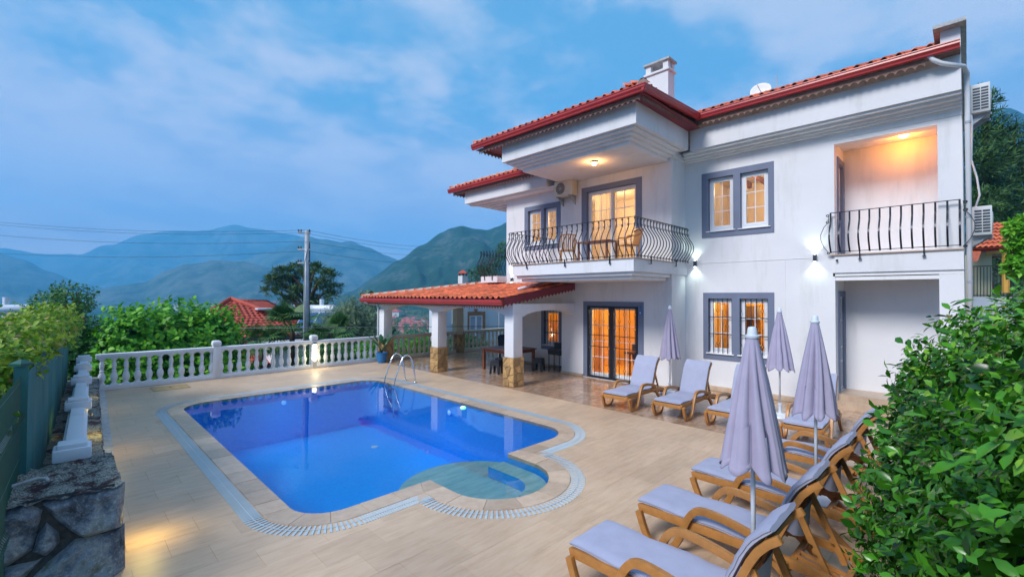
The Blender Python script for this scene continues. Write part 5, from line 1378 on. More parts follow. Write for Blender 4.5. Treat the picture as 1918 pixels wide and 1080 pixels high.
# ------------------------------------------------------------------ closed umbrellas
def make_umbrella(x, y, lb, top=2.34, hem=1.04, R_=.275, seed=0, twist=0.0, pole_h=None, base='disc', th=0):
    u = empty('closed_umbrella', lb, 'umbrella', (x, y, 0), th, 'closed umbrellas beside the loungers'); rg = random.Random(seed)
    MB().lathe([(.019, .05), (.019, top-.05)], 12).build('pole', POLEW, u, smooth=True)
    # flat weighted base with collar
    MB().lathe([(.02, .0), (.255, .002), (.26, .03), (.245, .055), (.20, .07), (.05, .085), (.045, .09)], 28).build('base', POLEW, u, smooth=True, angle=40)
    MB().lathe([(.034, .085), (.034, .26), (.045, .262), (.045, .30), (.030, .302)], 14).build('collar', POLEW, u, smooth=True, angle=40)
    MB().lathe([(.052, top-.075), (.056, top-.055), (.040, top-.05), (.036, top-.0), (.030, top+.015), (.012, top+.02)], 18).build('finial', POLEW, u, smooth=True, angle=40)
    SEG = 128; ROWS = 30; vs = []; fs = []; nf = 8; ph = [rg.uniform(-.20, .20) for _ in range(nf*2)]; am = [rg.uniform(.7, 1.25) for _ in range(nf*2)]
    zt = top-.06
    for i in range(ROWS+1):
        t = i/ROWS; rr = .040+(R_-.040)*(t**.92)
        if t > .93: rr *= 1+.03*(t-.93)/.07
        for k in range(SEG):
            a = 2*PI*k/SEG; q = a/(2*PI)*nf; ci = int(q) % nf; lc = q-int(q)
            # wide soft lobes, sharp inward creases; each panel folds over to one side
            w_f = lc+.16*math.sin(2*PI*lc)*(1 if ci % 2 else -.6)
            lobe = abs(math.sin(PI*w_f))**.55
            fold = .36*min(1, t*3.0)*am[ci]
            small = .018*math.sin(a*nf*3+ph[ci]*9+t*1.5)*min(1, t*2)*am[(ci+3) % nf]
            r_ = rr*(1-fold+fold*lobe*1.25+small)
            aa = a+twist*t+.10*math.sin(a*3+seed)*t
            z = zt-(zt-hem)*t + (.030*math.cos(q*2*PI)-.02*lobe*am[ci]+.02*math.sin(a*2+seed))*max(0, (t-.85)/.15)
            vs.append((r_*math.cos(aa), r_*math.sin(aa), z))
    # turn the cloth in at the hem so it has thickness and a dark inside
    for d, dz in ((.985, -.004), (.93, .06), (.75, .35)):
        for k in range(SEG):
            p = vs[ROWS*SEG+k]; vs.append((p[0]*d, p[1]*d, p[2]+dz))
    for i in range(ROWS+3):
        for k in range(SEG):
            a, b_ = i*SEG+k, i*SEG+(k+1) % SEG; fs.append((a, a+SEG, b_+SEG, b_))
    MB().add(vs, fs).build('canopy', UMBC, u, smooth=True)
    return u
make_umbrella(4.15, 1.29, 'largest closed lilac umbrella in the foreground between the two nearest loungers', 2.33, 1.19, .235, 3, .25)
make_umbrella(6.85, 1.385, 'closed lilac umbrella standing beside the hedge, right of the other umbrellas', 2.345, 1.12, .235, 8, -.2, th=1.0)
make_umbrella(11.10, 2.90, 'closed lilac umbrella against the right edge of the barred double window', 2.34, 1.05, .25, 5, .15, th=2.0)
make_umbrella(11.62, 5.66, 'closed lilac umbrella at the corner of the wing, left of all the others', 2.34, .97, .25, 13, .1, th=.6)

# ------------------------------------------------------------------ lamps on the house
def sconce(x, y, z, lb, e=9, out_=.09, c=(.80, 1.0, .90)):
    s_ = empty('wall_lamp', lb, 'wall lamp', (x, y, z), 0, 'up and down wall lamps')
    bevel(MB().box(-.10, -.03, -.035, .035, -.085, .085).build('housing', DARKM, s_), .006); MB().box(-.03, -.002, -.02, .02, -.05, .05).build('bracket', DARKM, s_)
    for d in (-1, 1):
        MB().lathe([(.026, 0), (.026, .004), (.01, .005)], 12, (-.065, 0, d*.0875-.0025)).build('lens', LED, s_)
        light('wall_lamp_beam', 'SPOT', (x-.065, y, z+d*.10), e, c, rot=(0 if d < 0 else PI, 0, 0), spot_size=math.radians(115), spot_blend=1.0, shadow_soft_size=.02)
sconce(FX, 5.52, 3.545, 'small up and down wall lamp near the inner corner, above the barred window')
sconce(FX, 2.60, 3.545, 'small up and down wall lamp left of the right-hand balcony railing')
sconce(WX, 12.1, 3.22, 'bright wall lamp low on the wing wall just above the canopy roof', e=9)
o = MB().tube([(FX-.006, 5.4, 3.55), (FX-.006, 2.7, 3.55)], .006, 5).build('cable', TRIM); tag(o, 'thin cable running along the front wall between two wall lamps', 'cable')
o = MB().tube([(FX-.006, 3.25, 3.545), (FX-.006, 3.25, 2.02)], .006, 5).build('cable', TRIM); tag(o, 'thin cable hanging down the front wall beside the barred window', 'cable')
bh = empty('ceiling_lamp', 'round bulkhead lamp glowing orange under the balcony canopy', 'ceiling lamp', (10.61, 7.39, 6.395))
MB().lathe([(.10, -.004), (.10, -.03), (.085, -.035), (.085, -.002)], 18).build('rim', DARKM, bh, smooth=True); MB().lathe([(.082, -.036), (.078, -.07), (.05, -.10), (.01, -.11)], 18).build('globe', BULB, bh, smooth=True)
light('canopy_light', 'POINT', (10.61, 7.39, 6.22), 9, (1.0, .46, .16), .06)
bh = empty('ceiling_lamp', 'orange lamp on the ceiling of the right-hand upper balcony', 'ceiling lamp', (13.6, 1.0, 6.298))
MB().lathe([(.09, -.002), (.09, -.03), (.05, -.06), (.01, -.065)], 16).build('globe', BULB, bh, smooth=True)
light('loggia_light', 'POINT', (13.62, 1.0, 6.12), 11, (1.0, .28, .02), .05)
# terrace post lamp and wall washers
pl_ = empty('post_lamp', 'glowing white column lamp fixed to a balustrade post at the far end of the pool', 'lamp', (6.50, 16.50, 0))
MB().lathe([(.05, .30), (.062, .31), (.062, .84), (.05, .86)], 16).build('tube', TUBE, pl_, smooth=True); MB().lathe([(.066, .86), (.066, .90), (.03, .91)], 16).build('top_cap', DARKM, pl_); MB().lathe([(.066, .24), (.066, .30)], 16).build('bottom_cap', POLEW, pl_)
light('post_light', 'POINT', (6.50, 16.36, .45), 4, (1.0, .85, .45), .08)
for k, (y, e_) in enumerate(((6.2, 4.5), (9.9, 4), (13.6, 1.2))):
    x = blx(y)+.02 if k else .47
    w_ = MB().lathe([(.02, -.01), (.028, 0), (.028, .02), (.01, .024)], 12).build('wall_spot', DARKM, None, smooth=True); w_.location = (x, y, .70 if k else .30); w_.rotation_euler = (0, PI/2, 0)
    tag(w_, ['small spot lamp on the side of the pier washing the nearest paving yellow', 'small spot lamp on the low balustrade beside the near half of the pool', 'small spot lamp on the low balustrade beside the far end of the pool'][k], 'spot lamp', 'spot lamps along the left edge of the paving')
    light('wall_spot_light', 'POINT', (x+(.16 if k else .22), y, .66 if k else .34), e_, (1.0, .72, .16), .12)

# ------------------------------------------------------------------ air conditioners, dish
def ac_unit(lb, loc, rz, m_, w=.74, h=.50, d=.30):
    """front (fan) faces local -x"""
    a = empty('air_conditioner', lb, 'air conditioner', loc, rz, 'outdoor air conditioner units')
    bevel(MB().box(-d, 0, -w/2, w/2, 0, h).build('casing', m_, a), .015)
    cy_ = .10
    MB().tube([(-d-.006, cy_+.20*math.cos(t*2*PI/24), h/2+.20*math.sin(t*2*PI/24)) for t in range(25)], .010, 5).build('fan_rim', m_, a)
    q = MB().lathe([(.01, 0), (.195, 0), (.195, .002)], 24); o = q.build('fan_opening', DARKM, a); o.rotation_euler = (0, -PI/2, 0); o.location = (-d-.001, cy_, h/2)
    for r_ in (.06, .10, .14, .175): MB().tube([(-d-.008, cy_+r_*math.cos(t*2*PI/20), h/2+r_*math.sin(t*2*PI/20)) for t in range(21)], .0035, 4).build('fan_guard_ring', m_, a)
    for k in range(8):
        an = PI*k/8; MB().tube([(-d-.008, cy_-.19*math.cos(an), h/2-.19*math.sin(an)), (-d-.008, cy_+.19*math.cos(an), h/2+.19*math.sin(an))], .003, 4).build('fan_guard_spoke', m_, a)
    for s in (-.25, .25):
        mb = MB(); mb.box(-d-.02, .10, s-.015, s+.015, -.045, -.005).prism([(.10, -.045), (.10, -.30), (.085, -.30), (-d+.05, -.045)], 'y', s-.012, s+.012); mb.build('bracket', GALV, a)
    for k in range(2):
        for j in range(int((h-.1)/.062)): MB().box(-d+.03+k*.125, -d+.14+k*.125, w/2+.001, w/2+.004, .06+j*.062, .10+j*.062).build('side_slot', DARKM, a)
    return a
ac_unit('cream air conditioner hung on the wing wall between its window and the balcony door', (WX-.06, 9.42, 5.92), 0, ACW)
ac_unit('upper of the two grey air conditioners on the right-hand side wall', (14.25, -.14, 6.58), PI/2, ACG, w=.78, h=.62)
ac_unit('lower of the two grey air conditioners on the right-hand side wall', (14.25, -.14, 3.94), PI/2, ACG, w=.78, h=.62)
for a in [x for x in bpy.data.objects if x.name.startswith('air_conditioner') and x.location.x > 13]:
    a.rotation_euler = (0, 0, PI/2); a.location = (14.35, -.08, a.location.z)
o = MB().tube([(14.0, -.05, 7.2), (14.0, -.10, 6.4), (14.02, -.08, 5.6), (14.0, -.16, 5.2), (14.0, -.2, 4.8), (14.02, -.12, 4.5)], .018, 6).build('pipe_bundle', PVC, None, smooth=True); tag(o, 'white insulated pipes running down beside the two side wall air conditioners', 'pipe')
ds = empty('satellite_dish', 'white satellite dish just showing over the roof edge', 'satellite dish', (14.9, 4.35, 8.38))
mb = MB(); mb.lathe([(.01, 0), (.12, .015), (.22, .05), (.28, .09), (.285, .085), (.22, .042), (.12, .005)], 24); o = mb.build('dish', TRIM, ds, smooth=True); o.rotation_euler = (math.radians(10), math.radians(-65), 0); o.location = (0, 0, .38)
MB().tube([(0.05, 0, -.4), (.05, 0, .4)], .02, 8).build('mast', GALV, ds); MB().tube([(0.0, 0, .4), (-.35, 0, .5)], .01, 6).build('arm', GALV, ds)
o = MB().tube([(14.6, 3.85, 7.9), (14.6, 3.85, 9.0)], .012, 6).build('antenna_rod', GALV); tag(o, 'thin antenna rod on the roof right of the satellite dish', 'antenna')
o = empty('camera_dome', 'tiny dark security camera under the right-hand balcony railing', 'security camera', (FX-.04, 2.16, 3.47)); MB().tube([(0.03, 0, 0), (-.06, 0, -.01)], .022, 10).build('body', DARKM, o, smooth=True)

# ------------------------------------------------------------------ balcony furniture
def plastic_chair(x, y, z, rz, lb):
    c = empty('garden_chair', lb, 'chair', (x, y, z), rz, 'wood coloured chairs on the balcony')
    bevel(MB().cbox((0, 0, .42), (.44, .44, .03)).build('seat', WOODP, c), .01)
    for sx_ in (-1, 1):
        for sy_ in (-1, 1): mb = MB(); mb.tube([(sx_*.18, sy_*.19, .41), (sx_*.23, sy_*.23, .0)], .02, 6); mb.build('leg', WOODP, c)
    for sy_ in (-1, 1): mb = MB(); mb.tube([(-.20, sy_*.24, .41), (-.22, sy_*.26, .60), (-.14, sy_*.27, .65), (.08, sy_*.26, .66), (.22, sy_*.24, .72)], .020, 6); mb.build('armrest', WOODP, c, smooth=True)
    for k in range(7):
        yy = -.18+k*.06; mb = MB(); mb.tube([(.20, yy, .42), (.26, yy*1.05, .62), (.31, yy*1.15, .86-.9*yy*yy)], 0, flat=(.035, .012)); mb.build('back_slat', WOODP, c)
    mb = MB(); mb.tube([(.30, -.25+k*.05, .84+.04*math.sin(PI*k/10)) for k in range(11)], .022, 6); mb.build('top_rail', WOODP, c, smooth=True)
    return c
plastic_chair(10.95, 8.6, 3.567, 3.9, 'brown slatted chair at the left end of the balcony')
plastic_chair(10.95, 6.5, 3.567, -.55, 'brown slatted chair at the right end of the balcony')
tb = empty('balcony_table', 'low brown table on the balcony between the two chairs', 'table', (11.0, 7.55, 3.567)); bevel(MB().cbox((0, 0, .60), (.6, 1.1, .03)).build('tabletop', WOODD, tb), .008)
for sx_ in (-.25, .25):
    for sy_ in (-.48, .48): MB().cbox((sx_, sy_, .292), (.05, .05, .582)).build('leg', WOODD, tb)

# ------------------------------------------------------------------ things under the canopy
tb = empty('dining_table', 'reddish brown wooden table with thick legs under the canopy', 'table', (11.35, 11.55, 0), 0)
for k in range(6): bevel(MB().cbox((0, -.62+.25*k, .74), (1.35, .235, .045)).build('tabletop_plank', WOODD, tb), .006)
bevel(MB().cbox((0, 0, .67), (1.2, 1.3, .08)).build('apron', WOODD, tb), .005)
for sx_ in (-.58, .58):
    for sy_ in (-.66, .66): bevel(MB().cbox((sx_, sy_, .36), (.09, .09, .71)).build('leg', WOODD, tb), .008)
def stool(x, y, lb, h=.45):
    s_ = empty('plastic_stool', lb, 'stool', (x, y, 0), .4, 'dark plastic stools at the table'); bevel(MB().cbox((0, 0, h-.02), (.30, .30, .04)).build('seat', BLACKP, s_), .015)
    for a in range(4):
        mb = MB(); mb.prism([(-.15, h-.04), (.15, h-.04), (.19, 0.002), (.11, .002), (.08, h*.62), (-.08, h*.62), (-.11, .002), (-.19, .002)], 'y', -.160, -.148); o = mb.build('leg_panel', BLACKP, s_); o.rotation_euler = (0, 0, a*PI/2)
stool(10.45, 11.22, 'dark grey plastic stool in front of the wooden table'); stool(10.95, 11.55, 'dark plastic stool half under the wooden table'); stool(11.9, 10.6, 'dark plastic stool at the right end of the wooden table')
ch = empty('plastic_armchair', 'dark blue plastic armchair behind the wooden table', 'chair', (12.6, 13.0, 0), 3.9)
bevel(MB().cbox((0, 0, .42), (.50, .5, .04)).build('seat', SOFA, ch), .01)
mb = MB(); mb.prism([(-.26, .42), (.26, .42), (.30, 1.02), (.22, 1.10), (-.22, 1.10), (-.30, 1.02)], 'x', .24, .27); bevel(mb.build('backrest', SOFA, ch), .01)
for sx_ in (-.2, .2):
    for sy_ in (-.22, .22): MB().cbox((sx_, sy_, .2), (.05, .05, .40)).build('leg', SOFA, ch)
bq = empty('barbecue', 'black charcoal barbecue on thin legs under the window beneath the canopy', 'barbecue', (12.2, 10.05, 0)); bq.scale = (.82, .82, .82)
mb = MB(); mb.prism([(-.18, .72), (.18, .72), (.22, .92), (-.22, .92)], 'y', -.32, .32); mb.build('fire_bowl', BLACKP, bq); bevel(MB().cbox((0, 0, .95), (.46, .66, .03)).build('grill', DARKM, bq), .004)
for sx_ in (-.17, .17):
    for sy_ in (-.28, .28): MB().cbox((sx_, sy_, .36), (.025, .025, .72)).build('leg', BLACKP, bq)
MB().cbox((0, 0, .22), (.34, .56, .015)).build('shelf', BLACKP, bq); MB().cbox((.2, 0, 1.08), (.02, .6, .25)).build('wind_guard', BLACKP, bq)
pot = empty('flower_pot', 'tapered blue glazed pot at the foot of the corner column', 'pot', (8.92, 16.12, 0))
MB().lathe([(.13, .0), (.15, .01), (.19, .18), (.205, .36), (.215, .365), (.215, .40), (.19, .40), (.18, .35)], 26).build('body', BLUEP, pot, smooth=True, angle=40); MB().lathe([(.01, .36), (.185, .365)], 18).build('soil', SOIL, pot)
# ------------------------------------------------------------------ vegetation
LEAF_HEDGE = leafmat('citrus_leaf', (.006, .05, .005), (.07, .275, .014), (.26, .52, .04), .27, .2)  # darkest green also paints the shade in gaps between leaves
LEAF_FIG = leafmat('bright_broad_leaf', (.04, .22, .010), (.15, .46, .02), (.26, .56, .03), .5, .3)
LEAF_VINE = leafmat('vine_leaf', (.06, .24, .015), (.28, .42, .03), (.62, .38, .24), .55, .3)
LEAF_DARK = leafmat('dark_shrub_leaf', (.02, .10, .02), (.05, .18, .025), (.10, .26, .04), .55, .2)
LEAF_OLIVE = leafmat('olive_leaf', (.10, .18, .10), (.21, .31, .18), (.34, .44, .28), .6, .15)
NEEDLE = leafmat('pine_needles', (.02, .07, .025), (.06, .15, .035), (.14, .25, .05), .7, .1)
PALM = leafmat('palm_frond', (.03, .10, .02), (.08, .19, .04), (.17, .25, .07), .5, .2)
STREL = leafmat('paddle_leaf', (.02, .10, .04), (.03, .14, .05), None, .35, .15)
FRUIT = mat('green_citrus_fruit', (.10, .30, .03), .45, var=.2, scale=30)
STEMG = mat('green_stem', (.10, .14, .04), .7)
def unit(n_):
    v = np.random.normal(size=(n_, 3)); return v/np.linalg.norm(v, axis=1)[:, None]
# base leaf shape in local space: length along x (0..1), width along y, folded along the midrib and drooping
LV = np.array([(0, 0, 0), (.28, .20, .055), (.28, 0, .0), (.28, -.20, .055), (.62, .24, .045), (.62, 0, -.02), (.62, -.24, .045), (1, 0, -.10)])
LF = [(0, 2, 1), (0, 3, 2), (1, 2, 5, 4), (2, 3, 6, 5), (4, 5, 7), (5, 6, 7)]
LV2 = np.array([(0, 0, 0), (.5, .26, .04), (1, 0, -.06), (.5, -.26, .04)]); LF2 = [(0, 3, 2, 1)]
LV4 = np.array([(0, 0, 0), (.45, .26, .05), (.45, 0, -.02), (.45, -.26, .05), (1, 0, -.08)]); LF4 = [(0, 2, 1), (0, 3, 2), (1, 2, 4), (2, 3, 4)]
def leaf_frames(P, D, Nn, S, W=1.0):
    """frames for leaves: D direction of the leaf, Nn rough normal"""
    D = D/np.linalg.norm(D, axis=1)[:, None]; Y = np.cross(Nn, D); Y /= (np.linalg.norm(Y, axis=1)[:, None]+1e-9); Z = np.cross(D, Y)
    return D*S[:, None], Y*(S*W)[:, None], Z*S[:, None]
def leaf_mesh(name, P, D, Nn, S, W=1.0, base=(LV4, LF4), m_=None, par=None, kind='stuff', tint=None, C0=(0, 0, 0)):
    V, F = base; n_ = len(P); A, B_, C_ = leaf_frames(P, D, Nn, S, W)
    co = (P-np.array(C0))[:, None, :] + V[None, :, 0, None]*A[:, None, :] + V[None, :, 1, None]*B_[:, None, :] + V[None, :, 2, None]*C_[:, None, :]
    co = co.reshape(-1, 3); k = len(V)
    loops = []; starts = []; tot = []; s0 = 0
    Fi = [np.array(f) for f in F]
    pat = np.concatenate(Fi); lens = np.array([len(f) for f in F])
    allv = (pat[None, :]+np.arange(n_)[:, None]*k).reshape(-1); L = np.tile(lens, n_); st = np.concatenate([[0], np.cumsum(L)[:-1]])
    me = bpy.data.meshes.new(name); me.vertices.add(len(co)); me.vertices.foreach_set('co', co.astype(np.float32).ravel())
    me.loops.add(len(allv)); me.loops.foreach_set('vertex_index', allv.astype(np.int32)); me.polygons.add(len(L)); me.polygons.foreach_set('loop_start', st.astype(np.int32)); me.polygons.foreach_set('loop_total', L.astype(np.int32))
    t = np.random.rand(n_) if tint is None else tint
    at_ = me.attributes.new('tint', 'FLOAT', 'FACE'); at_.data.foreach_set('value', np.repeat(t, len(F)).astype(np.float32))
    me.polygons.foreach_set('use_smooth', np.ones(len(L), dtype=bool))
    me.materials.append(m_); me.update(calc_edges=True); me.validate()
    o = link(name, me, par)
    if kind: o['kind'] = kind
    return o
def blob_points(blobs, n_, shell=.35, lump=.22, fr=1.6):
    """points near the surfaces of the blobs (cx,cy,cz,rx,ry,rz); returns positions, outward dirs"""
    vol = np.array([b[3]*b[4]+b[4]*b[5]+b[3]*b[5] for b in blobs]); cnt = np.random.multinomial(n_, vol/vol.sum()); P = []; O = []
    for b, k in zip(blobs, cnt):
        u = unit(k); r = 1-shell*np.random.rand(k)**1.6
        nz = np.array([mnoise.noise(Vector(q*fr*1.5)+Vector((b[0], b[1], b[2])))for q in u])+.5*np.array([mnoise.noise(Vector(q*fr*4)+Vector((b[1], b[0], b[2]))) for q in u])
        r = r*(1+lump*nz); sc_ = np.array(b[3:6]); P.append(np.array(b[:3])+u*r[:, None]*sc_); o_ = u/sc_; O.append(o_/np.linalg.norm(o_, axis=1)[:, None])
    P = np.concatenate(P); O = np.concatenate(O)
    keep = np.ones(len(P), bool)
    for b in blobs:     # drop what lies deep inside another blob
        q = (P-np.array(b[:3]))/np.array(b[3:6]); keep &= (np.linalg.norm(q, axis=1) > (1-shell)*.92)
    return P[keep], O[keep]
def sprays(P, O, per, length, droop=.2, spread=.9, up=.25):
    """leaves arranged in sprays along short twigs"""
    n_ = len(P); tw = O*.8+unit(n_)*.55; tw[:, 2] += up; tw /= np.linalg.norm(tw, axis=1)[:, None]
    PP = []; DD = []; NN = []
    for k in range(per):
        t = (k+.5)/per; side = unit(n_); side -= tw*(side*tw).sum(1)[:, None]; side /= np.linalg.norm(side, axis=1)[:, None]+1e-9
        d = tw*(.35+.5*t)+side*spread; d[:, 2] -= droop; nn = O+tw*.6+unit(n_)*.35; nn[:, 2] += .5
        PP.append(P+tw*length*t); DD.append(d); NN.append(nn)
    return np.concatenate(PP), np.concatenate(DD), np.concatenate(NN)
def trunk_mb(base, top, r0, r1, bends=.1, limbs=(), seg=8, rnd=None):
    rg = rnd or random; mb = MB(); b0, t0 = Vector(base), Vector(top); n_ = 7; pts = []; rad = []
    for i in range(n_): t = i/(n_-1); pts.append(b0.lerp(t0, t)+Vector((rg.uniform(-bends, bends), rg.uniform(-bends, bends), 0))*math.sin(PI*t)); rad.append(r0+(r1-r0)*t)
    mb.tube(pts, rad, seg)
    for (t, end, r_) in limbs:
        s = b0.lerp(t0, t); e = Vector(end); mid = s.lerp(e, .5)+Vector((0, 0, .12*(e-s).length)); mb.tube([s, mid, e], [r_, r_*.7, r_*.3], 6)
    return mb

# --- citrus hedge, near right
hedge = empty('citrus_hedge', 'big glossy green citrus hedge filling the right foreground', 'hedge', (4.0, -1.4, 0)); HC = (4.0, -1.4, 0)
def fr_(f, r): return ((f+r)/math.sqrt(2), (f-r)/math.sqrt(2))
HB = []
for (f, r, z, rx, rz) in ((3.55, 4.17, 1.0, 1.12, 1.22), (3.30, 3.36, .72, .66, .90), (3.6, 3.85, 1.50, .66, .78), (2.7, 3.54, .95, 1.18, 1.32), (3.9, 4.7, 1.35, 1.0, 1.20), (3.0, 3.9, 1.55, 1.1, 1.12), (1.9, 3.0, 1.0, 1.05, 1.45), (2.5, 3.6, 1.85, .75, .86), (4.5, 5.6, 1.4, 1.2, 1.3), (1.2, 2.9, 1.4, .95, 1.4), (2.2, 2.85, .35, .75, .8), (2.7, 2.98, .20, .50, .70), (3.2, 3.2, .25, .5, .6)):
    x, y = fr_(f, r); HB.append((x, y, z, rx, rx, rz))
np.random.seed(21)
P, O = blob_points(HB, 16500, .34, .10)
P = P[:, :]; ok = P[:, 2] > .03; P, O = P[ok], O[ok]
camP = np.array([0, 0, H]); 
PP, DD, NN = sprays(P, O, 5, .12, .10, .95, .35)
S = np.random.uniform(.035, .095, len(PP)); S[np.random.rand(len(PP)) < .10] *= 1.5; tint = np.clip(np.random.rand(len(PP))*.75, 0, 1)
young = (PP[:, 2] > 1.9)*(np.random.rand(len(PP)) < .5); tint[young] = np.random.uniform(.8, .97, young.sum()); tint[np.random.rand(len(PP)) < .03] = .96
fwv = np.array(fw); rel_ = PP-camP; dep = rel_@fwv; dist = np.linalg.norm(rel_, axis=1)
px_ = 959+850.85*(rel_@np.array(rt))/np.maximum(dep, .1); py_ = 540-850.85*(rel_@np.array(up))/np.maximum(dep, .1)
okd = dist > 1.25; PP, DD, NN, S, tint, dep, dist, px_, py_ = [a[okd] for a in (PP, DD, NN, S, tint, dep, dist, px_, py_)]
vis = (dep > .5)*(px_ < 1930)*(px_ > 1500)*(py_ > 380)*(py_ < 1090)
# front-most leaves per screen bucket become separate leaves
bucket = {}
for i in np.nonzero(vis)[0]:
    k = (int(px_[i]//26), int(py_[i]//30))
    if k not in bucket or dist[i] < dist[bucket[k]]: bucket[k] = i
cand = sorted(bucket.values(), key=lambda i: dist[i]/S[i])[:295]
sel = np.zeros(len(PP), bool); sel[cand] = True
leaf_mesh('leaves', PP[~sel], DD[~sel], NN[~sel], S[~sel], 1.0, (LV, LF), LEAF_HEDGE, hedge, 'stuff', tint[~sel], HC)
lm = bpy.data.meshes.new('leaf'); lm.from_pydata([tuple(v) for v in LV], [], LF); lm.materials.append(LEAF_HEDGE); lm.polygons.foreach_set('use_smooth', [True]*len(LF)); lm.update()
A, B_, C_ = leaf_frames(PP[sel], DD[sel], NN[sel], S[sel]*1.15, 1.0)
for p, a, b_, c in zip(PP[sel], A, B_, C_):
    o = link('leaf', lm, hedge); o.matrix_local = Matrix(((a[0], b_[0], c[0], p[0]-HC[0]), (a[1], b_[1], c[1], p[1]-HC[1]), (a[2], b_[2], c[2], p[2]-HC[2]), (0, 0, 0, 1)))
# dark woody inside: twigs and stems
mb = MB(); rg = random.Random(4)
for b in HB:
    for _ in range(16):
        u = Vector((rg.gauss(0, 1), rg.gauss(0, 1), rg.gauss(0, 1))).normalized(); c = Vector(b[:3]); e = c+Vector((u.x*b[3], u.y*b[4], u.z*b[5]))*.86
        if e.z < .05: continue
        s = Vector((b[0], b[1], max(.05, b[2]-.4))); mb.tube([s-Vector(HC), s.lerp(e, .5)+Vector((0, 0, .08))-Vector(HC), e-Vector(HC)], [.018, .011, .004], 5)
o = mb.build('twigs', BARK, hedge); tag(o, kind='stuff')
# opaque heart of the shrub: gap shade painted into darker inner leaf tints
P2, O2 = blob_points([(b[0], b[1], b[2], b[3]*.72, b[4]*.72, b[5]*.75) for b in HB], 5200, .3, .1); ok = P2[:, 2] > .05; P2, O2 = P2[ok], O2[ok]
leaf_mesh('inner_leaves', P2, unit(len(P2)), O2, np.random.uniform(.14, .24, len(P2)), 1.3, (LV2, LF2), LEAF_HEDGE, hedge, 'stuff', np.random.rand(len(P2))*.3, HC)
for i in cand[5:290:26]:
    p = PP[i]; q = MB().lathe([(.003, -.018), (.012, -.012), (.017, 0), (.012, .012), (.003, .018)], 10); o = q.build('fruit', FRUIT, hedge, smooth=True); o.location = (p[0]-HC[0]+.02, p[1]-HC[1]+.02, p[2]-.03)

# --- generic bush / tree builders
def bush(name, label, cat, blobs, n_, m_, size, per=4, twig=.2, group=None, base=(LV4, LF4), width=1.0, seed=1, stems=True, core=.7, droop=.1, upb=.3, tmax=.9, shell=.4, lump=.25, zmin=-99, nocore=False):
    np.random.seed(seed); c = (blobs[0][0], blobs[0][1], min(b[2]-b[5] for b in blobs)); e = empty(name, label, cat, c, 0, group)
    P, O = blob_points(blobs, n_, shell, lump); ok = P[:, 2] > zmin; P, O = P[ok], O[ok]
    PP, DD, NN = sprays(P, O, per, twig, droop, .95, upb); S = np.random.uniform(size*.6, size*1.15, len(PP)); t_ = np.random.rand(len(PP))*tmax
    leaf_mesh('crown', PP, DD, NN, S, width, base, m_, e, 'stuff', t_, c)
    if not nocore:
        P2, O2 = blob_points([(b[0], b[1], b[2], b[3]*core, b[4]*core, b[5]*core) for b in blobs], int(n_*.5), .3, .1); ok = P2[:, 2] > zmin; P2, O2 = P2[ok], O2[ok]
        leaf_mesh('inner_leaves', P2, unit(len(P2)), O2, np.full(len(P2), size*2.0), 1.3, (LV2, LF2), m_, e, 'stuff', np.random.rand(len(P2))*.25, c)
    if stems:
        mb = MB(); rg = random.Random(seed)
        for b in blobs:
            for _ in range(4): mb.tube([(rg.uniform(-.2, .2)+b[0]-c[0], rg.uniform(-.2, .2)+b[1]-c[1], 0), (b[0]-c[0]+rg.uniform(-.3, .3)*b[3], b[1]-c[1]+rg.uniform(-.3, .3)*b[4], b[2]-c[2]+b[5]*.5)], [.03*max(1, b[5]/1.2), .01], 5)
        mb.build('stems', BARK, e)
    return e
# bright broadleaf shrubs beyond the far balustrade
bush('broadleaf_tree', 'bright green broadleaf tree crown beyond the left half of the far balustrade', 'tree',
     [(1.7, 19.2, .85, 1.0, 1.1, 1.25), (2.9, 19.4, 1.0, 1.2, 1.2, 1.25), (3.9, 19.3, .90, .95, 1.1, 1.2), (1.5, 18.4, -.1, .9, .9, 1.1), (3.0, 18.4, -.3, 1.2, .9, 1.1), (4.2, 18.5, -.5, .9, .9, 1.0)], 3400, LEAF_FIG, .19, 4, .25, seed=31, base=(LV, LF), width=1.25, zmin=-1.5)
bush('garden_shrub', 'loose olive green shrub at the far left corner behind the balustrade', 'shrub', [(.2, 19.5, .9, 1.0, 1.0, 1.25), (-.2, 20.5, 1.2, .9, .9, 1.35), (1.0, 20.2, .2, 1.1, 1.0, 1.2)], 2200, LEAF_DARK, .12, 5, .25, seed=32, zmin=-1.5)
for i, (x, w_, lb) in enumerate(((7.3, .95, 'dark climbing shrub behind the balustrade right of the post lamp'), (9.6, 1.2, 'dense shrub behind the balustrade around the corner column'), (11.7, 1.2, 'green hedge shrub seen between the canopy columns behind the balustrade'), (14.3, 1.5, 'pale flowering shrub behind the balustrade beneath the neighbouring house'))):
    bush('hedge_shrub', lb, 'shrub', [(x, 18.0, -.15, w_, .7, .85), (x+.8, 18.1, -.3, w_*.8, .7, .8)], 1500, LEAF_FIG if i in (1, 2) else LEAF_DARK, .11, 4, .15, 'shrubs behind the balustrade', seed=40+i, zmin=-1.3)
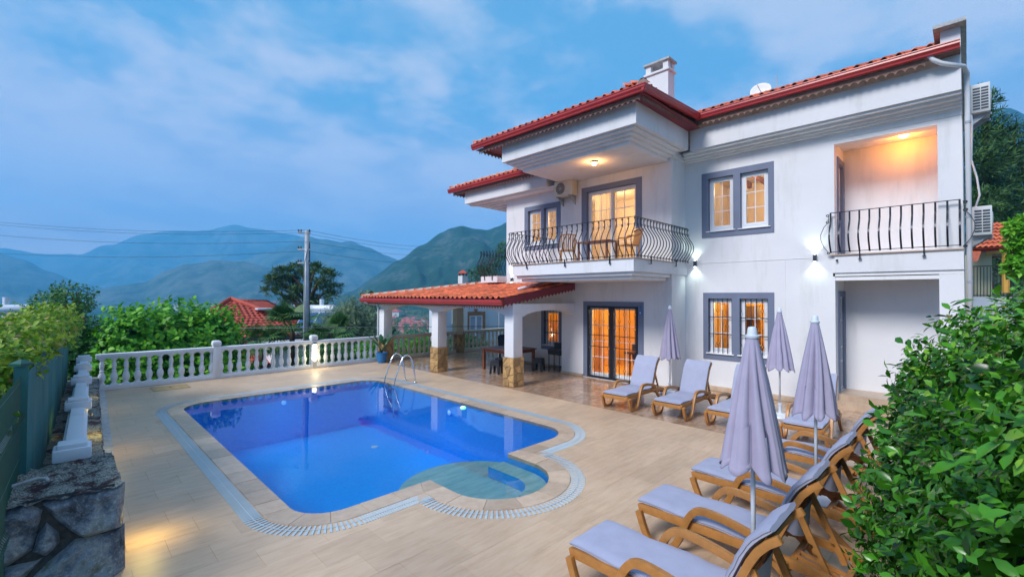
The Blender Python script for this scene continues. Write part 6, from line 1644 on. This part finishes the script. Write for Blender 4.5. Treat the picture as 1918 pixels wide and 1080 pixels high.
# vine on the fence, left
bush('vine', 'yellow green vine with pinkish leaves tumbling over the green fence', 'vine',
     [(-.55, 7.6, 1.82, .42, .9, .26), (-.75, 6.4, 1.52, .40, .7, .42), (-.35, 9.2, 2.0, .42, 1.0, .26), (-.15, 11.2, 2.08, .40, 1.2, .28), (-1.1, 8.0, 1.5, .6, 1.6, .5), (-.9, 5.6, 1.5, .35, .6, .5)], 3400, LEAF_VINE, .08, 4, .12, seed=51, base=(LV, LF), stems=False, width=1.2, tmax=1.0, nocore=False)
bush('rose_sprig', 'tall leafy sprig rising above the far end of the fence vine', 'plant', [(.22, 14.2, 2.5, .32, .5, .30), (.0, 13.6, 2.3, .4, .6, .3)], 500, LEAF_DARK, .085, 4, .14, seed=52, nocore=True)
bush('leafy_sprig', 'single pale green sprig standing up from the vine at the left edge', 'plant', [(-.72, 8.0, 2.32, .16, .16, .24)], 130, LEAF_FIG, .08, 4, .1, seed=53, nocore=True)
# bigger leaf cluster poking in at the left edge
bush('fig_branch', 'large fresh leaves reaching in at the left edge of the view', 'plant', [(-.62, 3.55, 2.52, .10, .25, .10), (-.60, 3.5, 2.2, .10, .22, .08)], 26, LEAF_FIG, .12, 3, .08, seed=54, width=1.4, nocore=True, stems=False)
# banana-like leaves over the hedge on the right
np.random.seed(9)
bush('loquat_branch', 'large smooth leaves arching over the hedge at the right edge', 'plant', [(3.35, -.48, 2.44, .18, .18, .12), (3.6, -.45, 2.52, .2, .2, .12)], 26, LEAF_HEDGE, .17, 3, .1, seed=55, width=.9, nocore=True, stems=False, base=(LV, LF))

def pine(name, label, base, h, crown, n_, seed, needle=.28, group=None, r0=.25, lean=(0, 0), m_=None):
    """crown: list of blobs relative to the base"""
    np.random.seed(seed); rg = random.Random(seed); e = empty(name, label, 'tree', base, 0, group)
    tp = (lean[0], lean[1], h*.93); limbs = [(min(.95, max(.25, (b[2]*.85)/h)), (b[0]*.9, b[1]*.9, b[2]), r0*.35) for b in crown]
    trunk_mb((0, 0, -.3), tp, r0, r0*.25, .15, limbs, rnd=rg).build('trunk', BARK, e, smooth=True)
    P, O = blob_points(crown, n_, .85, .5, 2.2); PP, DD, NN = sprays(P, O, 6, needle*.6, -.1, .8, .6)
    leaf_mesh('crown', PP, DD, NN, np.random.uniform(needle*.6, needle*1.1, len(PP)), .30, (LV2, LF2), m_ or NEEDLE, e, 'stuff', np.random.rand(len(PP))*.95, (0, 0, 0))
    return e
def pos_at(px, py, d):
    p = at(px, py, d); return p
def blobs_px(lst, d):
    """crown blobs given by picture position and size at distance d, turned into metres round the tree"""
    return [((q := at(px, py, d+dd)).x, q.y, q.z, r*d/850.85, r*d/850.85, r*sq*d/850.85) for (px, py, r, sq, dd) in lst]
def tree_px(fn, name, label, basepx, d, lst, zbase, **k):
    b0 = at(basepx, 556, d); base = (b0.x, b0.y, zbase); bl = [(x-base[0], y-base[1], z-base[2], rx, ry, rz) for x, y, z, rx, ry, rz in blobs_px(lst, d)]
    return fn(name, label, base, max(b[2] for b in bl), bl, **k)
# wind-shaped pine behind the power pole
tree_px(pine, 'pine_tree', 'dark spreading pine tree directly behind the power pole', 578, 34, [(533, 510, 15, .26, 0), (556, 502, 12, .28, 1), (513, 526, 13, .26, 0), (546, 527, 14, .26, 1), (592, 503, 12, .3, 0), (574, 514, 14, .3, 1), (613, 515, 13, .3, -1), (556, 546, 15, .28, 0), (503, 546, 9, .3, 0), (527, 543, 10, .28, 0), (600, 532, 14, .3, 0), (627, 540, 11, .3, 0), (617, 555, 10, .35, 0), (540, 563, 11, .3, 0), (583, 561, 12, .3, 0), (566, 580, 10, .3, 0), (600, 575, 9, .3, 0)], -4.5, n_=1000, seed=61, needle=.42, r0=.35)
tree_px(pine, 'pine_tree', 'small dark pine top behind the rear balcony railing', 900, 40, [(890, 515, 14, 1, 0), (905, 508, 12, 1.1, 0), (925, 500, 16, 1.2, 1), (940, 475, 12, 1.6, 0), (915, 520, 18, .8, 0)], -5, n_=600, seed=62, needle=.28)
# olive, centre
bush('olive_tree', 'grey green olive tree between the power pole and the canopy', 'tree', [(x, y, z, rx, ry, rz) for x, y, z, rx, ry, rz in blobs_px([(655, 585, 26, 1.0, 0), (632, 605, 30, .9, 0), (675, 600, 26, 1.0, 0), (650, 620, 40, .8, 0), (610, 625, 24, .8, 0), (690, 620, 16, 1.1, 0), (645, 655, 50, .7, 0)], 27)], 3800, LEAF_OLIVE, .17, 6, .3, seed=63, width=.42, shell=.7, lump=.4, base=(LV2, LF2), core=.6)
bush('garden_tree', 'soft green tree in the haze beyond the olive, by the canopy corner', 'tree', blobs_px([(705, 590, 18, 1, 0), (690, 560, 14, 1, 0), (720, 620, 22, 1, 0), (700, 640, 25, .8, 0)], 42), 900, LEAF_OLIVE, .3, 5, .3, seed=64, width=.5, shell=.7, lump=.4)
# fan palms
def palm(label, base, h, R_, nfr, seed, group='fan palms behind the balustrade'):
    rg = random.Random(seed); e = empty('fan_palm', label, 'palm', base, 0, group)
    trunk_mb((0, 0, 0), (0, 0, h), .16, .13, .04, rnd=rg).build('trunk', BARK, e, smooth=True)
    for k in range(nfr):
        az = rg.uniform(0, 2*PI); el = rg.uniform(-.35, 1.35); d = Vector((math.cos(az)*math.cos(el), math.sin(az)*math.cos(el), math.sin(el))); L1 = R_*rg.uniform(.45, .6)
        hub = Vector((0, 0, h))+d*L1+Vector((0, 0, .1)); side = d.cross(Vector((0, 0, 1))); side = side.normalized() if side.length > .1 else Vector((1, 0, 0)); upv = side.cross(d).normalized()
        mb = MB(); mb.tube([(0, 0, h), tuple(hub)], [.02, .012], 5)
        for j in range(17):
            a = (j-8)/8*1.45; dd = (d*math.cos(a)+side*math.sin(a)); L2 = R_*.55*(1-.25*abs(a)/1.45); tip = hub+dd*L2-Vector((0, 0, 1))*L2*.30-upv*.02; mid = hub+dd*L2*.55+upv*.03; wv_ = (dd.cross(upv)).normalized()*.022*R_
            mb.add([hub, mid+wv_, tip, mid-wv_], [(0, 1, 2, 3)], 0)
        mb.build('frond', PALM, e, tint=True, fix=False)
b0 = at(548, 640, 24); palm('broad fan palm left of the power pole behind the balustrade', (b0.x, b0.y, -2.2), 2.95, 1.9, 34, 71)
b0 = at(490, 650, 22); palm('low fan palm drooping over the balustrade left of the power pole', (b0.x, b0.y, -2.2), 2.1, 1.6, 26, 72)
b0 = at(622, 650, 23); palm('fan palm right of the power pole behind the balustrade', (b0.x, b0.y, -2.2), 2.3, 1.8, 30, 73)
b0 = at(798, 640, 30); palm('small fan palm seen between the canopy columns', (b0.x, b0.y, -3.2), 2.0, 1.2, 16, 74)
# big pines behind the right side of the villa
for i, (lb, px, d, lst) in enumerate((
    ('tall pine tree rising behind the upper air conditioner', 1850, 24, [(1846, 260, 34, 1.2, 0), (1870, 300, 36, 1, 0), (1850, 350, 40, 1, 0), (1842, 200, 22, 1.5, 0), (1880, 250, 22, 1.2, 0), (1860, 400, 34, .8, 0), (1838, 300, 30, 1, -1), (1838, 390, 34, 1, -1), (1858, 185, 10, 1, 0)]),
    ('wide pine tree at the right edge of the view', 1925, 26, [(1915, 300, 36, 1.0, 0), (1900, 350, 44, .9, 0), (1950, 280, 40, 1, 0), (1930, 390, 44, .9, 0), (1905, 420, 40, .8, 0), (1960, 350, 50, 1, 0), (1898, 262, 18, 1, 0)]),
    ('pine tree low behind the tiled neighbouring house', 1890, 34, [(1880, 440, 34, 1, 0), (1915, 470, 40, 1, 0), (1850, 440, 30, 1, 0), (1910, 520, 40, .8, 0), (1870, 490, 34, 1, 0), (1840, 470, 30, 1, 0)]))):
    tree_px(pine, 'pine_tree', lb, px, d, lst, -1.5, n_=1500, seed=81+i, needle=.36, r0=.22, group='pine trees right of the villa')
# right: broadleaf at the edge, near neighbour house
bush('citrus_tree', 'fresh green citrus tree at the right edge above the hedge', 'tree', blobs_px([(1912, 430, 14, 1.4, 0), (1925, 460, 22, 1.2, 0), (1908, 500, 14, 1.0, 0)], 9), 500, LEAF_FIG, .12, 4, .12, seed=91)

# bird of paradise in the blue pot
st = empty('paddle_leaf_plant', 'upright plant with large paddle leaves in the blue pot', 'plant', (8.92, 16.12, .365))
rg = random.Random(17)
for k, (az, ln, h, tw_) in enumerate(((2.3, .30, .85, .2), (5.4, .42, .75, .3), (5.9, .30, .95, .15), (1.2, .22, .72, .3), (3.4, .30, .55, .5), (4.6, .22, .62, .4), (.3, .35, .6, .3), (2.8, .38, .70, .1))):
    tip = Vector((math.cos(az)*ln*.5, math.sin(az)*ln*.5, h*.55)); end = Vector((math.cos(az)*ln, math.sin(az)*ln, h)); mb = MB(); mb.tube([(0, 0, 0), tuple(tip*.6), tuple(tip)], [.012, .010, .007], 5)
    d = (end-tip).normalized(); side = d.cross(Vector((math.cos(az), math.sin(az), -.2))).normalized(); nrm = side.cross(d); L_ = (end-tip).length*1.15; vs = []; 
    for i in range(9):
        t = i/8; w_ = .085*math.sin(PI*min(1, t*.92+.04))**.7; c = tip+d*L_*t+Vector((math.cos(az), math.sin(az), -.5))*.10*t*t
        vs += [c-side*w_+nrm*.03, c, c+side*w_+nrm*.03]
    mb.add(vs, [(3*i+j, 3*i+j+1, 3*i+j+4, 3*i+j+3) for i in range(8) for j in (0, 1)])
    mb.build('leaf', STREL, st, smooth=True, fix=False, tint=True)

# ------------------------------------------------------------------ power pole and wires
pp = at(574, 556, 22.5); POLE = empty('power_pole', 'tall grey lattice topped power pole beyond the far balustrade', 'power pole', (pp.x, pp.y, -2.5))
ztop = at(574, 431, 22.5).z+2.5
MB().tube([(0, 0, 0), (0, 0, ztop)], [.15, .11], 10).build('mast', GALV, POLE, smooth=True)
MB().tube([(.13, -.10, 0), (.12, -.09, ztop*.5), (.10, -.08, ztop-.6)], .018, 6).build('cable', DARKM, POLE); MB().tube([(-.10, -.12, 0), (-.13, -.10, ztop-1.6), (0, -.1, ztop-.9)], .014, 6).build('cable', DARKM, POLE)
rv = Vector((rt.x, rt.y, 0)).normalized()
for k, dz in enumerate((.12, .95, 1.62)):
    a = Vector((0, 0, ztop-dz)); bevel(MB().tube([a-rv*.45, a+rv*.16], 0, flat=(.06, .08)).build('crossarm', GALV, POLE), .008)
    for s in (-.42, -.30, .12):
        p = a+rv*s; MB().lathe([(.02, .04), (.045, .06), (.045, .09), (.025, .10), (.04, .12), (.04, .14), (.015, .17)], 8, tuple(p)).build('insulator', DARKM, POLE, smooth=True)
for k in range(6):
    z0 = ztop-.2-k*.22; MB().tube([(-.10, -.06, z0), (.10, -.06, z0-.2)], .012, 4).build('brace', GALV, POLE)
WIRES = [((575, 431), (-60, 411), (-60)), ((575, 436), (-60, 416), 0), ((575, 452), (-60, 436), 0), ((573, 470), (-60, 471), 0), ((575, 431), (830, 462), 1), ((575, 437), (830, 469), 1), ((575, 452), (830, 478), 1), ((575, 470), (830, 492), 1)]
nmw = ['uppermost wire left of the power pole', 'second wire from the top left of the power pole', 'third wire from the top left of the power pole', 'lowest wire left of the power pole', 'uppermost wire right of the power pole', 'second wire from the top right of the power pole', 'third wire from the top right of the power pole', 'lowest wire right of the power pole']
for (a, b_, s), lb in zip(WIRES, nmw):
    A_ = at(a[0], a[1], 22.4); B2 = at(b_[0], b_[1], 24 if b_[0] < 0 else 38); pts = [A_.lerp(B2, k/12)-Vector((0, 0, .5*math.sin(PI*k/12)*(.6 if b_[0] < 0 else .5))) for k in range(13)]
    o = MB().tube(pts, .0075, 4).build('power_line', DARKM); tag(o, lb, 'wire', 'power lines')
A_ = at(-40, 613, 20); pts = [at(px, 613+2*math.sin(px/200), 20.5) for px in range(420, 1250, 60)]
o = MB().tube([p for p in pts if p.x < 17], .012, 5).build('telephone_wire', DARKM); tag(o, 'dark wire crossing low behind the canopy columns', 'wire')

# ------------------------------------------------------------------ neighbouring houses
RTILE = mat('neighbour_roof_tile', (.42, .07, .04), .75, var=.25, scale=2, bump=.2)
def place_house(name, label, c, rz, group=None, cat='house'):
    return empty(name, label, cat, c, rz, group)
def tile_rows(par, eave0, eave1, top0, top1, n_, m_, name='tile_course', wave=.30):
    """courses of pantiles as ribbed strips from eave to ridge: eave0-eave1 bottom edge, top0-top1 top edge"""
    e0, e1, t0, t1 = map(Vector, (eave0, eave1, top0, top1)); nr = (e1-e0).cross(t0-e0).normalized(); nr = nr if nr.z > 0 else -nr
    for k in range(n_):
        a0, a1 = e0.lerp(t0, k/n_), e1.lerp(t1, k/n_); b0_, b1 = e0.lerp(t0, (k+1.12)/n_), e1.lerp(t1, (k+1.12)/n_); L_ = (a1-a0).length; m = max(2, int(L_/wave))*4
        if L_ < .1: continue
        vs = []
        for i in range(m+1):
            u = i/m; h = .035+.035*math.cos(u*m/4*2*PI); vs += [a0.lerp(a1, u)+nr*(h+.05), b0_.lerp(b1, u)+nr*(h*.8+.01)]
        MB().add(vs, [(2*i, 2*i+2, 2*i+3, 2*i+1) for i in range(m)]).build(name, m_, par, smooth=True, fix=False)
# red roofed house left of the pole
ap = at(452, 561, 31); hc = (ap.x, ap.y, -6.2)
nh = place_house('neighbour_house', 'low house with red hipped tile roof left of the power pole', hc, math.radians(-2))
zt = ap.z-hc[2]; ze = zt-2.35
MB().box(-3.4, 3.4, -2.6, 4.6, 0, ze-.05).build('wall', CREAM, nh)
E0, E1, E2, E3 = (-4.6, -3.3, ze), (4.4, -3.3, ze), (6.6, 5.2, ze), (-4.6, 5.2, ze); R0, R1 = (-.6, .2, zt), (2.0, 1.8, zt-.1)
rf = MB().add([E0, E1, E2, E3, R0, R1], [(0, 1, 5, 4) if False else (0, 1, 4), (1, 2, 5, 4), (2, 3, 5), (3, 0, 4, 5), (0, 3, 2, 1)]).build('roof', RTILE, nh, fix=False)
tile_rows(rf, E0, E1, R0, R0, 15, RTILE); tile_rows(rf, E1, E2, R0, R1, 15, RTILE); tile_rows(rf, E3, E0, R1, R0, 15, RTILE)
for a, b_ in ((E0, R0), (E1, R0)): MB().tube([Vector(a)+Vector((0, 0, .08)), Vector(b_)+Vector((0, 0, .10))], .12, 8).build('ridge_cap', RTILE, rf, smooth=True)
MB().box(-4.05, 4.05, -3.36, -3.28, ze-.14, ze+.02).build('gutter', DARKM, nh)
o = bevel(MB().cbox((1.1, -1.2, zt-.62), (.95, .8, .12)).build('skylight', POLEW, nh), .02)
E0, E1, T0, T1 = (-2.5, -5.3, ze-1.5), (4.6, -5.3, ze-1.5), (-2.5, -2.7, ze-.75), (4.6, -2.7, ze-.75)
rf2 = MB().add([E0, E1, T1, T0], [(0, 1, 2, 3)]).build('lower_roof', RTILE, nh, fix=False); tile_rows(rf2, E0, E1, T0, T1, 5, RTILE); MB().box(-2.5, 4.6, -5.38, -5.28, ze-1.64, ze-1.5).build('gutter', DARKM, nh); MB().box(-2.2, 4.3, -4.9, -2.61, 0, ze-1.66).build('wall', WHITE, nh)
# solar water heaters
SOLAR = mat('solar_glass', (.03, .10, .22), .12, var=.1); 
def solar(label, p, rz, s=1.0):
    e = empty('solar_water_heater', label, 'water heater', p, rz, 'solar water heaters on neighbouring roofs'); e.scale = (s, s, s)
    for k in (-1, 1):
        mb = MB(); mb.add([(k*.52-.48, -.9, 0), (k*.52+.48, -.9, 0), (k*.52+.48, .35, 1.15), (k*.52-.48, .35, 1.15), (k*.52-.48, -.86, -.08), (k*.52+.48, -.86, -.08), (k*.52+.48, .39, 1.07), (k*.52-.48, .39, 1.07)], [(0, 1, 2, 3), (7, 6, 5, 4), (0, 4, 5, 1), (1, 5, 6, 2), (2, 6, 7, 3), (3, 7, 4, 0)]); mb.build('collector_panel', SOLAR, e)
        mb = MB()
        for a, b_ in (((k*.52-.5, -.92, 0), (k*.52-.5, .37, 1.17)), ((k*.52+.5, -.92, 0), (k*.52+.5, .37, 1.17)), ((k*.52-.5, -.92, 0), (k*.52+.5, -.92, 0)), ((k*.52-.5, .37, 1.17), (k*.52+.5, .37, 1.17))): mb.tube([a, b_], .025, 4)
        mb.build('panel_frame', POLEW, e)
    MB().tube([(-.85, .55, 1.35), (.85, .55, 1.35)], .24, 18).build('tank', POLEW, e, smooth=True, angle=40)
    MB().tube([(.0, .6, 1.55), (.0, .6, 1.95)], .13, 10).build('small_tank', POLEW, e, smooth=True, angle=40)
    for x in (-.75, .75): MB().tube([(x, .6, 1.2), (x, .95, -.1), (x, -.9, -.1)], .025, 5).build('stand', GALV, e)
    MB().tube([(.95, .5, 1.5), (1.05, .5, 1.45), (1.15, -.2, .6)], .02, 5).build('pipe', GALV, e)
p = at(593, 610, 29); solar('white solar water heater with blue panels just right of the power pole', (p.x, p.y, p.z-.35), math.radians(-50), 1.05)
p = at(2, 598, 13.5); solar('solar water heater with blue panels at the left edge above the vine', (p.x, p.y, p.z-.55), math.radians(-12), .62)
p = at(593, 640, 30); hb = empty('flat_roof_house', 'pale flat roofed house under the solar panels behind the palms', 'house', (p.x, p.y, -8)); MB().box(-3, 3, -1, 4, 0, p.z+8).build('wall', WHITE, hb); MB().box(-3.2, 3.2, -1.2, 4.2, p.z+8.001, p.z+8.15).build('roof', CONC, hb)
p = at(18, 640, 14); hb = empty('flat_roof_house', 'pale house under the solar panels at the left edge behind the vine', 'house', (p.x-1.0, p.y, -5)); MB().box(-2.5, 1.6, -1, 4, 0, 6.1).build('wall', WHITE, hb); MB().box(-2.7, 1.8, -1.2, 4.2, 6.102, 6.22).build('roof', CONC, hb)

# white neighbour seen through the canopy
NBW = plaster('neighbour_pale_blue_paint', (.60, .66, .74), .1); BRWN = mat('brown_window_surround', (.34, .16, .08), .7)
nb = empty('neighbour_villa', 'pale neighbouring villa with a brown framed window seen through the canopy', 'house', (18.75, 22.0, 0))
MB().box(-2.75, 6.5, 0.0, 1.2, -4, 2.85).build('wall', NBW, nb); MB().box(1.5, 6.5, 1.202, 6, -4, 2.8).build('rear_wall', NBW, nb)
w_ = bpy.data.objects.new('window', None); col.objects.link(w_); w_.parent = nb
mb = MB(); panel(mb, 'y', -.06, -.002, -.85, .70, -.8, 1.62, [(-.62, .47, -.7, 1.38)]); mb.build('surround', BRWN, w_); MB().prism([(-.15, 1.622), (.0, 1.622), (.05, 1.80), (-.20, 1.80)], 'y', -.08, -.002).build('keystone', BRWN, w_)
NGL = mat('neighbour_curtained_glass', (.36, .38, .50), .15, var=.25, scale=5, stretch=(6, 6, .3))
for a, b_ in ((-.61, -.08), (-.07, .46)):
    mb = MB(); panel(mb, 'y', -.05, -.02, a, b_, -.69, 1.37, [(a+.07, b_-.07, -.62, 1.30)]); mb.build('sash', PVC, w_); MB().box(a+.06, b_-.06, -.034, -.030, -.63, 1.31).build('pane', NGL, w_)
w_ = bpy.data.objects.new('window', None); col.objects.link(w_); w_.parent = nb
mb = MB(); panel(mb, 'y', -.05, -.002, -1.95, -1.25, .9, 2.0, [(-1.87, -1.33, 1.0, 1.9)]); mb.build('frame', PVC, w_); MB().box(-1.87, -1.33, -.03, -.02, 1.0, 1.9).build('pane', SOLAR, w_)
MB().tube([(-1.1, -.05, -1), (-1.1, -.05, 2.8)], .05, 8).build('downpipe', PVC, nb); MB().tube([(1.9, -.05, -1), (1.9, -.05, 3)], .03, 8).build('downpipe', PVC, nb)
# neighbour at the right with tiled porch
YW = plaster('pale_yellow_paint', (.60, .55, .36), .1)
p = at(1850, 470, 19); rh = empty('neighbour_bungalow', 'yellow neighbouring house with bright tiled porch roof right of the villa', 'house', (p.x, p.y, 0), 0)
def q_(px, py, d): v = at(px, py, d); return (v.x-p.x, v.y-p.y, v.z)
E0, E1, T0, T1 = q_(1812, 467, 18), q_(1888, 463, 18), q_(1828, 420, 20.5), q_(1896, 418, 20.5)
rf = MB().add([E0, E1, T1, T0], [(0, 1, 2, 3)]).build('roof', TILE, rh, fix=False); tile_rows(rf, E0, E1, T0, T1, 7, TILE, 'tile_course', .22)
def bar_px(a, b_, r, m_, nm, d0=18.2, d1=18.2): MB().tube([q_(a[0], a[1], d0), q_(b_[0], b_[1], d1)], r, 6).build(nm, m_, rh)
bar_px((1812, 470), (1888, 466), .07, REDG, 'gutter'); bar_px((1884, 468), (1884, 548), .11, YPAINT, 'porch_post'); bar_px((1850, 474), (1884, 472), .08, YPAINT, 'porch_beam', 19, 19); bar_px((1856, 480), (1884, 480), .06, WOODD, 'porch_beam', 19.5, 19.5)
v0, v1, v2, v3 = q_(1815, 474, 19.2), q_(1858, 472, 19.2), q_(1858, 620, 19.2), q_(1815, 620, 19.2)
MB().add([v0, v1, v2, v3, *[(a[0]+1.5, a[1]+1.0, a[2]) for a in (v0, v1, v2, v3)]], [(0, 1, 2, 3), (1, 5, 6, 2), (4, 7, 6, 5)]).build('wall', YW, rh, fix=False)
for k in range(13): bar_px((1818+k*6.2, 500), (1818+k*6.2, 555), .012, IRON, 'railing_bar')
bar_px((1815, 499), (1895, 497), .022, IRON, 'railing_top'); bar_px((1815, 553), (1895, 553), .02, IRON, 'railing_bottom')
E0, E1, T0, T1 = q_(1815, 492, 17), q_(1832, 488, 17), q_(1815, 470, 18), q_(1838, 470, 18); MB().add([E0, E1, T1, T0], [(0, 1, 2, 3)]).build('side_roof', TILE, rh, fix=False)
MB().add([q_(1812, 556, 18.0), q_(1900, 556, 18.0), q_(1900, 640, 18.0), q_(1812, 640, 18.0)], [(0, 1, 2, 3)]).build('terrace_wall', WHITE, rh, fix=False)
# chimney of a neighbour behind the canopy roof
p = at(867, 520, 24); nc = empty('chimney_stack', 'small white chimney with red cap showing above the canopy roof', 'chimney', (p.x, p.y, p.z)); MB().cbox((0, 0, -1.5), (.36, .36, 3.2)).build('shaft', WHITE, nc)
for a in range(4): MB().cbox(((.13 if a % 2 else -.13), (.13 if a > 1 else -.13), .16), (.06, .06, .12)).build('cap_post', WOODD, nc)
MB().lathe([(.32, .22), (.30, .26), (.05, .40)], 4).build('cap', RTILE, nc)

# ------------------------------------------------------------------ town in the valley
rg = random.Random(99); HW = [mat('town_wall_white', (.62, .60, .58), .9), mat('town_wall_cream', (.55, .45, .36), .9)]; HR = [mat('town_roof_red', (.42, .10, .07), .85), mat('town_roof_pale', (.45, .36, .32), .85)]
def town_house(px, py, d, w, h, lb, pink=False):
    p = at(px, py, d); e = empty('town_house', lb, 'house', (p.x, p.y, p.z-h), rg.uniform(0, 3)); e['group'] = 'houses of the town in the valley'
    a = w/2; wm_ = rg.choice(HW); MB().box(-a, a, -a*.8, a*.8, -6, h).build('wall', wm_, e)
    if rg.random() < .72: MB().add([(-a*1.1, -a*.9, h), (a*1.1, -a*.9, h), (a*1.1, a*.9, h), (-a*1.1, a*.9, h), (-a*.3, 0, h+w*.24), (a*.3, 0, h+w*.24)], [(0, 1, 5, 4), (1, 2, 5), (2, 3, 4, 5), (3, 0, 4), (3, 2, 1, 0)]).build('roof', HR[0], e)
    else: MB().box(-a*1.05, a*1.05, -a*.85, a*.85, h+.01, h+.4).build('roof', HR[1], e)
    wn_ = MB()
    for s in (-.5, 0, .5):
        for z in ([.5] if h < 5 else [.25, .65]): wn_.box(s*a-.5, s*a+.5, -a*.8-.05, -a*.8+.02, h*z, h*z+1.2)
    o = wn_.build('windows', DARKM, e); o['kind'] = 'stuff'
lbl = 'far-off small house of the valley town, too distant to tell from its neighbours'
for k in range(120):
    px = rg.uniform(728, 812) if k < 80 else rg.uniform(300, 700); py = (rg.uniform(594, 624) if k < 80 else rg.uniform(566, 580)); 
    d = 180+460*(650-py)/84 if k < 80 else rg.uniform(600, 800)
    town_house(px, py, d, rg.uniform(4.5, 8), rg.uniform(2.5, 4.5), lbl)
p0_ = [(742, 583, 500, 13, 9, 'white three storey block at the top of the valley town, seen by the corner column'), (757, 597, 470, 9, 5, 'pale house above the red roofed cluster of the valley town'), (768, 604, 430, 9, 5, 'red roofed house in the middle of the valley town'), (790, 606, 420, 10, 6, 'grey white house at the right end of the valley town')]
for q in p0_: town_house(*q)
# wooded slope that carries the town
def slope(name, x0, x1, d0, d1, y0, y1):
    vs = []; fs = []; A_ = list(range(x0, x1+1, 8)); Bn = 18
    for px in A_:
        for j in range(Bn+1):
            t = j/Bn; d = d0+(d1-d0)*t; p = at(px, y0+(y1-y0)*t+4*hashn(px*.02, t*3), d); vs.append(tuple(p))
    for i in range(len(A_)-1):
        for j in range(Bn): a = i*(Bn+1)+j; fs.append((a, a+Bn+1, a+Bn+2, a+1))
    return struct(MB().add(vs, fs, 0, 0).build(name, VALLEY, None, smooth=True))
slope('town_hillside', 640, 1000, 180, 640, 650, 566)
np.random.seed(5); T_ = []
for k in range(260):
    px = np.random.uniform(700, 960); d = np.random.uniform(200, 600); t = (d-180)/460; y = 650+(566-650)*t
    p = at(px, y, d); T_.append((p.x, p.y, p.z+2, 3.2, 3.2, 3.0))
P, O = blob_points(T_, 14000, .5, .3); o = leaf_mesh('hillside_scrub', P, unit(len(P)), O, np.random.uniform(.9, 1.8, len(P)), 1.0, (LV2, LF2), LEAF_DARK, None, 'stuff')
